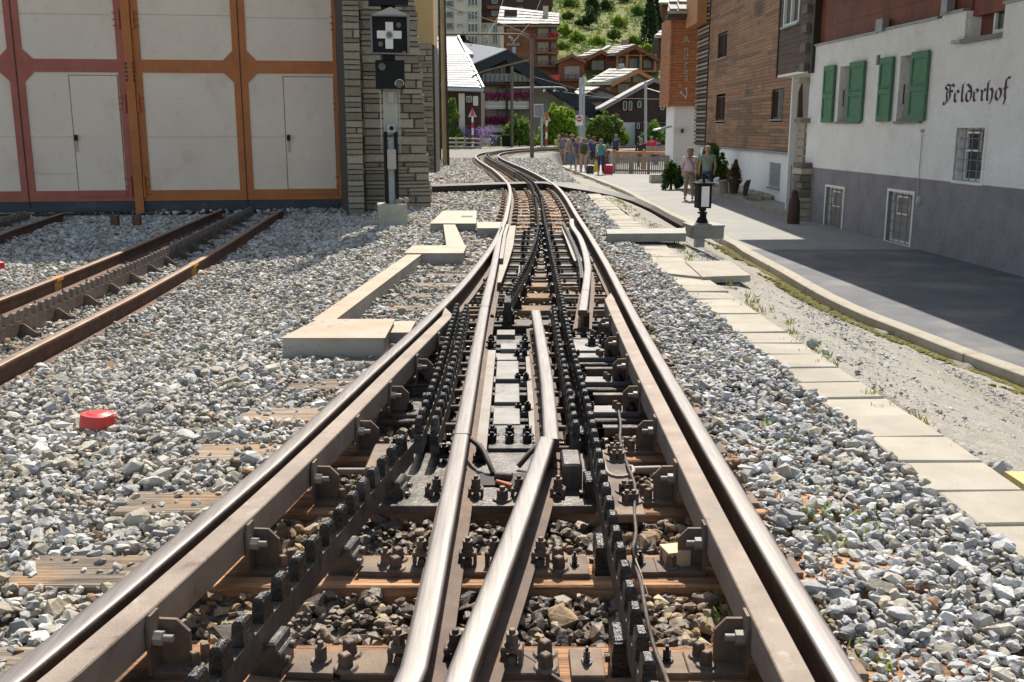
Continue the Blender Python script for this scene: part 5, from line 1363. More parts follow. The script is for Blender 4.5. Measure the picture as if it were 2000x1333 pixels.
# slatted balcony stack between the houses
bal = thing('slatted_balcony', 'narrow balcony of grey boards with gaps, wedged between the two houses', 'balcony', (7.7, 28.3, -.2))
SB = Wall((7.72, 26.9), (7.95, 28.6))
for k, py in enumerate((246, 264, 280, 296)):
    mb = MB(); z = SB.map(1558, py)[1]; SB.ub(mb, -.1, 1.5, z-.09, z+.09, -.05, 0); mb.build('slat', M['grey_wood'], bal)
mb = MB(); z = SB.map(1558, 320)[1]; SB.ub(mb, -.1, 1.5, z-.19, z+.19, -.05, 0); mb.build('slat', M['grey_wood'], bal)
mb = MB(); z = SB.map(1558, 235)[1]; SB.ub(mb, -.1, 1.6, z-.03, z+.03, -.1, .05); mb.build('hand_rail', M['iron'], bal)
mb = MB(); 
for u in (.0, .72, 1.45): SB.ub(mb, u-.03, u+.03, -1.2, 1.45, -.12, -.05)
mb.build('post', M['smooth_white'], bal)
mb = MB(); p = Vector((8.05, 28.9, 0)); mb.bb(7.9, 8.7, 28.9, 29.0, -1.3, 3.0); o = mb.build('link_wall', M['smooth_white'], tb)
mb = MB(); mb.prism([D(1558,230,28.6), D(1568,230,28.6), D(1568,160,28.6), D(1561,180,28.6)], (0,.1,0)); mb.build('arched_door', M['board_dark'], bal)
for (px, py) in ((1570,158),(1572,236)):
    mb = MB(); p = FW.pt(UF(px+8,py), .06, ZF(px+8,py)); mb.box(p, (.5,.22,.12), .3, bev=.02); mb.build('corbel_stone', M['stoneA'], fh)
# rough stone corner pier
SP = Wall((7.62, 25.6), (7.42, 26.4)); sp = thing('corner_pier', 'rough grey stone pier standing at the far corner of the white house', 'stone pier', (7.5, 26, -1.2))
mb = MB(); mb.bb(7.45,7.8,25.9,26.5,-1.2,SP.map(1570,325)[1]-.05); mb.build('pier_core', M['mortar'], sp)
M['log_grey'];z = -1.2; zt3 = SP.map(1570, 322)[1]; k = 0
while z < zt3:
    h = r.uniform(.13,.22); mb = MB(); mb.box((7.60+r.uniform(-.04,.04), 26.1, z+h/2), (.46+r.uniform(-.06,.08), .66, h-.015), .05+r.uniform(-.08,.08), bev=.025); mb.build('stone', M['log_grey'] if int(z*10) % 2 else M['stoneA'], sp); z += h
# carved dark post beside it
p = GP(1549, 438); mb = MB(); zt4 = D(1549, 375, p.y).z
mb.cyl((p.x,p.y,p.z),(p.x,p.y,zt4-.25), .16, .14, 10); mb.cyl((p.x,p.y,zt4-.25),(p.x,p.y,zt4-.08), .14, .08, 10); mb.sphere((p.x,p.y,zt4-.03), .09)
o = mb.build('carved_post', M['dark_wood']); tag(o, 'short dark carved wooden post beside the rough stone pier', 'wooden post')
# metal gate railing
gt = thing('metal_gate', 'light metal railing gate between the white base wall and the stone pier', 'gate', (7.9, 29, -1.1))
a = D(1541, 395, 28.3); b = D(1560, 395, 28.0); zg0, zg1 = D(1541, 392, 28.3).z, D(1541, 332, 28.3).z
mb = MB(); 
for zz in (zg0+.08, zg1): mb.tube([V3(a.x,a.y,zz), V3(b.x,b.y,zz)], .02, 6)
mb.tube([V3(a.x,a.y,zg1), V3(b.x,b.y,zg0+.1)], .015, 6); mb.build('rail', M['galv'], gt)
for k in range(7): 
    q = a.lerp(b, k/6); mb = MB(); mb.cyl((q.x,q.y,zg0),(q.x,q.y,zg1+(.12 if k in (0,6) else 0)), .016 if k % 6 else .03, n=6); mb.build('baluster', M['galv'], gt)

# ================================================================ timber tower with name
AY = 48.2; AW = Wall((D(1290,250,AY).x, AY), (D(1360,250,AY).x, AY))
at = thing('timber_tower_house', 'red larch tower of a house with vertical white name letters over a white base', 'building', (D(1330,290,AY).x, AY+2, -1.1))
za0 = AW.map(1320, 208)[1]; za1 = AW.map(1320, 36)[1]
uu0, uu1 = AW.map(1308,150)[0], AW.map(1358,150)[0]+1.3
mb = MB(); AW.ub(mb, AW.map(1318,250)[0], uu1, -1.3, za0+.1, -2.8, -.25); mb.build('wall', M['smooth_white'], at)
mb = MB(); AW.ub(mb, uu0+.02, uu1, za0+.03, za1, -3.0, -.06); mb.build('wall', M['board_red'], at)
z = za0; mb = MB(); us_ = uu0+.02
while z < za1-.05:
    mb.bb(AW.pt(uu0,0,0).x-.02, AW.pt(uu0,0,0).x+.05, AY+.08, AY+3.0, z+.006, z+.124); AW.ub(mb, us_+.04, uu1, z+.006, z+.124, -.06, .02+r.uniform(-.01,.01)); z += .13
o = mb.build('board', M['board_red'], at); kind(o, 'stuff')
mb = MB(); AW.ub(mb, us_-.05, us_+.05, za0-.03, za1, -.06, .06); mb.build('trim_board', M['board_red'], at)
mb = MB(); zz = AW.map(1320, 36)[1]; zt5 = AW.map(1330, -2)[1]
vs = [AW.pt(uu0-.35,1.0,zz+.1), AW.pt(uu1,1.0,zz+.1), AW.pt(uu1,-3,zt5+1.6), AW.pt(uu0+.5,-3,zt5+1.6)]
mb.prism(vs, (0,0,.12)); mb.build('roof', M['slate_roof'], at)
for k in range(7):
    for j in range(6):
        t = j/6; mb = MB(); c = vs[0].lerp(vs[3], t+.08).lerp(vs[1].lerp(vs[2], t+.08), (k+.5)/7)
        mb.box(c+V3(r.uniform(-.05,.05),0,.15), ((uu1-uu0)/7, .75, .05), r.uniform(-.05,.05), rx=.42); mb.build('roof_slab', M['slate_roof'], at)
mb = MB(); AW.ub(mb, uu0-.3, uu1, zz-.08, zz+.1, -.1, 1.0); mb.build('fascia', M['dark_wood'], at)
def text3d(ch, p, size, rz, m, parent, name='letter', ext=.012):
    cu = bpy.data.curves.new(name, 'FONT'); cu.body = ch; cu.size = size; cu.extrude = ext; cu.offset = .004; cu.align_x = 'CENTER'; cu.align_y = 'CENTER'; cu.materials.append(M[m])
    tmp = bpy.data.objects.new('tmp_text', cu); C.objects.link(tmp); bpy.context.view_layer.update()
    me = bpy.data.meshes.new_from_object(tmp.evaluated_get(bpy.context.evaluated_depsgraph_get())); bpy.data.objects.remove(tmp)
    o = new_obj(name, me, parent, Vector(p)-(wloc(parent) if parent else Vector())); o.rotation_euler = (math.pi/2, 0, rz); return o
for ch, py in (('A',78),('n',99),('d',109),('r',125),('e',138),('a',152)):
    py = {'A':78,'n':97,'d':110,'r':126,'e':139,'a':152}[ch]
    u, z = AW.map(1340, py); text3d(ch, AW.pt(u, .07, z), .47, AW.rz, 'slab', at)
def flower(u, z, s):
    mb = MB()
    for k in range(8):
        an = k*math.pi/4; mb.add([AW.pt(u+.25*s*math.cos(an-.2), .05, z+.25*s*math.sin(an-.2)), AW.pt(u+s*math.cos(an), .06, z+s*math.sin(an)), AW.pt(u+.25*s*math.cos(an+.2), .05, z+.25*s*math.sin(an+.2))], [(0,1,2)])
    mb.cyl(AW.pt(u,.04,z), AW.pt(u,.07,z), s*.3, n=8); mb.build('flower_emblem', M['white_paint'], at)
for px, py, s in ((1330,181,.13),(1340,174,.12),(1328,168,.07)): u, z = AW.map(px, py); flower(u, z, s)
mb = MB(); mb.tube([AW.pt(*(lambda q: (q[0], .05, q[1]))(AW.map(px, py))) for px, py in ((1332,184),(1336,188),(1339,193))], .02, 5); mb.tube([AW.pt(*(lambda q: (q[0], .05, q[1]))(AW.map(px, py))) for px, py in ((1341,177),(1341,185),(1339,193))], .02, 5); mb.build('flower_stem', M['white_paint'], at)
mb = MB(); AW.pb(mb, 1331.5, 252, 1335.5, 260, -.25, -.1); mb.build('wall_lamp', M['iron'], at)
mb = MB(); c = AW.map(1300, 258); mb.prism([D(1283,256,47), D(1313,249,47), D(1313,246,47), D(1284,253,47)], (0,1.6,0)); mb.build('awning', M['galv'], at)
# ================================================================ far terrain
def hz(x, y):
    t = max(0, y-96); return -1.05 + .235*t + .6*math.sin(x*.11+y*.05)*min(1, t/20) + .0006*t*t*.3
xs_ = [-120+6*i for i in range(42)]; ys_ = [95+4*i for i in range(60)]
sheet('hillside', xs_, ys_, hz, 'grass', 'steep alpine meadow hillside behind the village', 'hillside')
# embankment wall along the inside of the curve
wl_ = [p for p in offset([q for q in CL if q.y > 55.5 or (q.y > 53 and q.x > -1)], 2.35)]
wl_ = [kerb[-1].copy()] + [p for p in wl_ if p.y > 0 and p.x > 2.1]
wpts = [GP(1060,313,.0)]
e = G(1048,309,-.35); wpts = [V3(2.15,66.2,0), V3(1.75,64.5,0), V3(2.1,62.0+3.2,0)]
wv = [G(1125,337,-.95), G(1071,316,-.6), G(1050,308,-.35), G(1049,303.5,-.35), G(1062,300.5,-.35), G(1085,299,-.35), G(1110,298,-.35), G(1150,296.5,-.35), G(1230,295,-.35), G(1330,294,-.35)]
wv2 = [Vector((p.x, p.y, -.35)) for p in wv[2:]]
mb = MB(); mb.sweep(spline(wv2, .7), [(-.16,-.9),(-.16,0),(.16,0),(.16,-.9)])
o = mb.build('retaining_wall', M['kerb']); kind(o, 'structure'); tag(o, 'curved pale concrete retaining wall between the curving track and the sunken footway', 'retaining wall')

# ================================================================ vegetation
def leaves(mb, blobs, n, ls, seed, mi=0, squash=1.0):
    r = np.random.RandomState(seed); tot = sum(b[3]*b[3] for b in blobs)
    for (c0, c1, c2, rad, *sz) in blobs:
        s = sz[0] if sz else 1.0
        k = int(n*rad*rad/tot)
        d = r.normal(size=(k,3)); d /= np.linalg.norm(d, axis=1)[:,None]
        q = np.abs(r.uniform(.25,1.08,k))**.45
        lump = 1+.22*np.sin(d[:,0]*5+seed)*np.sin(d[:,1]*4+seed*.7)*np.sin(d[:,2]*6)
        P_ = d*rad*(q*lump)[:,None]; P_[:,2] *= s
        a = r.normal(size=(k,3)); a /= np.linalg.norm(a, axis=1)[:,None]
        b_ = np.cross(a, r.normal(size=(k,3))); b_ /= np.linalg.norm(b_, axis=1)[:,None]
        w = ls*r.uniform(.5,1.2,k)
        for i in range(k):
            p = Vector(P_[i])+Vector((c0,c1,c2)); A_ = Vector(a[i])*w[i]; B_ = Vector(b_[i])*w[i]*.55
            mb.add([p-A_, p+B_, p+A_, p-B_], [(0,1,2,3)], mi)
def plant(name, label, cat, base, blobs, n, ls, m, seed, trunk=None, group=None, extra=None):
    t = thing(name, label, cat, base, group)
    base = Vector(base); B_ = [(base.x+b[0], base.y+b[1], base.z+b[2], *b[3:]) for b in blobs]
    mb = MB(); leaves(mb, B_, n, ls, seed); mb.build('crown', M[m], t)
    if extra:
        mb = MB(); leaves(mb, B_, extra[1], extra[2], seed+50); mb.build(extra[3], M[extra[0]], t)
    mb = MB(); top = max(b[2] for b in B_); h = trunk or .06
    mb.tube([base-V3(0,0,.2), base+V3(.03,0,(top-base.z)*.6), Vector(B_[0][:3])], [h, h*.7, h*.3], 6)
    for b in B_[:5]: mb.tube([base+V3(0,0,(b[2]-base.z)*.25), base.lerp(Vector(b[:3]), .6), Vector(b[:3])], [h*.5, h*.35, h*.15], 5)
    mb.build('trunk', M['bark'], t); return t
def bushes_px(name, label, px0, py0, px1, py1, Y, m, n, ls, seed, extra=None, cat='bush', nb=7, zb=None):
    """shrub filling a photo box at distance Y"""
    r = random.Random(seed); b = D((px0+px1)/2, py1, Y); w = (D(px1, py1, Y)-D(px0, py1, Y)).x; h = D(px0, py0, Y).z - b.z
    bl = []
    for k in range(nb*2):
        f = r.uniform(.06,.94); top = 1-1.3*abs(f-.5)**1.5*1.6
        rad = min(w, h)*r.uniform(.11,.22); z = max(rad*.8, h*r.uniform(.12,.92)*top-rad*.3)
        bl.append(((f-.5)*w*.92, r.uniform(-.2,.2)*w, z, rad, r.uniform(.9,1.4)))
    for k in range(9):
        f = r.uniform(.1,.9); bl.append(((f-.5)*w, r.uniform(-.1,.1)*w, h*r.uniform(.6,.97)*(1-abs(f-.5)*.9), min(w,h)*.07, 2.2))
    bl.insert(0, (0, 0, h*.45, min(w*.26, h*.30), 1.2))
    if zb is not None: b.z = zb
    return plant(name, label, cat, b, bl, n, ls, m, seed, extra=extra)
bushes_px('shrub', 'bright green shrub behind the tall brown pole, tallest of the row', 1056, 192, 1132, 290, 76, 'leaf_bright', 6000, .15, 1, ('leaf_bright',2500,.12,'inner_leaves'))
bushes_px('shrub', 'rounded green bush with yellowing leaves right of the no-entry sign', 1140, 212, 1222, 284, 76, 'leaf_mid', 6000, .15, 2, ('leaf_yellow',2400,.12,'yellow_leaves'))
bushes_px('shrub', 'loose grey-green shrub left of the tall brown pole', 985, 222, 1044, 288, 80, 'leaf_mid', 2600, .13, 3, ('leaf_bright',1200,.12,'new_leaves'))
bushes_px('shrub', 'airy green shrub before the dark timber house', 1246, 232, 1312, 284, 78, 'leaf_mid', 2200, .13, 4)
bushes_px('tree', 'green tree at the left beside the dark-walled building', 852, 172, 902, 285, 71, 'leaf_mid', 4200, .11, 5, ('leaf_bright',900,.1,'new_leaves'), cat='tree')
bushes_px('shrub', 'leafy garden shrub in front of the picket fence by the woman', 1286, 314, 1334, 366, 38, 'leaf_dark', 1900, .07, 6, ('leaf_mid',900,.07,'new_leaves'))
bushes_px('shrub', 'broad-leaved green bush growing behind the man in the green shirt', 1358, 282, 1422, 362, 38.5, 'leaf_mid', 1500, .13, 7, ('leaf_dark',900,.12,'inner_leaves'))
# verge, flowers
mb = MB(); leaves(mb, [(D(px,284,74).x, 74+q, D(px,282,74).z, .8, .5) for q, px in enumerate(range(880,1120,14))], 3800, .11, 21)
o = mb.build('verge_plants', M['leaf_bright']); kind(o, 'stuff'); tag(o, 'low green plants along the verge behind the track curve', 'ground cover')
mb = MB(); leaves(mb, [(D(px,272,72).x, 72, D(px,266,72).z, .55, 1.3) for px in range(888,960,7)], 1500, .07, 22)
o = mb.build('lavender', M['leaf_lav']); kind(o, 'stuff'); tag(o, 'purple flowering plants behind the wooden rail fence', 'flowers')
for k, (px, w, Y, m, lb) in enumerate(((970,40,79,'black_paint','dark green refuse bin partly under a shrub'),(992,36,78.5,'black_paint','black refuse bin beside the thin steel post'))):
    pass
def bin_(px0, px1, py0, py1, Y, lb, m):
    t = thing('refuse_bin', lb, 'bin', D((px0+px1)/2, py1, Y)); a = D(px0, py0, Y); b = D(px1, py1, Y)
    mb = MB(); mb.box(((a.x+b.x)/2, Y, (a.z+b.z)/2), (b.x-a.x, .8, a.z-b.z), taper=1.08); mb.build('bin_body', M[m], t)
    mb = MB(); mb.box(((a.x+b.x)/2, Y, a.z+.04), (b.x-a.x+.15, .95, .1), bev=.03); mb.build('lid', M[m], t)
M['bin_green'] = mat('bin_green', (.03,.075,.045), (.02,.05,.03), scale=2, rough=.5)
bin_(957, 977, 268, 285, 77, 'dark green refuse bin by the track curve', 'bin_green'); bin_(981, 1001, 266, 286, 77, 'black refuse bin at the foot of the thin steel post', 'black_paint')

# ================================================================ poles, arms, wires
def pole(label, px, pyt, pyb, Y, w, m, name='catenary_pole', px2=None):
    a = D(px2 or px, pyt, Y); b = D(px, pyb, Y); t = thing(name, label, 'pole', b); r_ = w*Y/FPX/2
    mb = MB(); mb.cyl(b-V3(0,0,.3), a, r_, r_*.92, 10); mb.build('shaft', M[m], t); return t
p1 = pole('tall brown catenary pole standing beside the curve in the middle', 1039, 76, 306, 51, 8, 'grey_wood')
M['pole_brown'] = mat('brown_painted_pole', (.16,.12,.095), (.12,.09,.07), scale=2, rough=.7, pos=True)
p1.children[0].data.materials[0] = M['pole_brown']
mb = MB(); mb.tube([D(1039,84,51), D(1034,76,51), D(1022,69,51), D(1005,67,51), D(860,67,47)], .055, 6); mb.build('cross_arm', M['pole_brown'], p1)
mb = MB(); mb.tube([D(1035,70,51), D(988,50,50), D(858,9,47)], .025, 5); mb.tube([D(1033,118,51),D(950,138,51),D(930,146,51),D(921,152,51)], .04, 6); mb.build('stay', M['pole_brown'], p1)
for px in (950, 999):
    mb = MB(); mb.tube([D(px-6,72,50.5), D(px,74,50.5), D(px+2,80,50.5), D(px+1,87,50.5)], .06, 6); mb.build('insulator', M['slab'], p1)
p2 = pole('thin steel catenary post in front of the flowered balconies', 1000, 130, 280, 76, 6, 'pole_brown')
mb = MB(); mb.tube([D(1000,172,76), D(1090,171,76), D(1102,172,76), D(1108,178,76)], .06, 6); mb.build('cross_arm', M['galv'], p2)
for px in (1063, 1083): mb = MB(); mb.tube([D(px,172,76), D(px+2,176,76), D(px-2,179,76)], .06, 5); mb.build('insulator', M['white_paint'], p2)
p3 = pole('left of the twin grey steel poles carrying the no-entry sign', 1134, 152, 278, 73, 7, 'galv')
p4 = pole('right of the twin grey steel poles beside the no-entry sign', 1140, 148, 278, 74, 5, 'galv')
p5 = pole('light grey steel pole in front of the dark timber house', 1261, 160, 272, 74, 6, 'galv')
mb = MB(); mb.tube([D(1263,173,74),D(1300,184,72)], .03, 5); mb.build('stay', M['galv'], p5)
# cluster of masts beside the pier
c1 = thing('lattice_mast', 'dark lattice mast on a concrete foot beside the stone pier', 'mast', G(853,330,-.19))
Y_ = G(853,326,-.19).y; a = D(846,-260,Y_); b = D(851,318,Y_)
for dx in (0, 10):
    mb = MB(); mb.tube([D(846+dx,-260,Y_), D(850+dx,318,Y_)], .045, 6); mb.build('leg', M['iron'], c1)
for k in range(14):
    y0 = -60+28*k; mb = MB(); mb.tube([D(847,y0,Y_), D(858,y0+(0 if k % 2 else 0),Y_)], .022, 5); mb.build('lattice_bar', M['galv' if k % 3 == 0 else 'iron'], c1)
mb = MB(); a = D(843,312,Y_); b = D(862,331,Y_); mb.box(((a.x+b.x)/2, Y_, (a.z+b.z)/2), (b.x-a.x, .5, a.z-b.z), bev=.02); mb.build('base_block', M['concrete'], c1)
c2 = thing('wooden_mast', 'pale mossy wooden mast between the lattice mast and the brown post', 'mast', G(868,332,-.19))
mb = MB(); mb.cyl(D(869,332,Y_), D(858,-260,Y_), .085, .07, 10); mb.build('shaft', M['pole_wood'], c2)
c3 = thing('brown_post', 'dark brown steel post leaning slightly beside the mossy wooden mast', 'mast', G(875,328,-.19))
mb = MB(); mb.cyl(D(875,328,Y_+.3), D(860,-260,Y_+.3), .065, .06, 8); mb.build('shaft', M['dark_wood'], c3)
mb = MB(); mb.tube(spline([D(842,18,Y_),D(826,20,Y_),D(820,30,Y_),D(824,40,Y_),D(838,50,Y_)], .1), .012, 5); mb.box(D(841,24,Y_), (.1,.1,.45)); mb.build('cable', M['iron'], c1)
def wire(nm, lb, pts, r=.012):
    mb = MB(); mb.tube([D(*p) for p in pts], r, 4); o = mb.build(nm, M['iron']); tag(o, lb, 'overhead wire')
wire('overhead_wire', 'overhead wire sloping down over the black-roofed chalet', [(1001,142,76),(1040,150,72),(1110,170,80),(1185,190,90)], .022)
wire('overhead_wire', 'level overhead wires crossing before the dark timber house', [(1085,178,76),(1180,192,74),(1300,195,70)], .02)
wire('overhead_wire', 'thin overhead wire rising from the middle pole to the top of the picture', [(950,72,50.5),(975,30,60),(985,-10,70)], .012)
wire('overhead_wire', 'thin overhead wire rising over the stone-slab chalet roof', [(1000,86,50.5),(1040,40,70),(1060,-10,90)], .012)
# cabinet, signs
cab = thing('trackside_cabinet', 'grey trackside board with a white rim beside the tall brown pole', 'cabinet', D(1056,285,70))
mb = MB(); a = D(1044,205,70); b = D(1060,228,70); mb.box(((a.x+b.x)/2,70,(a.z+b.z)/2), (b.x-a.x,.1,a.z-b.z), bev=.02); mb.build('board', M['plinth_grey'], cab)
mb = MB(); mb.box(((a.x+b.x)/2,70.07,(a.z+b.z)/2), (b.x-a.x+.08,.04,a.z-b.z+.08), bev=.01); mb.build('rim', M['white_paint'], cab)
mb = MB(); mb.cyl(D(1058,285,70), D(1058,228,70), .08, n=8); mb.build('post', M['galv'], cab)
M['sign_red'] = mat('sign_red', (.55,.03,.03), (.48,.025,.025), scale=3, rough=.45)
def warn(px, pyb, Y, lb):
    t = thing('warning_sign', lb, 'warning sign', D(px, pyb, Y)); k = Y/FPX
    zz = lambda py: D(px, py, Y).z; x = D(px, 250, Y).x
    seg = [(pyb,-10),(pyb-12,1),(0,0)]
    cols = ['white_paint','sign_red']; top = pyb-56; h = 56/5.0
    y0 = pyb
    for i, (hh, m) in enumerate(((9,'white_paint'),(13,'sign_red'),(13,'white_paint'),(12,'sign_red'),(12,'white_paint'))):
        mb = MB(); mb.cyl((x,Y,zz(y0)), (x,Y,zz(y0-hh)), 1.9*k, n=8); mb.build('post_band', M[m], t); y0 -= hh
    za, zb2 = zz(pyb-57), zz(pyb-75); r_ = 8.5*k
    mb = MB(); mb.prism([(x-r_,Y-.06,za),(x+r_,Y-.06,za),(x,Y-.06,zb2)], (0,.03,0)); mb.build('sign_plate', M['galv'], t)
    mb = MB(); mb.prism([(x-r_*.38,Y-.075,za+.12*(zb2-za)),(x+r_*.38,Y-.075,za+.12*(zb2-za)),(x+r_*.12,Y-.075,zb2),(x-r_*.12,Y-.075,zb2)], (0,.012,0)); mb.build('sign_face', M['sign_red'], t)
warn(923, 286, 70, 'triangular warning sign on a red and white post by the wooden rail fence')
warn(1067.5, 294, 62, 'triangular warning sign on a red and white post right of the tall brown pole')
ne = thing('no_entry_sign', 'round red no-entry symbol on a white rectangular plate', 'road sign', D(1131,245,72.8))
mb = MB(); a = D(1124.5,225.5,72.8); b = D(1138,246,72.8); mb.box(((a.x+b.x)/2,72.8,(a.z+b.z)/2), (b.x-a.x,.03,a.z-b.z)); mb.build('sign_plate', M['white_paint'], ne)
mb = MB(); c = D(1131.3,233,72.77); mb.cyl(c, c+V3(0,-.02,0), 5.2*72.8/FPX, n=24, sm=False); mb.build('disc', M['sign_red'], ne)
mb = MB(); mb.box(c+V3(0,-.03,0), (.30,.01,.075)); mb.build('bar', M['white_paint'], ne)

# ================================================================ fences
def picket(name, label, px0, px1, pyt, pyb, Y0, Y1, n, m, rails=(.2,.8), w=.5, cat='fence'):
    t = thing(name, label, cat, D(px0, pyb, Y0))
    a = D(px0, pyb, Y0); b = D(px1, pyb, Y1); h = D(px0, pyt, Y0).z - a.z; b.z = a.z
    dd = (b-a); L_ = dd.length; rz = math.atan2(dd.y, dd.x)
    pm = MB(); pm.box((0,0,h/2), (L_/n*w, .025, h)); me = pm.mesh('picket', M[m])
    for k in range(n): inst('picket', me, t, a+dd*((k+.5)/n), rz, (1,1,1+rnd.uniform(-.03,.03)))
    mb = MB(); 
    for f in rails: mb.box(a+dd*.5+V3(0,.03,h*f), (L_,.04,.09), rz)
    mb.build('rail', M[m], t)
    for k in range(0, 5):
        p = a+dd*(k/4); mb = MB(); mb.box(p+V3(0,.06,h*.52), (.12,.12,h*1.05), rz); mb.build('post', M[m], t)
    return t
picket('picket_fence', 'grey picket fence beside the walking group, below the orange rail', 1199, 1336, 304, 340, 50.5, 49, 34, 'grey_wood', w=.62)
orl = thing('timber_railing', 'orange-brown timber handrail above the picket fence', 'railing', D(1258,315,53))
mb = MB(); a = D(1200,299,54); b = D(1338,299.5,52); mb.tube([a,b], .09, 6); mb.build('hand_rail', M['orange_wood'], orl)
for px in (1201, 1258, 1330):
    mb = MB(); c = D(px,297,53); mb.box((c.x,53.1,c.z-.4), (.16,.16,1.0)); mb.build('post', M['orange_wood'], orl)
fe = thing('rail_fence', 'weathered wooden rail fence with three rails left of the warning sign', 'fence', D(910,290,68))
for z_, in ((272,),(280,),(288,)): 
    mb = MB(); mb.tube([D(876,z_-1,66), D(908,z_-1,68), D(940,z_,70)], .05, 5); mb.build('rail', M['slab'], fe)
for px, Y in ((891,67),(908,68),(938,70)): mb = MB(); mb.cyl(D(px,292,Y), D(px,267,Y), .08, n=6); mb.build('post', M['grey_wood'], fe)
picket('plank_fence', 'low grey plank wall behind the people at the bend', 1262, 1336, 286, 296, 60, 60, 26, 'grey_wood', w=.9)
bl_ = thing('garden_block', 'low grey concrete block in front of the leafy garden shrub', 'concrete block', D(1283,360,42)); mb = MB(); a = D(1272,346,42); b = D(1296,361,42); mb.box(((a.x+b.x)/2,42.3,(a.z+b.z)/2), (b.x-a.x,.7,a.z-b.z+.2), bev=.02); mb.build('block', M['concrete'], bl_)

# rockery in front of the white base
rk_ = thing('rockery', 'low rockery of reddish stones and slate slabs along the white base wall', 'rockery', GP(1450,385))
r = random.Random(9)
for k in range(26):
    px = r.uniform(1396,1512); py = 372+(px-1396)/116*20+r.uniform(-6,6); p = GP(px, py)
    mb = MB(); mb.box(p+V3(0,0,.06), (r.uniform(.25,.7), r.uniform(.3,.8), r.uniform(.08,.2)), r.uniform(-.8,.8), rx=r.uniform(-.25,.25), ry=r.uniform(-.25,.25), bev=.03); mb.build('stone', M['rock_r' if 0 else ('stoneA' if k % 2 else 'chalet_stone')] if 'chalet_stone' in M else M['stoneA'], rk_)
mb = MB(); mb.sweep([GP(1392,377,.05), GP(1440,389,.05), GP(1470,402,.05), GP(1560,424,.05)], [(-.06,-.1),(-.06,.08),(.06,.08),(.06,-.1)]); mb.build('edging', M['grey_wood'], rk_)
pc = thing('potted_conifer', 'small browned cone-shaped conifer in a dark pot', 'potted plant', D(1433,378,33.6))
b = D(1433,378,33.6); zt6 = D(1433,315,33.6).z; zm = D(1433,353,33.6).z
mb = MB(); mb.cyl(b, (b.x,b.y,zm), .13, .20, 12); mb.cyl((b.x,b.y,zm), (b.x,b.y,zm+.03), .24, .24, 12); mb.build('pot', M['dark_wood'], pc)
mb = MB()
for k in range(9): f = k/8; leaves(mb, [(b.x+.03*f, b.y, zm+.05+(zt6-zm-.05)*f, .22*(1-f)+.03, 1.2)], 160, .05, 60+k)
mb.build('foliage', M['leaf_brown'], pc)
mb = MB(); q = D(1462,380,33); mb.prism([D(1452,382,33), D(1459,382,33), D(1467,351,33), D(1463,353,33), D(1460,352,33), D(1454,362,33)], (0,.12,0)); o = mb.build('standing_slate', M['dark_wood']); tag(o, 'upright jagged dark slate in the rockery', 'stone')
mb = MB(); mb.cyl(D(1413,378,34.2), D(1413,354,34.2), .17, .16, 10); mb.cyl(D(1413,354,34.2), D(1413,352.5,34.2), .30, .30, 12); o = mb.build('stump_table', M['grey_wood']); tag(o, 'short stump with a flat top beside the potted conifer', 'stump')

# ================================================================ far houses
def house(name, label, Y, px0, px1, py_eave, wallm, depth=9, zb=None, cat='house'):
    t = thing(name, label, cat, V3(D((px0+px1)/2, 250, Y).x, Y, -1.2)); x0 = D(px0,250,Y).x; x1 = D(px1,250,Y).x; z1 = D(px0,py_eave,Y).z
    zb = (-1.3 if Y < 96 else hz((x0+x1)/2, Y)-2) if zb is None else zb
    mb = MB(); mb.bb(x0, x1, Y, Y+depth, zb, z1); mb.build('wall', M[wallm], t); return t
def pane_px(t, px0, py0, px1, py1, Y, frame='white_paint', glass='far_glass', mull=1, fw=1.0):
    a = D(px0, py0, Y); b = D(px1, py1, Y); fw = fw*Y/FPX; mb = MB(); yy = Y-.05
    for (x0,x1,z0,z1) in ((a.x,a.x+fw,b.z,a.z),(b.x-fw,b.x,b.z,a.z),(a.x,b.x,b.z,b.z+fw),(a.x,b.x,a.z-fw,a.z)): mb.bb(x0, x1, yy-.06, yy+.02, z0, z1)
    for k in range(mull): x = a.x+(b.x-a.x)*(k+1)/(mull+1); mb.bb(x-fw*.4, x+fw*.4, yy-.05, yy+.02, b.z, a.z)
    w = mb.build('window', M[frame], t); mb = MB(); mb.bb(a.x, b.x, yy-.015, yy+.04, b.z, a.z); mb.build('pane', M[glass], w); return w
def gable(t, Y, pxl, pyl, pxp, pyp, pxr, pyr, depth, m, thick=.35, over=.8, fas='dark_wood', ov2=None):
    """two roof planes running back from the gable front"""
    L_ = D(pxl, pyl, Y-over); P_ = D(pxp, pyp, Y-over); R_ = D(pxr, pyr, Y-over)
    for a, b in ((L_, P_), (P_, R_)):
        mb = MB(); mb.prism([a, b, b-V3(0,0,thick*.5), a-V3(0,0,thick*.5)], (0, depth+over, 0)); mb.build('roof', M[m], t)
        mb = MB(); mb.prism([a+V3(0,-.02,.02), b+V3(0,-.02,.02), b-V3(0,.02,thick), a-V3(0,.02,thick)], (0,.12,0)); mb.build('bargeboard', M[fas], t)
def gwall(t, Y, pts, m, depth=8):
    mb = MB(); mb.prism([D(px, py, Y) for px, py in pts], (0, depth, 0)); mb.build('wall', M[m], t)
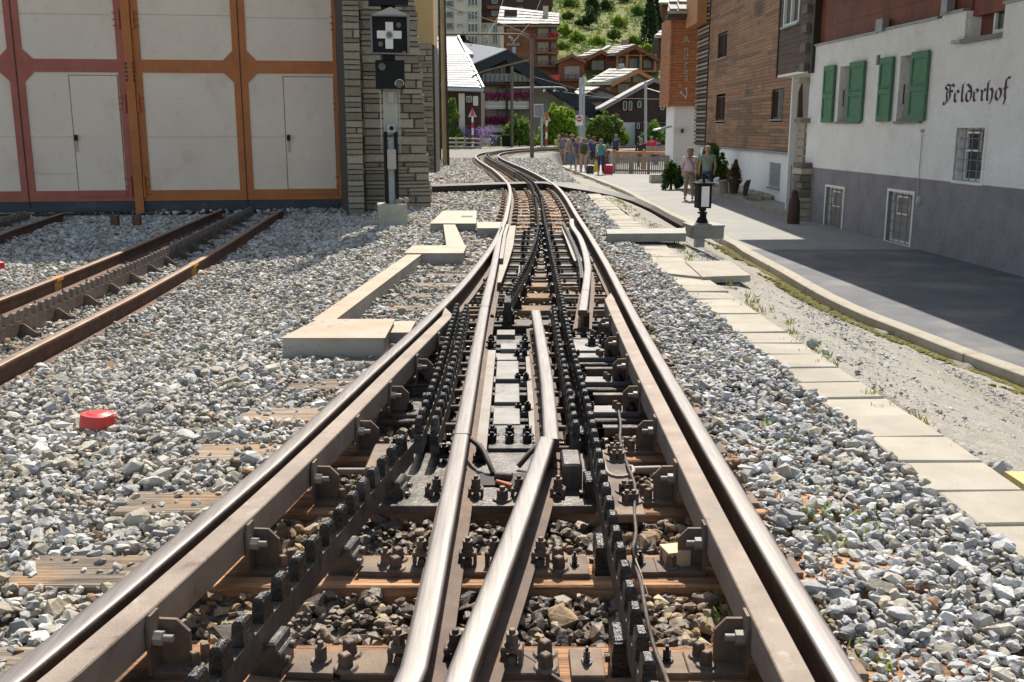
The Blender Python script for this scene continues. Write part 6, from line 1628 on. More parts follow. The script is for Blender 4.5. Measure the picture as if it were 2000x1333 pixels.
def slope_roof(t, quad, m, n=(6,4), thick=.2, slabm=None):
    """quad: 4 world points (front-left, front-right, back-right, back-left) covered with slabs"""
    q = [Vector(p) for p in quad]; mb = MB(); mb.prism(q, (0,0,-thick)); mb.build('roof', M[m], t)
    if slabm:
        for j in range(n[1]):
            for k in range(n[0]):
                a = q[0].lerp(q[3], j/n[1]).lerp(q[1].lerp(q[2], j/n[1]), (k+.03)/n[0]); b = q[0].lerp(q[3], j/n[1]).lerp(q[1].lerp(q[2], j/n[1]), (k+.97)/n[0])
                d_ = q[0].lerp(q[3], (j+1.05)/n[1]).lerp(q[1].lerp(q[2], (j+1.05)/n[1]), (k+.03)/n[0]); e_ = q[0].lerp(q[3], (j+1.05)/n[1]).lerp(q[1].lerp(q[2], (j+1.05)/n[1]), (k+.97)/n[0])
                u_ = V3(0,0,.10+rnd.uniform(0,.05)); l_ = V3(0,0,.03)
                mb = MB(); mb.prism([a+u_, b+u_, e_+l_, d_+l_], (0,0,-.06)); mb.build('roof_slab', M[slabm], t)
# silver-roofed building at left
h1 = house('silver_roofed_house', 'house with a steep silver shingle roof and dark walls at the left', 74, 820, 940, 175, 'dark_wood', 10, cat='house')
slope_roof(h1, [D(815,168,72.6), D(944,172,72.6), D(913,104,78), D(815,104,78)], 'silver_roof', (1,1), .3)
slope_roof(h1, [D(815,104,78.05), D(925,106,78.05), D(893,72,81.5), D(815,72,81.5)], 'silver_roof', (1,1), .3)
for j in range(15):
    for k in range(9):
        f0, f1 = j/15, (j+1)/15; a, b, c_, d_ = D(815,168,72.6), D(944,172,72.6), D(913,104,78), D(815,104,78)
        P0 = a.lerp(d_, f0).lerp(b.lerp(c_, f0), (k+(j % 2)*.5)/9.5); P1 = a.lerp(d_, f0).lerp(b.lerp(c_, f0), (k+(j % 2)*.5+.96)/9.5); P2 = a.lerp(d_, f1).lerp(b.lerp(c_, f1), (k+(j % 2)*.5+.96)/9.5); P3 = a.lerp(d_, f1).lerp(b.lerp(c_, f1), (k+(j % 2)*.5)/9.5)
        mb = MB(); u_ = V3(0,0,.045); mb.prism([P0+u_, P1+u_, P2+V3(0,0,.02), P3+V3(0,0,.02)], (0,0,-.03)); mb.build('shingle', M['silver_roof'], h1)
mb = MB(); mb.prism([D(943,173,72.5), D(946,173,72.5), D(896,71,81.5), D(893,71,81.5)], (0,-.05,.12)); mb.prism([D(815,170,72.5), D(945,174,72.5), D(945,178,72.5), D(815,176,72.5)], (0,.1,0)); mb.build('gutter', M['galv'], h1)
mb = MB(); a = D(896,183,73.4); b = D(908,262,73.4); mb.bb(a.x, b.x, 73.2, 73.6, -1.3, a.z); mb.build('corner_post', M['far_white'], h1)
pane_px(h1, 924, 188, 934, 207, 73.9, mull=0, glass='white_paint'); pane_px(h1, 910, 188, 922, 200, 73.9)
# black-roofed chalet with flower balconies
h2 = thing('flower_balcony_chalet', 'pale chalet with a wide black gable roof and balconies full of pink flowers', 'house', V3(D(1010,250,88).x, 90, -1.2))
gwall(h2, 90, [(905,300),(905,134),(987,100),(1165,215),(1165,300)], 'far_cream', 9)
gwall(h2, 89.2, [(1100,300),(1100,190),(1118,186),(1150,208),(1150,300)], 'far_white', .7)
mb = MB(); L_, P_, R_ = D(920,127,87.5), D(990,96,87.5), D(1163,207,87.5)
for a, b, wd in ((L_, P_, .9), (P_, R_, 1.2)):
    mb = MB(); mb.prism([a, b, b-V3(0,0,wd), a-V3(0,0,wd)], (0,2.5,0)); mb.build('bargeboard', M['black_wood'], h2)
slope_roof(h2, [D(918,128,87.6), D(990,97,87.6), D(990,97,87.6)+V3(0,11,.0), D(918,128,87.6)+V3(-2.0,11,2.2)], 'silver_roof', (1,1), .2)
slope_roof(h2, [D(918,127,87.4), D(990,96,87.4), D(990,96,87.4)+V3(-2.4,9,1.0), D(900,128,87.4)+V3(-3.5,9,3.0)], 'silver_roof', (1,1), .1)
slope_roof(h2, [D(990,96,87.4), D(1163,206,87.4), D(1163,206,87.4)+V3(0,11,0), D(990,96,87.4)+V3(0,11,0)], 'black_wood', (1,1), .2)
mb = MB(); a = D(990,108,89.5); mb.bb(a.x-.12, a.x+.12, 88.9, 89.9, -1, a.z); mb.build('post', M['dark_wood'], h2)
for (x0, y0, x1, y1) in ((930,130,962,160),(976,130,992,158),(1003,130,1008,152),(925,172,942,192),(972,172,990,194),(1018,172,1034,194),(925,216,945,232),(972,215,990,232),(1024,142,1036,160)):
    pane_px(h2, x0, y0, x1, y1, 89.85, frame='dark_wood', mull=1)
for (x0, x1, y0, y1, flw) in ((942,1036,190,211,True),(943,1000,237,256,True),(935,1036,160,165,False)):
    a = D(x0,y0,88.2); b = D(x1,y1,88.2); bc = MB()
    if flw:
        n = 3
        for k in range(n): z0 = b.z+(a.z-b.z)*k/n; bc.bb(a.x, b.x, 88.1, 88.2, z0+.02, z0+(a.z-b.z)/n-.02)
        bc.bb(a.x, b.x, 88.15, 90, b.z-.1, b.z); bc.build('balcony', M['white_paint'], h2)
        mb = MB(); leaves(mb, [(D(px,y0-2,88).x, 88, D(px,y0-2,88).z, .42, .9) for px in range(x0+4, x1, 8)], 1500, .10, 31+x0); mb.build('flower_box', M['leaf_purple'], h2)
        mb = MB(); leaves(mb, [(D(px,y0+3,88).x, 87.95, D(px,y0+3,88).z, .3, 1) for px in range(x0+4, x1, 11)], 300, .09, 35+x0); mb.build('foliage', M['leaf_mid'], h2)
    else: bc.bb(a.x, b.x, 88.1, 90, b.z-.1, b.z+.1); bc.build('balcony', M['dark_wood'], h2)
for px in (942, 990, 1036): mb = MB(); a = D(px,170,88); mb.bb(a.x-.1, a.x+.1, 87.9, 88.1, D(px,262,88).z, D(px,165,88).z); mb.build('post', M['dark_wood'], h2)
mb = MB(); a = D(944,146,88.1); b = D(1036,160,88.1); mb.bb(a.x, b.x, 88.1, 88.13, b.z, a.z); mb.build('balcony_glass', M['far_glass'], h2)
mb = MB()
for px in range(944,1037,9): a = D(px,146,88.05); mb.bb(a.x-.03,a.x+.03,88.0,88.08,D(px,160,88).z,a.z)
mb.bb(D(944,146,88).x, D(1036,146,88).x, 88.0,88.08, D(944,146,88).z, D(944,145,88).z); mb.build('baluster', M['galv'], h2)
mb = MB(); a = D(918,92,91); b = D(922,121,91); mb.bb(a.x, b.x, 91, 91.7, b.z, a.z+.2); a = D(1004,92,93); mb.bb(a.x-.15,a.x+.15,93,93.3,D(1004,104,93).z,a.z); mb.build('chimney', M['galv'], h2)
pane_px(h2, 1115, 213, 1121, 215.5, 89.1, mull=0, frame='dark_wood'); pane_px(h2, 1122.5, 213, 1127, 215.5, 89.1, mull=0, frame='dark_wood'); pane_px(h2, 1112, 220, 1122, 242, 89.1, frame='dark_wood', mull=0)
# small grey chalet roof between
h3 = thing('grey_roofed_chalet', 'low chalet with a grey-brown roof behind the black gable', 'house', V3(D(1160,250,100).x,100,0))
gwall(h3, 101, [(1120,300),(1120,190),(1172,172),(1215,190),(1215,300)], 'far_cream', 5)
slope_roof(h3, [D(1116,172+14,99.5), D(1140,187,99.5), D(1171,171,100), D(1134,170,108)], 'slate_roof', (3,2), .15, 'slate_roof')
mb = MB()
for a, b in (((1138,188),(1172,171)),((1172,171),(1212,184))): A_ = D(*a,99.6); B_ = D(*b,99.6); mb.prism([A_,B_,B_-V3(0,0,.35),A_-V3(0,0,.35)], (0,.2,0))
mb.build('bargeboard', M['dark_wood'], h3); mb = MB(); a = D(1145,193,99.8); b = D(1205,200,99.8); mb.bb(a.x,b.x,99.5,101,b.z,a.z); mb.build('balcony', M['black_wood'], h3)
pane_px(h3, 1150, 186, 1168, 192, 100.9)
# dark timber house right
h4 = thing('dark_timber_house', 'dark brown timber house with a broad gable roof and a white lower wall', 'house', V3(D(1250,250,84).x,84,-1.2))
gwall(h4, 84, [(1182,239),(1182,212),(1277,158),(1330,175),(1330,239)], 'dark_wood', 9)
gwall(h4, 84.1, [(1186,300),(1186,239.2),(1330,239.2),(1330,300)], 'smooth_white', 8)
mb = MB(); a = D(1241,240,83.9); b = D(1262,290,83.9); mb.bb(a.x,b.x+3,83.2,84,-1.3,a.z); mb.build('wall', M['dark_wood'], h4)
for a, b in (((1173,211),(1278,153)),((1278,153),(1345,178))):
    A_ = D(*a,82.8); B_ = D(*b,82.8); mb = MB(); mb.prism([A_,B_,B_-V3(0,0,.32),A_-V3(0,0,.32)], (0,.14,0)); mb.build('bargeboard', M['plinth_grey'], h4)
    mb = MB(); mb.prism([A_+V3(0,.1,.0),B_+V3(0,.1,0),B_+V3(0,.1,-.15),A_+V3(0,.1,-.15)], (0,10,0)); mb.build('roof', M['slate_roof'], h4)
for q in ((1217,198,1224,216,0),(1228,198,1234,216,0),(1245,198,1252,211,0),(1290,194,1297,215,0)): pane_px(h4, *q[:4], 83.9, mull=q[4])
pane_px(h4, 1244, 241, 1249, 252, 83.1, mull=0)
# chalet with glazed gable
h5 = thing('glazed_gable_chalet', 'brown chalet with stone-slab roof and glazed gable above the dark timber house', 'house', V3(D(1210,250,112).x,112,0))
gwall(h5, 112, [(1150,260),(1150,163),(1197,163),(1246,137),(1292,165),(1292,260)], 'chalet_wood', 8)
slope_roof(h5, [D(1144,163,110.5), D(1195,161,110.5), D(1247,135,111), D(1197,135,121)], 'slate_roof', (6,5), .25, 'slate_roof')
slope_roof(h5, [D(1146,160,114), D(1152,158,114), D(1198,134,120), D(1190,134,120)], 'slate_roof', (1,1), .3)
for a, b in (((1195,163),(1247,136)),((1247,136),(1288,158))):
    A_ = D(*a,110.4); B_ = D(*b,110.4); mb = MB(); mb.prism([A_,B_,B_-V3(0,0,.4),A_-V3(0,0,.4)], (0,1.2,0)); mb.build('bargeboard', M['orange_wood'], h5)
pane_px(h5, 1211, 148, 1232, 161, 111.8, frame='window_wood'); pane_px(h5, 1236, 146, 1262, 161, 111.8, frame='window_wood'); pane_px(h5, 1207, 165, 1229, 182, 111.8, frame='window_wood', glass='far_glass')
mb = MB(); a = D(1206,133,117); b = D(1223,143,117); mb.bb(a.x,b.x,117,118.5,b.z-1,a.z+.1); mb.build('chimney', M['stoneA'], h5); mb = MB(); mb.bb(a.x+.2,b.x-.2,117.3,118,a.z,a.z+.5); mb.build('flue', M['galv'], h5)
pane_px(h5, 1183, 170, 1193, 178, 111.8, frame='window_wood')
# small brown chalet
h6 = thing('small_brown_chalet', 'small brown chalet with one large grey blind under its gable', 'house', V3(D(1117,250,122).x,122,0))
gwall(h6, 122, [(1093,175),(1093,118),(1117,107),(1141,118),(1141,175)], 'chalet_wood', 8)
gable(h6, 122, 1088, 119, 1117, 106, 1145, 119, 8, 'slate_roof', fas='chalet_wood')
pane_px(h6, 1101, 129, 1133, 155, 121.9, frame='chalet_wood', glass='curtain', mull=0); mb = MB(); a = D(1094,146,121); b = D(1140,157,121)
for k in range(4): x = a.x+(b.x-a.x)*k/3; mb.bb(x-.06,x+.06,120.9,121,b.z,a.z)
mb.bb(a.x,b.x,120.9,121,a.z-.1,a.z); mb.bb(a.x,b.x,120.9,122,b.z-.1,b.z+.1); mb.build('balcony', M['chalet_wood'], h6)
# twin chalet
h7 = thing('twin_gable_chalet', 'long brown chalet with two stone-slab gables and a small arched porch', 'house', V3(D(1220,250,132).x,132,0))
gwall(h7, 134, [(1140,175),(1140,112),(1174,100),(1186,108),(1186,175)], 'chalet_wood', 6)
gwall(h7, 132, [(1182,175),(1182,108),(1240,90),(1286,114),(1286,175)], 'chalet_wood', 8)
slope_roof(h7, [D(1128,112,132), D(1150,110,132), D(1175,98,133), D(1158,97,140)], 'slate_roof', (4,3), .25, 'slate_roof')
slope_roof(h7, [D(1183,106,130), D(1204,105,130), D(1241,87,131), D(1196,92,140)], 'slate_roof', (5,4), .25, 'slate_roof')
slope_roof(h7, [D(1172,98,133), D(1178,97,133), D(1194,89,138), D(1186,89,138)], 'slate_roof', (1,1), .25)
for a, b in (((1148,112),(1175,98)),((1175,98),(1187,104)),((1203,107),(1241,87.5)),((1241,87.5),(1288,115))):
    A_ = D(*a,129.8); B_ = D(*b,129.8); mb = MB(); mb.prism([A_,B_,B_-V3(0,0,.45),A_-V3(0,0,.45)], (0,2.0,0)); mb.build('bargeboard', M['chalet_wood'], h7)
for q in ((1155,118,1180,138),(1228,114,1252,138),(1256,116,1275,134),(1209,112,1222,124)): pane_px(h7, *q, 131.9, frame='chalet_wood')
mb = MB()
for px in (1206,1225,1252,1280): a = D(px,106,130.5); mb.bb(a.x-.15,a.x+.15,130.4,130.7,D(px,140,130.5).z,a.z)
a = D(1206,138,130.5); b = D(1282,141,130.5); mb.bb(a.x,b.x,130.3,130.6,b.z,a.z); a = D(1206,108,130.5); b = D(1280,109.5,130.5); mb.bb(a.x,b.x,130.35,130.6,b.z,a.z)
mb.build('porch_frame', M['orange_wood'], h7)
mb = MB(); mb.tube(spline([D(1225,104,130.3),D(1232,98,130.3),D(1239,96,130.3),D(1246,98,130.3),D(1252,104,130.3)], .5), .12, 5); mb.build('porch_arch', M['orange_wood'], h7)
mb = MB(); a = D(1216,78,138); b = D(1228,92,138); mb.bb(a.x,b.x,138,139.5,b.z-1,a.z); mb.build('chimney', M['stoneA'], h7)
# four-storey red-brown block
h8 = thing('balcony_block', 'four-storey red-brown block with a white stone-slab roof and blinds on its balconies', 'apartment building', V3(D(1030,250,128).x,128,0))
gwall(h8, 128, [(984,200),(984,50),(1088,50),(1088,200)], 'chalet_wood', 10)
gwall(h8, 127.95, [(977,200),(977,60),(984,60),(984,200)], 'far_white', 3)
slope_roof(h8, [D(970,48,126.5), D(1092,48,126.5), D(1092,27,134), D(977,13,138)], 'slate_roof', (9,5), .25, 'slate_roof')
mb = MB(); a = D(970,47,126.4); b = D(1094,50,126.4); mb.bb(a.x,b.x,126.3,126.5,b.z,a.z); mb.build('fascia', M['dark_wood'], h8)
mb = MB(); a = D(1061,12,131); b = D(1071,34,131); mb.bb(a.x,b.x,131,132,b.z-1,a.z); mb.build('chimney', M['stoneA'], h8)
mb = MB(); a = D(985,20,131.5); b = D(1010,30,131.5); mb.bb(a.x,b.x,131.2,133,b.z-.5,a.z); mb.build('roof_dormer', M['dark_wood'], h8)
for y0 in (54, 82, 108): 
    pane_px(h8, 1049, y0, 1072, y0+20, 127.9, frame='chalet_wood', glass='curtain', mull=0)
    pane_px(h8, 1076, y0+1, 1087, y0+20, 127.9, frame='chalet_wood')
    mb = MB(); a = D(1046,y0+12,126.8); b = D(1090,y0+22,126.8)
    for k in range(5): x = a.x+(b.x-a.x)*k/4; mb.bb(x-.07,x+.07,126.7,126.8,b.z,a.z)
    mb.bb(a.x,b.x,126.7,126.8,a.z-.08,a.z); mb.bb(a.x,b.x,126.6,128,b.z-.1,b.z+.15); mb.build('balcony', M['chalet_wood'], h8)
    pane_px(h8, 988, y0+1, 1016, y0+9, 127.9, frame='chalet_wood', mull=3, glass='curtain')
mb = MB(); leaves(mb, [(D(px,68,126.6).x,126.6,D(px,68,126.6).z,.35,.6) for px in range(1076,1092,4)], 200, .12, 77); mb.build('flower_box', MATS['sign_red'], h8)
mb = MB(); mb.prism([D(1072,148,118), D(1092,146,118), D(1092,158,118), D(1084,156,118)], (0,2,0)); o = mb.build('awning', M['sign_red']); tag(o, 'red awning seen above the black gable roof', 'awning')
# white apartment block
h9 = thing('white_apartment_block', 'tall cream apartment block with rows of green-tinted windows and a timber upper part', 'apartment building', V3(D(920,250,150).x,150,0))
gwall(h9, 150, [(850,140),(850,-60),(887,-60),(887,140)], 'far_white', 8); gwall(h9, 149.2, [(887,140),(887,-60),(940,-60),(940,140)], 'far_white', 8); gwall(h9, 150.2, [(940,140),(940,45),(990,45),(990,140)], 'far_white', 8)
gwall(h9, 150.3, [(940,44.8),(940,-60),(1080,-60),(1080,12),(990,44.8)], 'dark_wood', 8)
for y0 in (-5, 22, 46, 70): pane_px(h9, 913, y0, 934, y0+18, 149.1, mull=2, fw=1.2)
for y0 in (-3, 22, 46): pane_px(h9, 893, y0, 903, y0+7, 149.1)
for y0 in (2, 23, 45): pane_px(h9, 860, y0, 884, y0+12, 149.9, mull=1, frame='galv')
pane_px(h9, 944, 47, 951, 55, 150.1, mull=0); pane_px(h9, 962, 48, 972, 86, 150.1, mull=1)
for y0 in (0, 24): pane_px(h9, 960, y0-6, 972, y0+8, 150.2, frame='far_cream'); pane_px(h9, 1008, y0-10, 1022, y0+4, 150.2, frame='far_cream')
for y0 in (11, 34):
    mb = MB(); a = D(951,y0,149.2); b = D(975,y0+7,149.2); mb.bb(a.x,b.x,149.1,150.3,b.z,a.z); mb.build('balcony', M['chalet_wood'], h9)
mb = MB(); mb.prism([D(900,90,140), D(910,77,140), D(930,88,140)], (0,5,0)); o = mb.build('shed_roof', M['dark_wood'], h9)
mb = MB(); a = D(902,86,140.2); b = D(928,112,140.2); mb.bb(a.x,b.x,140.2,146,b.z,a.z); mb.build('shed_wall', M['chalet_wood'], h9)
# house edge right behind the tower
h10 = thing('hillside_chalet', 'dark chalet edge on the hillside behind the red larch tower', 'house', V3(D(1292,250,140).x,140,6))
gwall(h10, 140, [(1286,170),(1286,70),(1330,70),(1330,170)], 'dark_wood', 6); slope_roof(h10, [D(1278,71,138), D(1330,71,138), D(1330,60,143), D(1290,60,143)], 'slate_roof', (3,2), .25, 'slate_roof')
h11 = thing('upper_chalet', 'brown chalet high at the top behind the tower roof', 'house', V3(D(1310,250,170).x,170,14))
gwall(h11, 170, [(1293,60),(1293,4),(1345,4),(1345,60)], 'chalet_wood', 6); slope_roof(h11, [D(1286,5,168), D(1350,5,168), D(1350,-6,174), D(1290,-6,174)], 'slate_roof', (3,2), .3)
# hillside bushes and trees
r9 = np.random.RandomState(5); mbg = MB(); mbd = MB()
for _ in range(3000):
    y = 118+r9.rand()**.9*120; x = (r9.uniform(.03, .19))*y
    d_ = math.sin(x*.35+y*.13)+math.sin(x*.17-y*.21+2)+r9.normal(0,.5)
    tgt = mbg if d_ > -.5 else mbd
    s_ = y/FPX*r9.uniform(2.2,5.0)*(1.3 if tgt is mbd else 1)
    c = (x, y, hz(x, y)+s_*.3)
    leaves(tgt, [(c[0], c[1], c[2], s_, .65)], 16, s_*.42, int(_)%997)
o = mbg.build('meadow_growth', M['leaf_gold']); kind(o, 'stuff'); tag(o, 'golden grass tussocks covering the hillside meadow', 'grass')
o = mbd.build('meadow_scrub', M['leaf_mid']); kind(o, 'stuff'); tag(o, 'darker low scrub covering parts of the hillside meadow', 'scrub')
r = random.Random(21)
def hit(px, py):
    lo = 96.0
    for i in range(400):
        Y = 96+i*.75; p = D(px, py, Y)
        if p.z < hz(p.x, Y): return V3(p.x, Y, hz(p.x, Y))
    p = D(px, py, 300); return p
specs = [(1105,58,22,30,'leaf_bright'),(1128,72,26,22,'leaf_bright'),(1150,30,30,52,'leaf_dark'),(1208,42,26,26,'leaf_bright'),(1198,66,20,30,'leaf_mid'),(1110,30,18,16,'leaf_mid'),(1180,10,30,22,'leaf_dark'),(1246,20,22,24,'leaf_mid'),(1165,80,26,16,'leaf_bright'),(1238,80,26,14,'leaf_mid'),(1262,96,24,16,'leaf_bright'),(1098,90,26,14,'leaf_bright'),(1220,-8,26,26,'leaf_mid'),(1112,4,30,22,'leaf_mid'),(1282,78,16,20,'leaf_mid'),(1132,45,14,12,'leaf_dark')]
BL = ['roundish bush just above the small brown chalet', 'bright bush on the lower left slope right of the grid fence', 'large dark bush near the top centre of the meadow', 'mid-height bush in the centre right of the meadow', 'bush in the centre of the meadow just below another', 'small bush high beside the balcony block roof', 'dark low bush at the top edge left of the conifers', 'upper right bush left of the tallest conifer', 'pale bush directly above the twin gable chalet chimney', 'bush low on the right just above the twin gable chalet', 'light bush at the foot of the tallest conifer', 'light bush lowest at the left beside the balcony block', 'bush cut off by the top edge right of centre', 'bush cut off by the top edge at the left of the meadow', 'bush squeezed between the conifers and the larch tower', 'smallest dark bush left of the large dark bush']
for i, (px, pyb, w, h, m) in enumerate(specs):
    p = hit(px, pyb+h*.5); k = p.y/FPX
    bl = [((q-1.5)*w*k*.26, r.uniform(-1,1)*k*4, h*k*(.22+.2*r.random()), w*k*.27*r.uniform(.7,1.2), 1.15) for q in range(4)]+[(r.uniform(-.1,.1)*w*k,0,h*k*.6,w*k*.24,1.2),(0,0,h*k*.3,w*k*.34,1)]
    plant('hillside_bush', BL[i], 'bush', p, bl, 1300, .19, m, 100+i, .08, group='bushes on the hillside meadow')
def conifer(px, pyb, w, h, lb, seed, m='leaf_conifer'):
    p = hit(px, pyb); k = p.y/FPX; t = thing('conifer', lb, 'tree', p); mb = MB(); H = h*k
    for q in range(10):
        f = q/9; leaves(mb, [(p.x, p.y, p.z+H*(.12+.86*f), w*k*.5*(1-f)+.15, .7)], 260, .26, seed+q)
    mb.build('crown', M[m], t); mb = MB(); mb.cyl(p-V3(0,0,.5), p+V3(0,0,H*.9), .2, .04, 6); mb.build('trunk', M['bark'], t)
conifer(1268, 88, 40, 100, 'tallest dark conifer on the right of the meadow', 300); conifer(1157, 30, 30, 60, 'dark conifer near the top centre of the meadow', 330); conifer(1280, 70, 26, 70, 'slender dark conifer right of the tallest one', 360)
conifer(905, 100, 12, 28, 'small dark conifer before the cream apartment block', 390)
# ================================================================ people
def skinmat(nm, c, d=None): M[nm] = mat(nm, c, d or tuple(v*.8 for v in c), scale=9, rough=.85)
for nm, c in (('skin',(.50,.29,.20)),('hair_brown',(.10,.055,.03)),('hair_dark',(.03,.02,.015)),('hair_grey',(.22,.175,.12)),('hair_bald',(.36,.24,.17)),('pink_shirt',(.62,.44,.49)),('sage_shirt',(.22,.29,.25)),('khaki',(.23,.175,.115)),('navy',(.03,.045,.12)),('grey_tee',(.16,.165,.20)),('tan',(.45,.33,.21)),('dark_cloth',(.025,.025,.03)),('blue_tee',(.03,.07,.22)),('beige',(.42,.33,.24)),('white_cloth',(.65,.64,.62)),('yellow_cloth',(.50,.55,.12)),('teal',(.05,.28,.36)),('green_pack',(.05,.09,.04)),('red_cloth',(.60,.03,.06)),('jeans',(.10,.17,.28)),('purple_cloth',(.12,.07,.16)),('grey_cloth',(.20,.17,.15)),('straw_hat',(.60,.44,.20)),('blue_cloth',(.03,.05,.40)),('brown_cloth',(.12,.08,.045)),('yellow_bag',(.60,.42,.02)),('shoe',(.06,.05,.045))): skinmat(nm, c)
def skin(name, vs, es, rad, m, parent, lv=2, root=0):
    me = bpy.data.meshes.new(name); off = wloc(parent)
    me.from_pydata([tuple(Vector(v)-off) for v in vs], es, []); me.materials.append(M[m])
    o = new_obj(name, me, parent)
    md = o.modifiers.new('skin', 'SKIN'); md.use_smooth_shade = True
    lay = me.skin_vertices[0].data if me.skin_vertices else None
    if lay is None:
        bm = bmesh.new(); bm.from_mesh(me); bm.verts.layers.skin.verify(); bm.to_mesh(me); bm.free(); lay = me.skin_vertices[0].data
    for i, r_ in enumerate(rad):
        lay[i].radius = r_ if isinstance(r_, tuple) else (r_, r_)
        lay[i].use_root = (i == root)
    s_ = o.modifiers.new('sub', 'SUBSURF'); s_.levels = lv; s_.render_levels = lv
    return o
def person(px, py, H, face, label, shirt, legs, hair, long_hair=False, shorts=False, stride=.16, arm=0.0, seed=0, female=False, hat=None, pack=None, strap=False, sleeves='short', P=None, jacket=False):
    p = P if P is not None else GP(px, py, .015); t = thing('person', label, 'person', p)
    s = H/1.75; c, sn = math.cos(face), math.sin(face)      # face: 0 = walking away from camera
    def T(x, y, z): return Vector((p.x + (x*c - y*sn)*s, p.y + (x*sn + y*c)*s, p.z + z*s))
    sw = .185 if female else .205; st = stride; r_ = random.Random(seed)
    lean = .03
    vs = [T(0,0,.95), T(0,lean*.5,1.12), T(0,lean,1.36), T(0,lean+.01,1.49), T(0,lean+.03,1.60), T(0,lean+.03,1.70),
          T(-sw,lean,1.42), T(-sw-.06,lean-.03-arm*.4,1.14), T(-sw-.05,lean+.05+arm*.2,.90), T(-sw-.045,lean+.08+arm*.2,.80),
          T(sw,lean,1.42), T(sw+.06,lean-.02+arm*.3,1.14), T(sw+.05,lean+.06+arm*.5,.90), T(sw+.045,lean+.09+arm*.5,.80),
          T(-.095,0,.88), T(-.10,st*.5,.50), T(-.10,st*.75,.10), T(-.11,st*.75+.10,.04),
          T(.095,0,.88), T(.10,-st*.35,.50), T(.10,-st*1.0,.12), T(.11,-st*1.0+.09,.045)]
    es = [(0,1),(1,2),(2,3),(3,4),(4,5),(2,6),(6,7),(7,8),(8,9),(2,10),(10,11),(11,12),(12,13),(0,14),(14,15),(15,16),(16,17),(0,18),(18,19),(19,20),(20,21)]
    hr = .088
    rad = [(.15,.10),(.135,.095),(.155,.10),(.055,.055),(hr*.95,hr*1.05),(hr*.75,hr*.8),(.058,.058),(.040,.040),(.030,.030),(.034,.02),(.058,.058),(.040,.040),(.030,.030),(.034,.02),(.085,.085),(.058,.058),(.038,.038),(.035,.03),(.085,.085),(.058,.058),(.038,.038),(.035,.03)]
    rad = [(a*s, b*s) for a, b in rad]
    skin('body', vs, es, rad, 'skin', t, 1)
    # shirt
    idx = [0,1,2,6,7,10,11]; vv = [T(0,0,.83), T(0,lean*.5,1.12), T(0,lean,1.38), T(-sw,lean,1.42), T(sw,lean,1.42), T(0,lean,1.46)]
    ee = [(0,1),(1,2),(2,3),(2,4),(2,5)]; rr = [(.20,.145),(.172,.135),(.175,.122),(.082,.082),(.082,.082),(.07,.07)]
    if sleeves == 'short': vv += [vs[6].lerp(vs[7], .62), vs[10].lerp(vs[11], .62)]; ee += [(3,6),(4,7)]; rr += [(.072,.072)]*2
    else: vv += [vs[7], vs[11], vs[8], vs[12]]; ee += [(3,6),(4,7),(6,8),(7,9)]; rr += [(.062,.062)]*2+[(.048,.048)]*2
    skin('jacket' if jacket else 'shirt', vv, ee, [(a*s, b*s) for a, b in rr], shirt, t, 1)
    # trousers or shorts
    vv = [T(0,0,1.04), vs[14], vs[18]]; ee = [(0,1),(0,2)]; rr = [(.17,.125),(.105,.105),(.105,.105)]
    if shorts: vv += [vs[14].lerp(vs[15], .85), vs[18].lerp(vs[19], .85)]; ee += [(1,3),(2,4)]; rr += [(.098,.098)]*2
    else: vv += [vs[15], vs[19], vs[16], vs[20]]; ee += [(1,3),(2,4),(3,5),(4,6)]; rr += [(.080,.080)]*2+[(.062,.062)]*2
    skin('shorts' if shorts else 'trousers', vv, ee, [(a*s, b*s) for a, b in rr], legs, t, 1)
    for a, b in ((16,17),(20,21)):
        skin('shoe', [vs[a]-V3(0,0,.055*s), vs[b]-V3(0,0,.005)], [(0,1)], [(.048*s,.04*s),(.045*s,.034*s)], 'shoe', t, 1)
    # hair sits over the back and top of the head
    hc = T(0,lean-.0+.01,1.665)
    mb = MB(); mb.sphere(hc+Vector((sn*.02*s,-c*.02*s,0)), .108*s, 0, 14, 9, (1,1.05,1.05) if not long_hair else (1.14,1.1,1.15))
    if long_hair: mb.sphere(T(0,lean-.05,1.56), .088*s, 0, 12, 8, (1.15,.8,1.35))
    o = mb.build('hair', M[hair], t)
    # face: nose, ears, eyes
    f = MB(); f.sphere(T(0,lean+.135,1.625), .016*s, 0, 6, 5, (1,1.3,1.4)); f.build('nose', M['skin'], t)
    for sx in (-1, 1): e_ = MB(); e_.sphere(T(sx*.093,lean+.03,1.625), .022*s, 0, 6, 5, (.5,1,1.3)); e_.build('ear', M['skin'], t)
    if hat:
        mb = MB(); mb.cyl(T(0,lean+.03,1.71), T(0,lean+.03,1.725), .19*s, .17*s, 18); mb.cyl(T(0,lean+.03,1.72), T(0,lean+.03,1.81), .10*s, .08*s, 14); mb.build('hat', M[hat], t)
    if strap:
        mb = MB(); mb.tube([T(-.06,lean-.10,1.46), T(.04,lean-.135,1.28), T(.17,lean-.09,1.05)], .013*s, 5); mb.build('shoulder_strap', M['dark_cloth'], t)
    if pack:
        b_ = thing('backpack', pack[1], 'backpack', T(0,-.2,1.2)); mb = MB()
        cc = T(0,lean-.20,1.20); mb.box(cc, (.32*s,.17*s,.46*s), face, bev=.04*s, taper=.88); mb.build('pack_body', M[pack[0]], b_)
        mb = MB(); mb.box(T(0,lean-.30,1.12), (.24*s,.06*s,.22*s), face, bev=.02*s); mb.build('front_pocket', M[pack[0]], b_)
        for sx in (-1,1): mb = MB(); mb.tube([T(sx*.10,lean-.12,1.40), T(sx*.11,lean-.0,1.47), T(sx*.12,lean+.10,1.36)], .018*s, 5); mb.build('strap', M['dark_cloth'], b_)
    return t
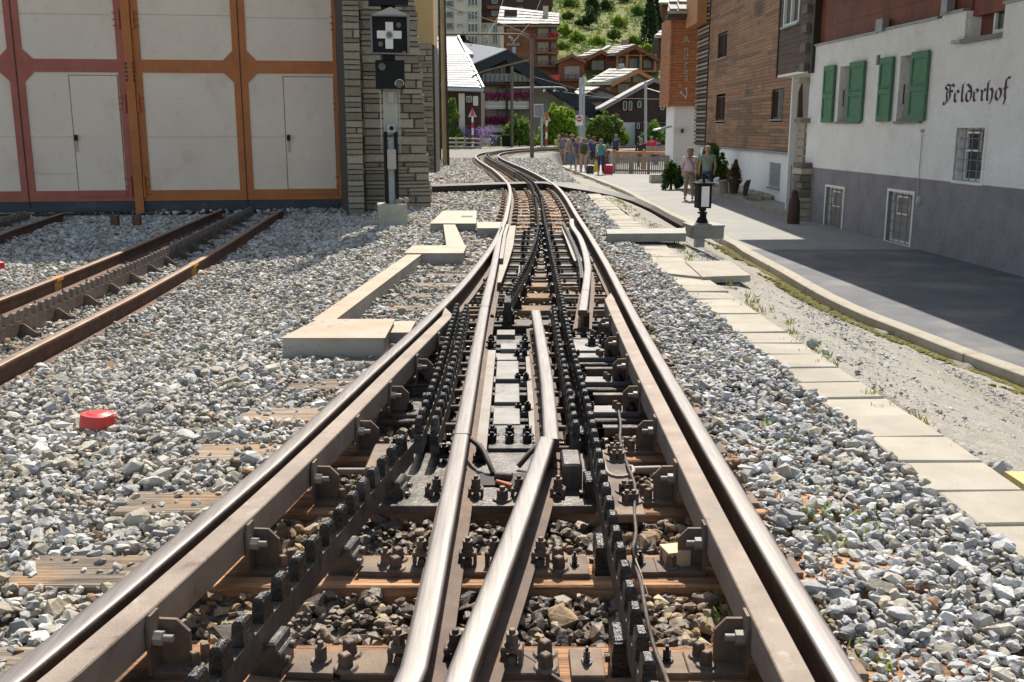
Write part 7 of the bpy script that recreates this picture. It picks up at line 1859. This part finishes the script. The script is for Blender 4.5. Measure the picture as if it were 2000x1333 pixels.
person(1345, 391, 1.66, .05, 'woman in a pale pink shirt and khaki trousers with a black shoulder strap', 'pink_shirt', 'khaki', 'hair_grey', True, female=True, strap=True, seed=1, stride=.13)
person(1379, 391, 1.72, .0, 'man seen from behind in a grey-green shirt standing behind the switch lantern', 'sage_shirt', 'navy', 'hair_bald', seed=2, stride=.08)
person(1098, 322, 1.80, 0, 'man in a grey T-shirt and tan shorts at the left of the walking group', 'grey_tee', 'tan', 'hair_dark', shorts=True, seed=3)
person(1091, 318.5, 1.72, 0, 'bald person in a yellow top half hidden behind the man in the grey T-shirt', 'yellow_cloth', 'dark_cloth', 'hair_bald', seed=4)
person(1106, 317.5, 1.74, 0, 'person in a white top just behind the man in the grey T-shirt', 'white_cloth', 'dark_cloth', 'hair_brown', seed=5)
person(1119, 329, 1.62, .1, 'woman with reddish hair in a grey-brown top and blue jeans', 'grey_cloth', 'jeans', 'hair_brown', True, female=True, seed=6)
person(1117, 318, 1.74, 0, 'person in a beige top and light cap behind the red-haired woman', 'beige', 'dark_cloth', 'hair_grey', hat='beige', seed=7)
person(1129, 333, 1.72, 0, 'person in a dark purple top and grey shorts left of the green backpack', 'purple_cloth', 'grey_cloth', 'hair_bald', shorts=True, seed=8)
person(1139.5, 335.5, 1.68, 0, 'walker in a straw hat and beige trousers with a green backpack', 'grey_tee', 'beige', 'hair_grey', hat='straw_hat', pack=('green_pack','green and yellow backpack worn by the walker in the straw hat'), seed=9, female=True)
person(1159, 334.5, 1.74, .1, 'man in a blue T-shirt and black shorts pulling a dark suitcase', 'blue_tee', 'dark_cloth', 'hair_brown', shorts=True, seed=10)
person(1173, 341, 1.68, 0, 'woman in a yellow top and black leggings with a teal backpack', 'yellow_cloth', 'navy', 'hair_grey', female=True, pack=('teal','pale teal backpack on the woman in the yellow top'), seed=11)
person(1184, 334, 1.25, .3, 'child in brown clothes right of the woman in the yellow top', 'brown_cloth', 'brown_cloth', 'hair_dark', seed=12)
person(1202, 318, 1.74, -.1, 'blond person in a dark patterned top at the end of the picket fence', 'navy', 'dark_cloth', 'hair_grey', True, female=True, seed=13)
person(1193, 322, 1.70, .1, 'person in a white top turned sideways between the child and the fence', 'grey_cloth', 'dark_cloth', 'hair_brown', True, female=True, seed=14, P=GP(1149, 318))
for q in (('p',1252,271,58,'person with grey hair and a black rucksack standing behind the orange rail','dark_cloth','dark_cloth','hair_grey'),('p',1272.5,267,62,'person in a red jacket behind the orange rail','red_cloth','dark_cloth','hair_grey'),('p',1283,271,62,'person with a dark top and a blue wrap beside the red jacket','purple_cloth','blue_cloth','hair_brown'),('p',1322,267,52,'man in a dark navy jacket leaning at the orange rail by the white wall','navy','dark_cloth','hair_dark'),('p',1341,275,54,'dark-haired woman seated behind the rail by the white wall','brown_cloth','dark_cloth','hair_dark')):
    Y = q[3]; tp = D(q[1], q[2], Y); person(0, 0, 1.72, (-.2 if Y > 53 else -1.3), q[4], q[5], q[6], q[7], long_hair=('woman' in q[4] or 'grey hair' in q[4]), seed=int(Y), sleeves='long', P=V3(tp.x, Y, tp.z-1.72))
def suitcase(px, py, w, h, m, lb):
    p = GP(px, py, .015); g = p.y/FPX; t = thing('suitcase', lb, 'suitcase', p)
    mb = MB(); mb.box(p+V3(0,0,h*g/2+.04), (w*g, .26, h*g), .1, bev=.05, rx=.2); mb.build('case', M[m], t)
    for sx in (-1,1): mb = MB(); mb.cyl(p+V3(sx*w*g*.38-.02,0,.045), p+V3(sx*w*g*.38+.02,0,.045), .045, n=10); mb.build('wheel', M['dark_cloth'], t)
    mb = MB(); mb.box(p+V3(0,-.15,h*g*.35+.04), (w*g*.7,.03,h*g*.35), .1, rx=.2, bev=.01); mb.build('front_pocket', M[m], t)
    mb = MB()
    for sx in (-1,1): mb.tube([p+V3(sx*.10,.05,h*g), p+V3(sx*.10,.22,h*g+.40)], .012, 5)
    mb.tube([p+V3(-.11,.22,h*g+.40), p+V3(.11,.22,h*g+.40)], .018, 5); mb.build('pull_handle', M['dark_cloth'], t)
M['case_grey'] = mat('suitcase_grey', (.055,.06,.07), (.04,.045,.05), scale=5, rough=.5); M['case_red'] = mat('suitcase_red', (.58,.02,.07), (.48,.02,.06), scale=5, rough=.5)
suitcase(1152, 340, 14, 15, 'case_grey', 'dark grey wheeled suitcase pulled by the man in blue')
suitcase(1188, 341.5, 16, 17, 'case_red', 'bright red wheeled suitcase right of the woman with the teal backpack')
bg_ = GP(1164, 334, .3); mb = MB(); mb.box(bg_+V3(0,0,.16), (.20,.14,.40), .1, taper=.7, bev=.04); mb.tube([bg_+V3(-.06,0,.36), bg_+V3(0,0,.50), bg_+V3(.06,0,.36)], .012, 5); o = mb.build('carrier_bag', M['yellow_bag']); tag(o, 'yellow carrier bag held beside the dark grey suitcase', 'bag')

# ================================================================ moss, weeds, loose stones, grit pebbles
def tufts(name, pts, m, label, ls=.02, per=14, rad=.03):
    mb = MB(); r = random.Random(len(pts))
    for p in pts:
        for k in range(per):
            a = r.uniform(0, 6.28); q = Vector(p)+V3(r.gauss(0,rad), r.gauss(0,rad), 0); h = ls*r.uniform(.6,1.9); w = ls*.22
            d = V3(math.cos(a)*w, math.sin(a)*w); tip = q+V3(r.gauss(0,ls*.6), r.gauss(0,ls*.6), h)
            mb.add([q-d, q+d, tip+d*.3, tip-d*.3], [(0,1,2,3)])
    o = mb.build(name, M[m]); kind(o, 'stuff'); tag(o, label, 'weeds')
pts = []
for px, py in ((1620,1000),(1590,1010),(1700,1040),(1670,1015),(1565,1200),(1580,955),(1540,870),(1555,880),(1700,1290),(1720,1310),(1500,830),(1430,1205),(1445,1190),(1418,1215),(1530,770),(1565,880),(1560,850),(1640,1060),(1700,770)): pts += [G(px, py, -.165)]
tufts('weeds', pts, 'leaf_bright', 'small green weeds sprouting among the ballast on the right')
pts = []
for k in range(150):
    y = rnd.uniform(4, 20); s_ = rnd.random(); x = interp(CL, y)+1.58+rnd.gauss(0,.05) if s_ < .5 else interp(CL, y)+1.25; pts.append((x+ (0 if s_ < .5 else -.08), y, gz(x, y)+.0))
tufts('weeds', pts, 'leaf_yellow', 'dry yellow-green weeds along both edges of the slab strip', .025, 10, .03)
mb = MB(); rr2 = random.Random(31)
for k in range(4200):
    y = 6.2+15*rr2.random()**1.0; kx = interp(kerb, y); x = kx-.03-abs(rr2.gauss(0,.13))*(1.2 if math.sin(y*1.7)+math.sin(y*.9+1) > -.3 else .3)
    s_ = rr2.uniform(.015,.045); z = gz(x, y)+.005
    mb.sphere((x, y, z), s_, 0, 5, 3, (1.3,1.3,.55))
o = mb.build('moss', M['moss']); kind(o, 'stuff'); tag(o, 'cushions of yellow-green moss along the foot of the kerb', 'moss')
gp = []; gs = []
for k in range(15000):
    y = 2.5+13*nr.rand()**1.6; a = interp(CL, y)+1.6; b = interp(kerb, y)-.05; x = a+(b-a)*nr.rand()
    gp.append((x, y, gz(x, y)-.002)); gs.append(float(.009*np.exp(nr.normal(0,.6))))
for px, py, s_ in ((1902,806,.085),(1588,675,.09),(1640,702,.05),(1676,728,.04),(1905,905,.06),(1555,640,.05),(1650,600,.04),(1440,545,.08),(1425,552,.05),(1450,552,.06),(1960,925,.09)):
    p = GP(px, py); 
    for _ in range(6): p = G(px, py, gz(p.x, p.y))
    gp.append((p.x, p.y, p.z+s_*.15)); gs.append(s_)
stones('grit_pebbles', gp, gs, M['rock_blue'], 'small pale pebbles strewn over the gritty strip', 'pebbles')
(a1, a2), (b1, b2), (c1_, c2_), (d1, d2) = gen()
stones('ballast', a1, a2, M['rock_pale'], 'pale beige crushed-stone ballast left of the turnout', 'ballast')
stones('ballast', b1, b2, M['rock_blue'], 'blue-grey crushed-stone ballast between the right rail and the slabs', 'ballast')
stones('ballast', c1_, c2_, M['rock_brown'], 'brown dusty ballast between the turnout rails', 'ballast')
stones('ballast', d1, d2, M['rock_oily'], 'black oily ballast around the rack bars', 'ballast')
print('stones', len(a1), len(b1), len(c1_), len(d1), 'grit', len(gp))
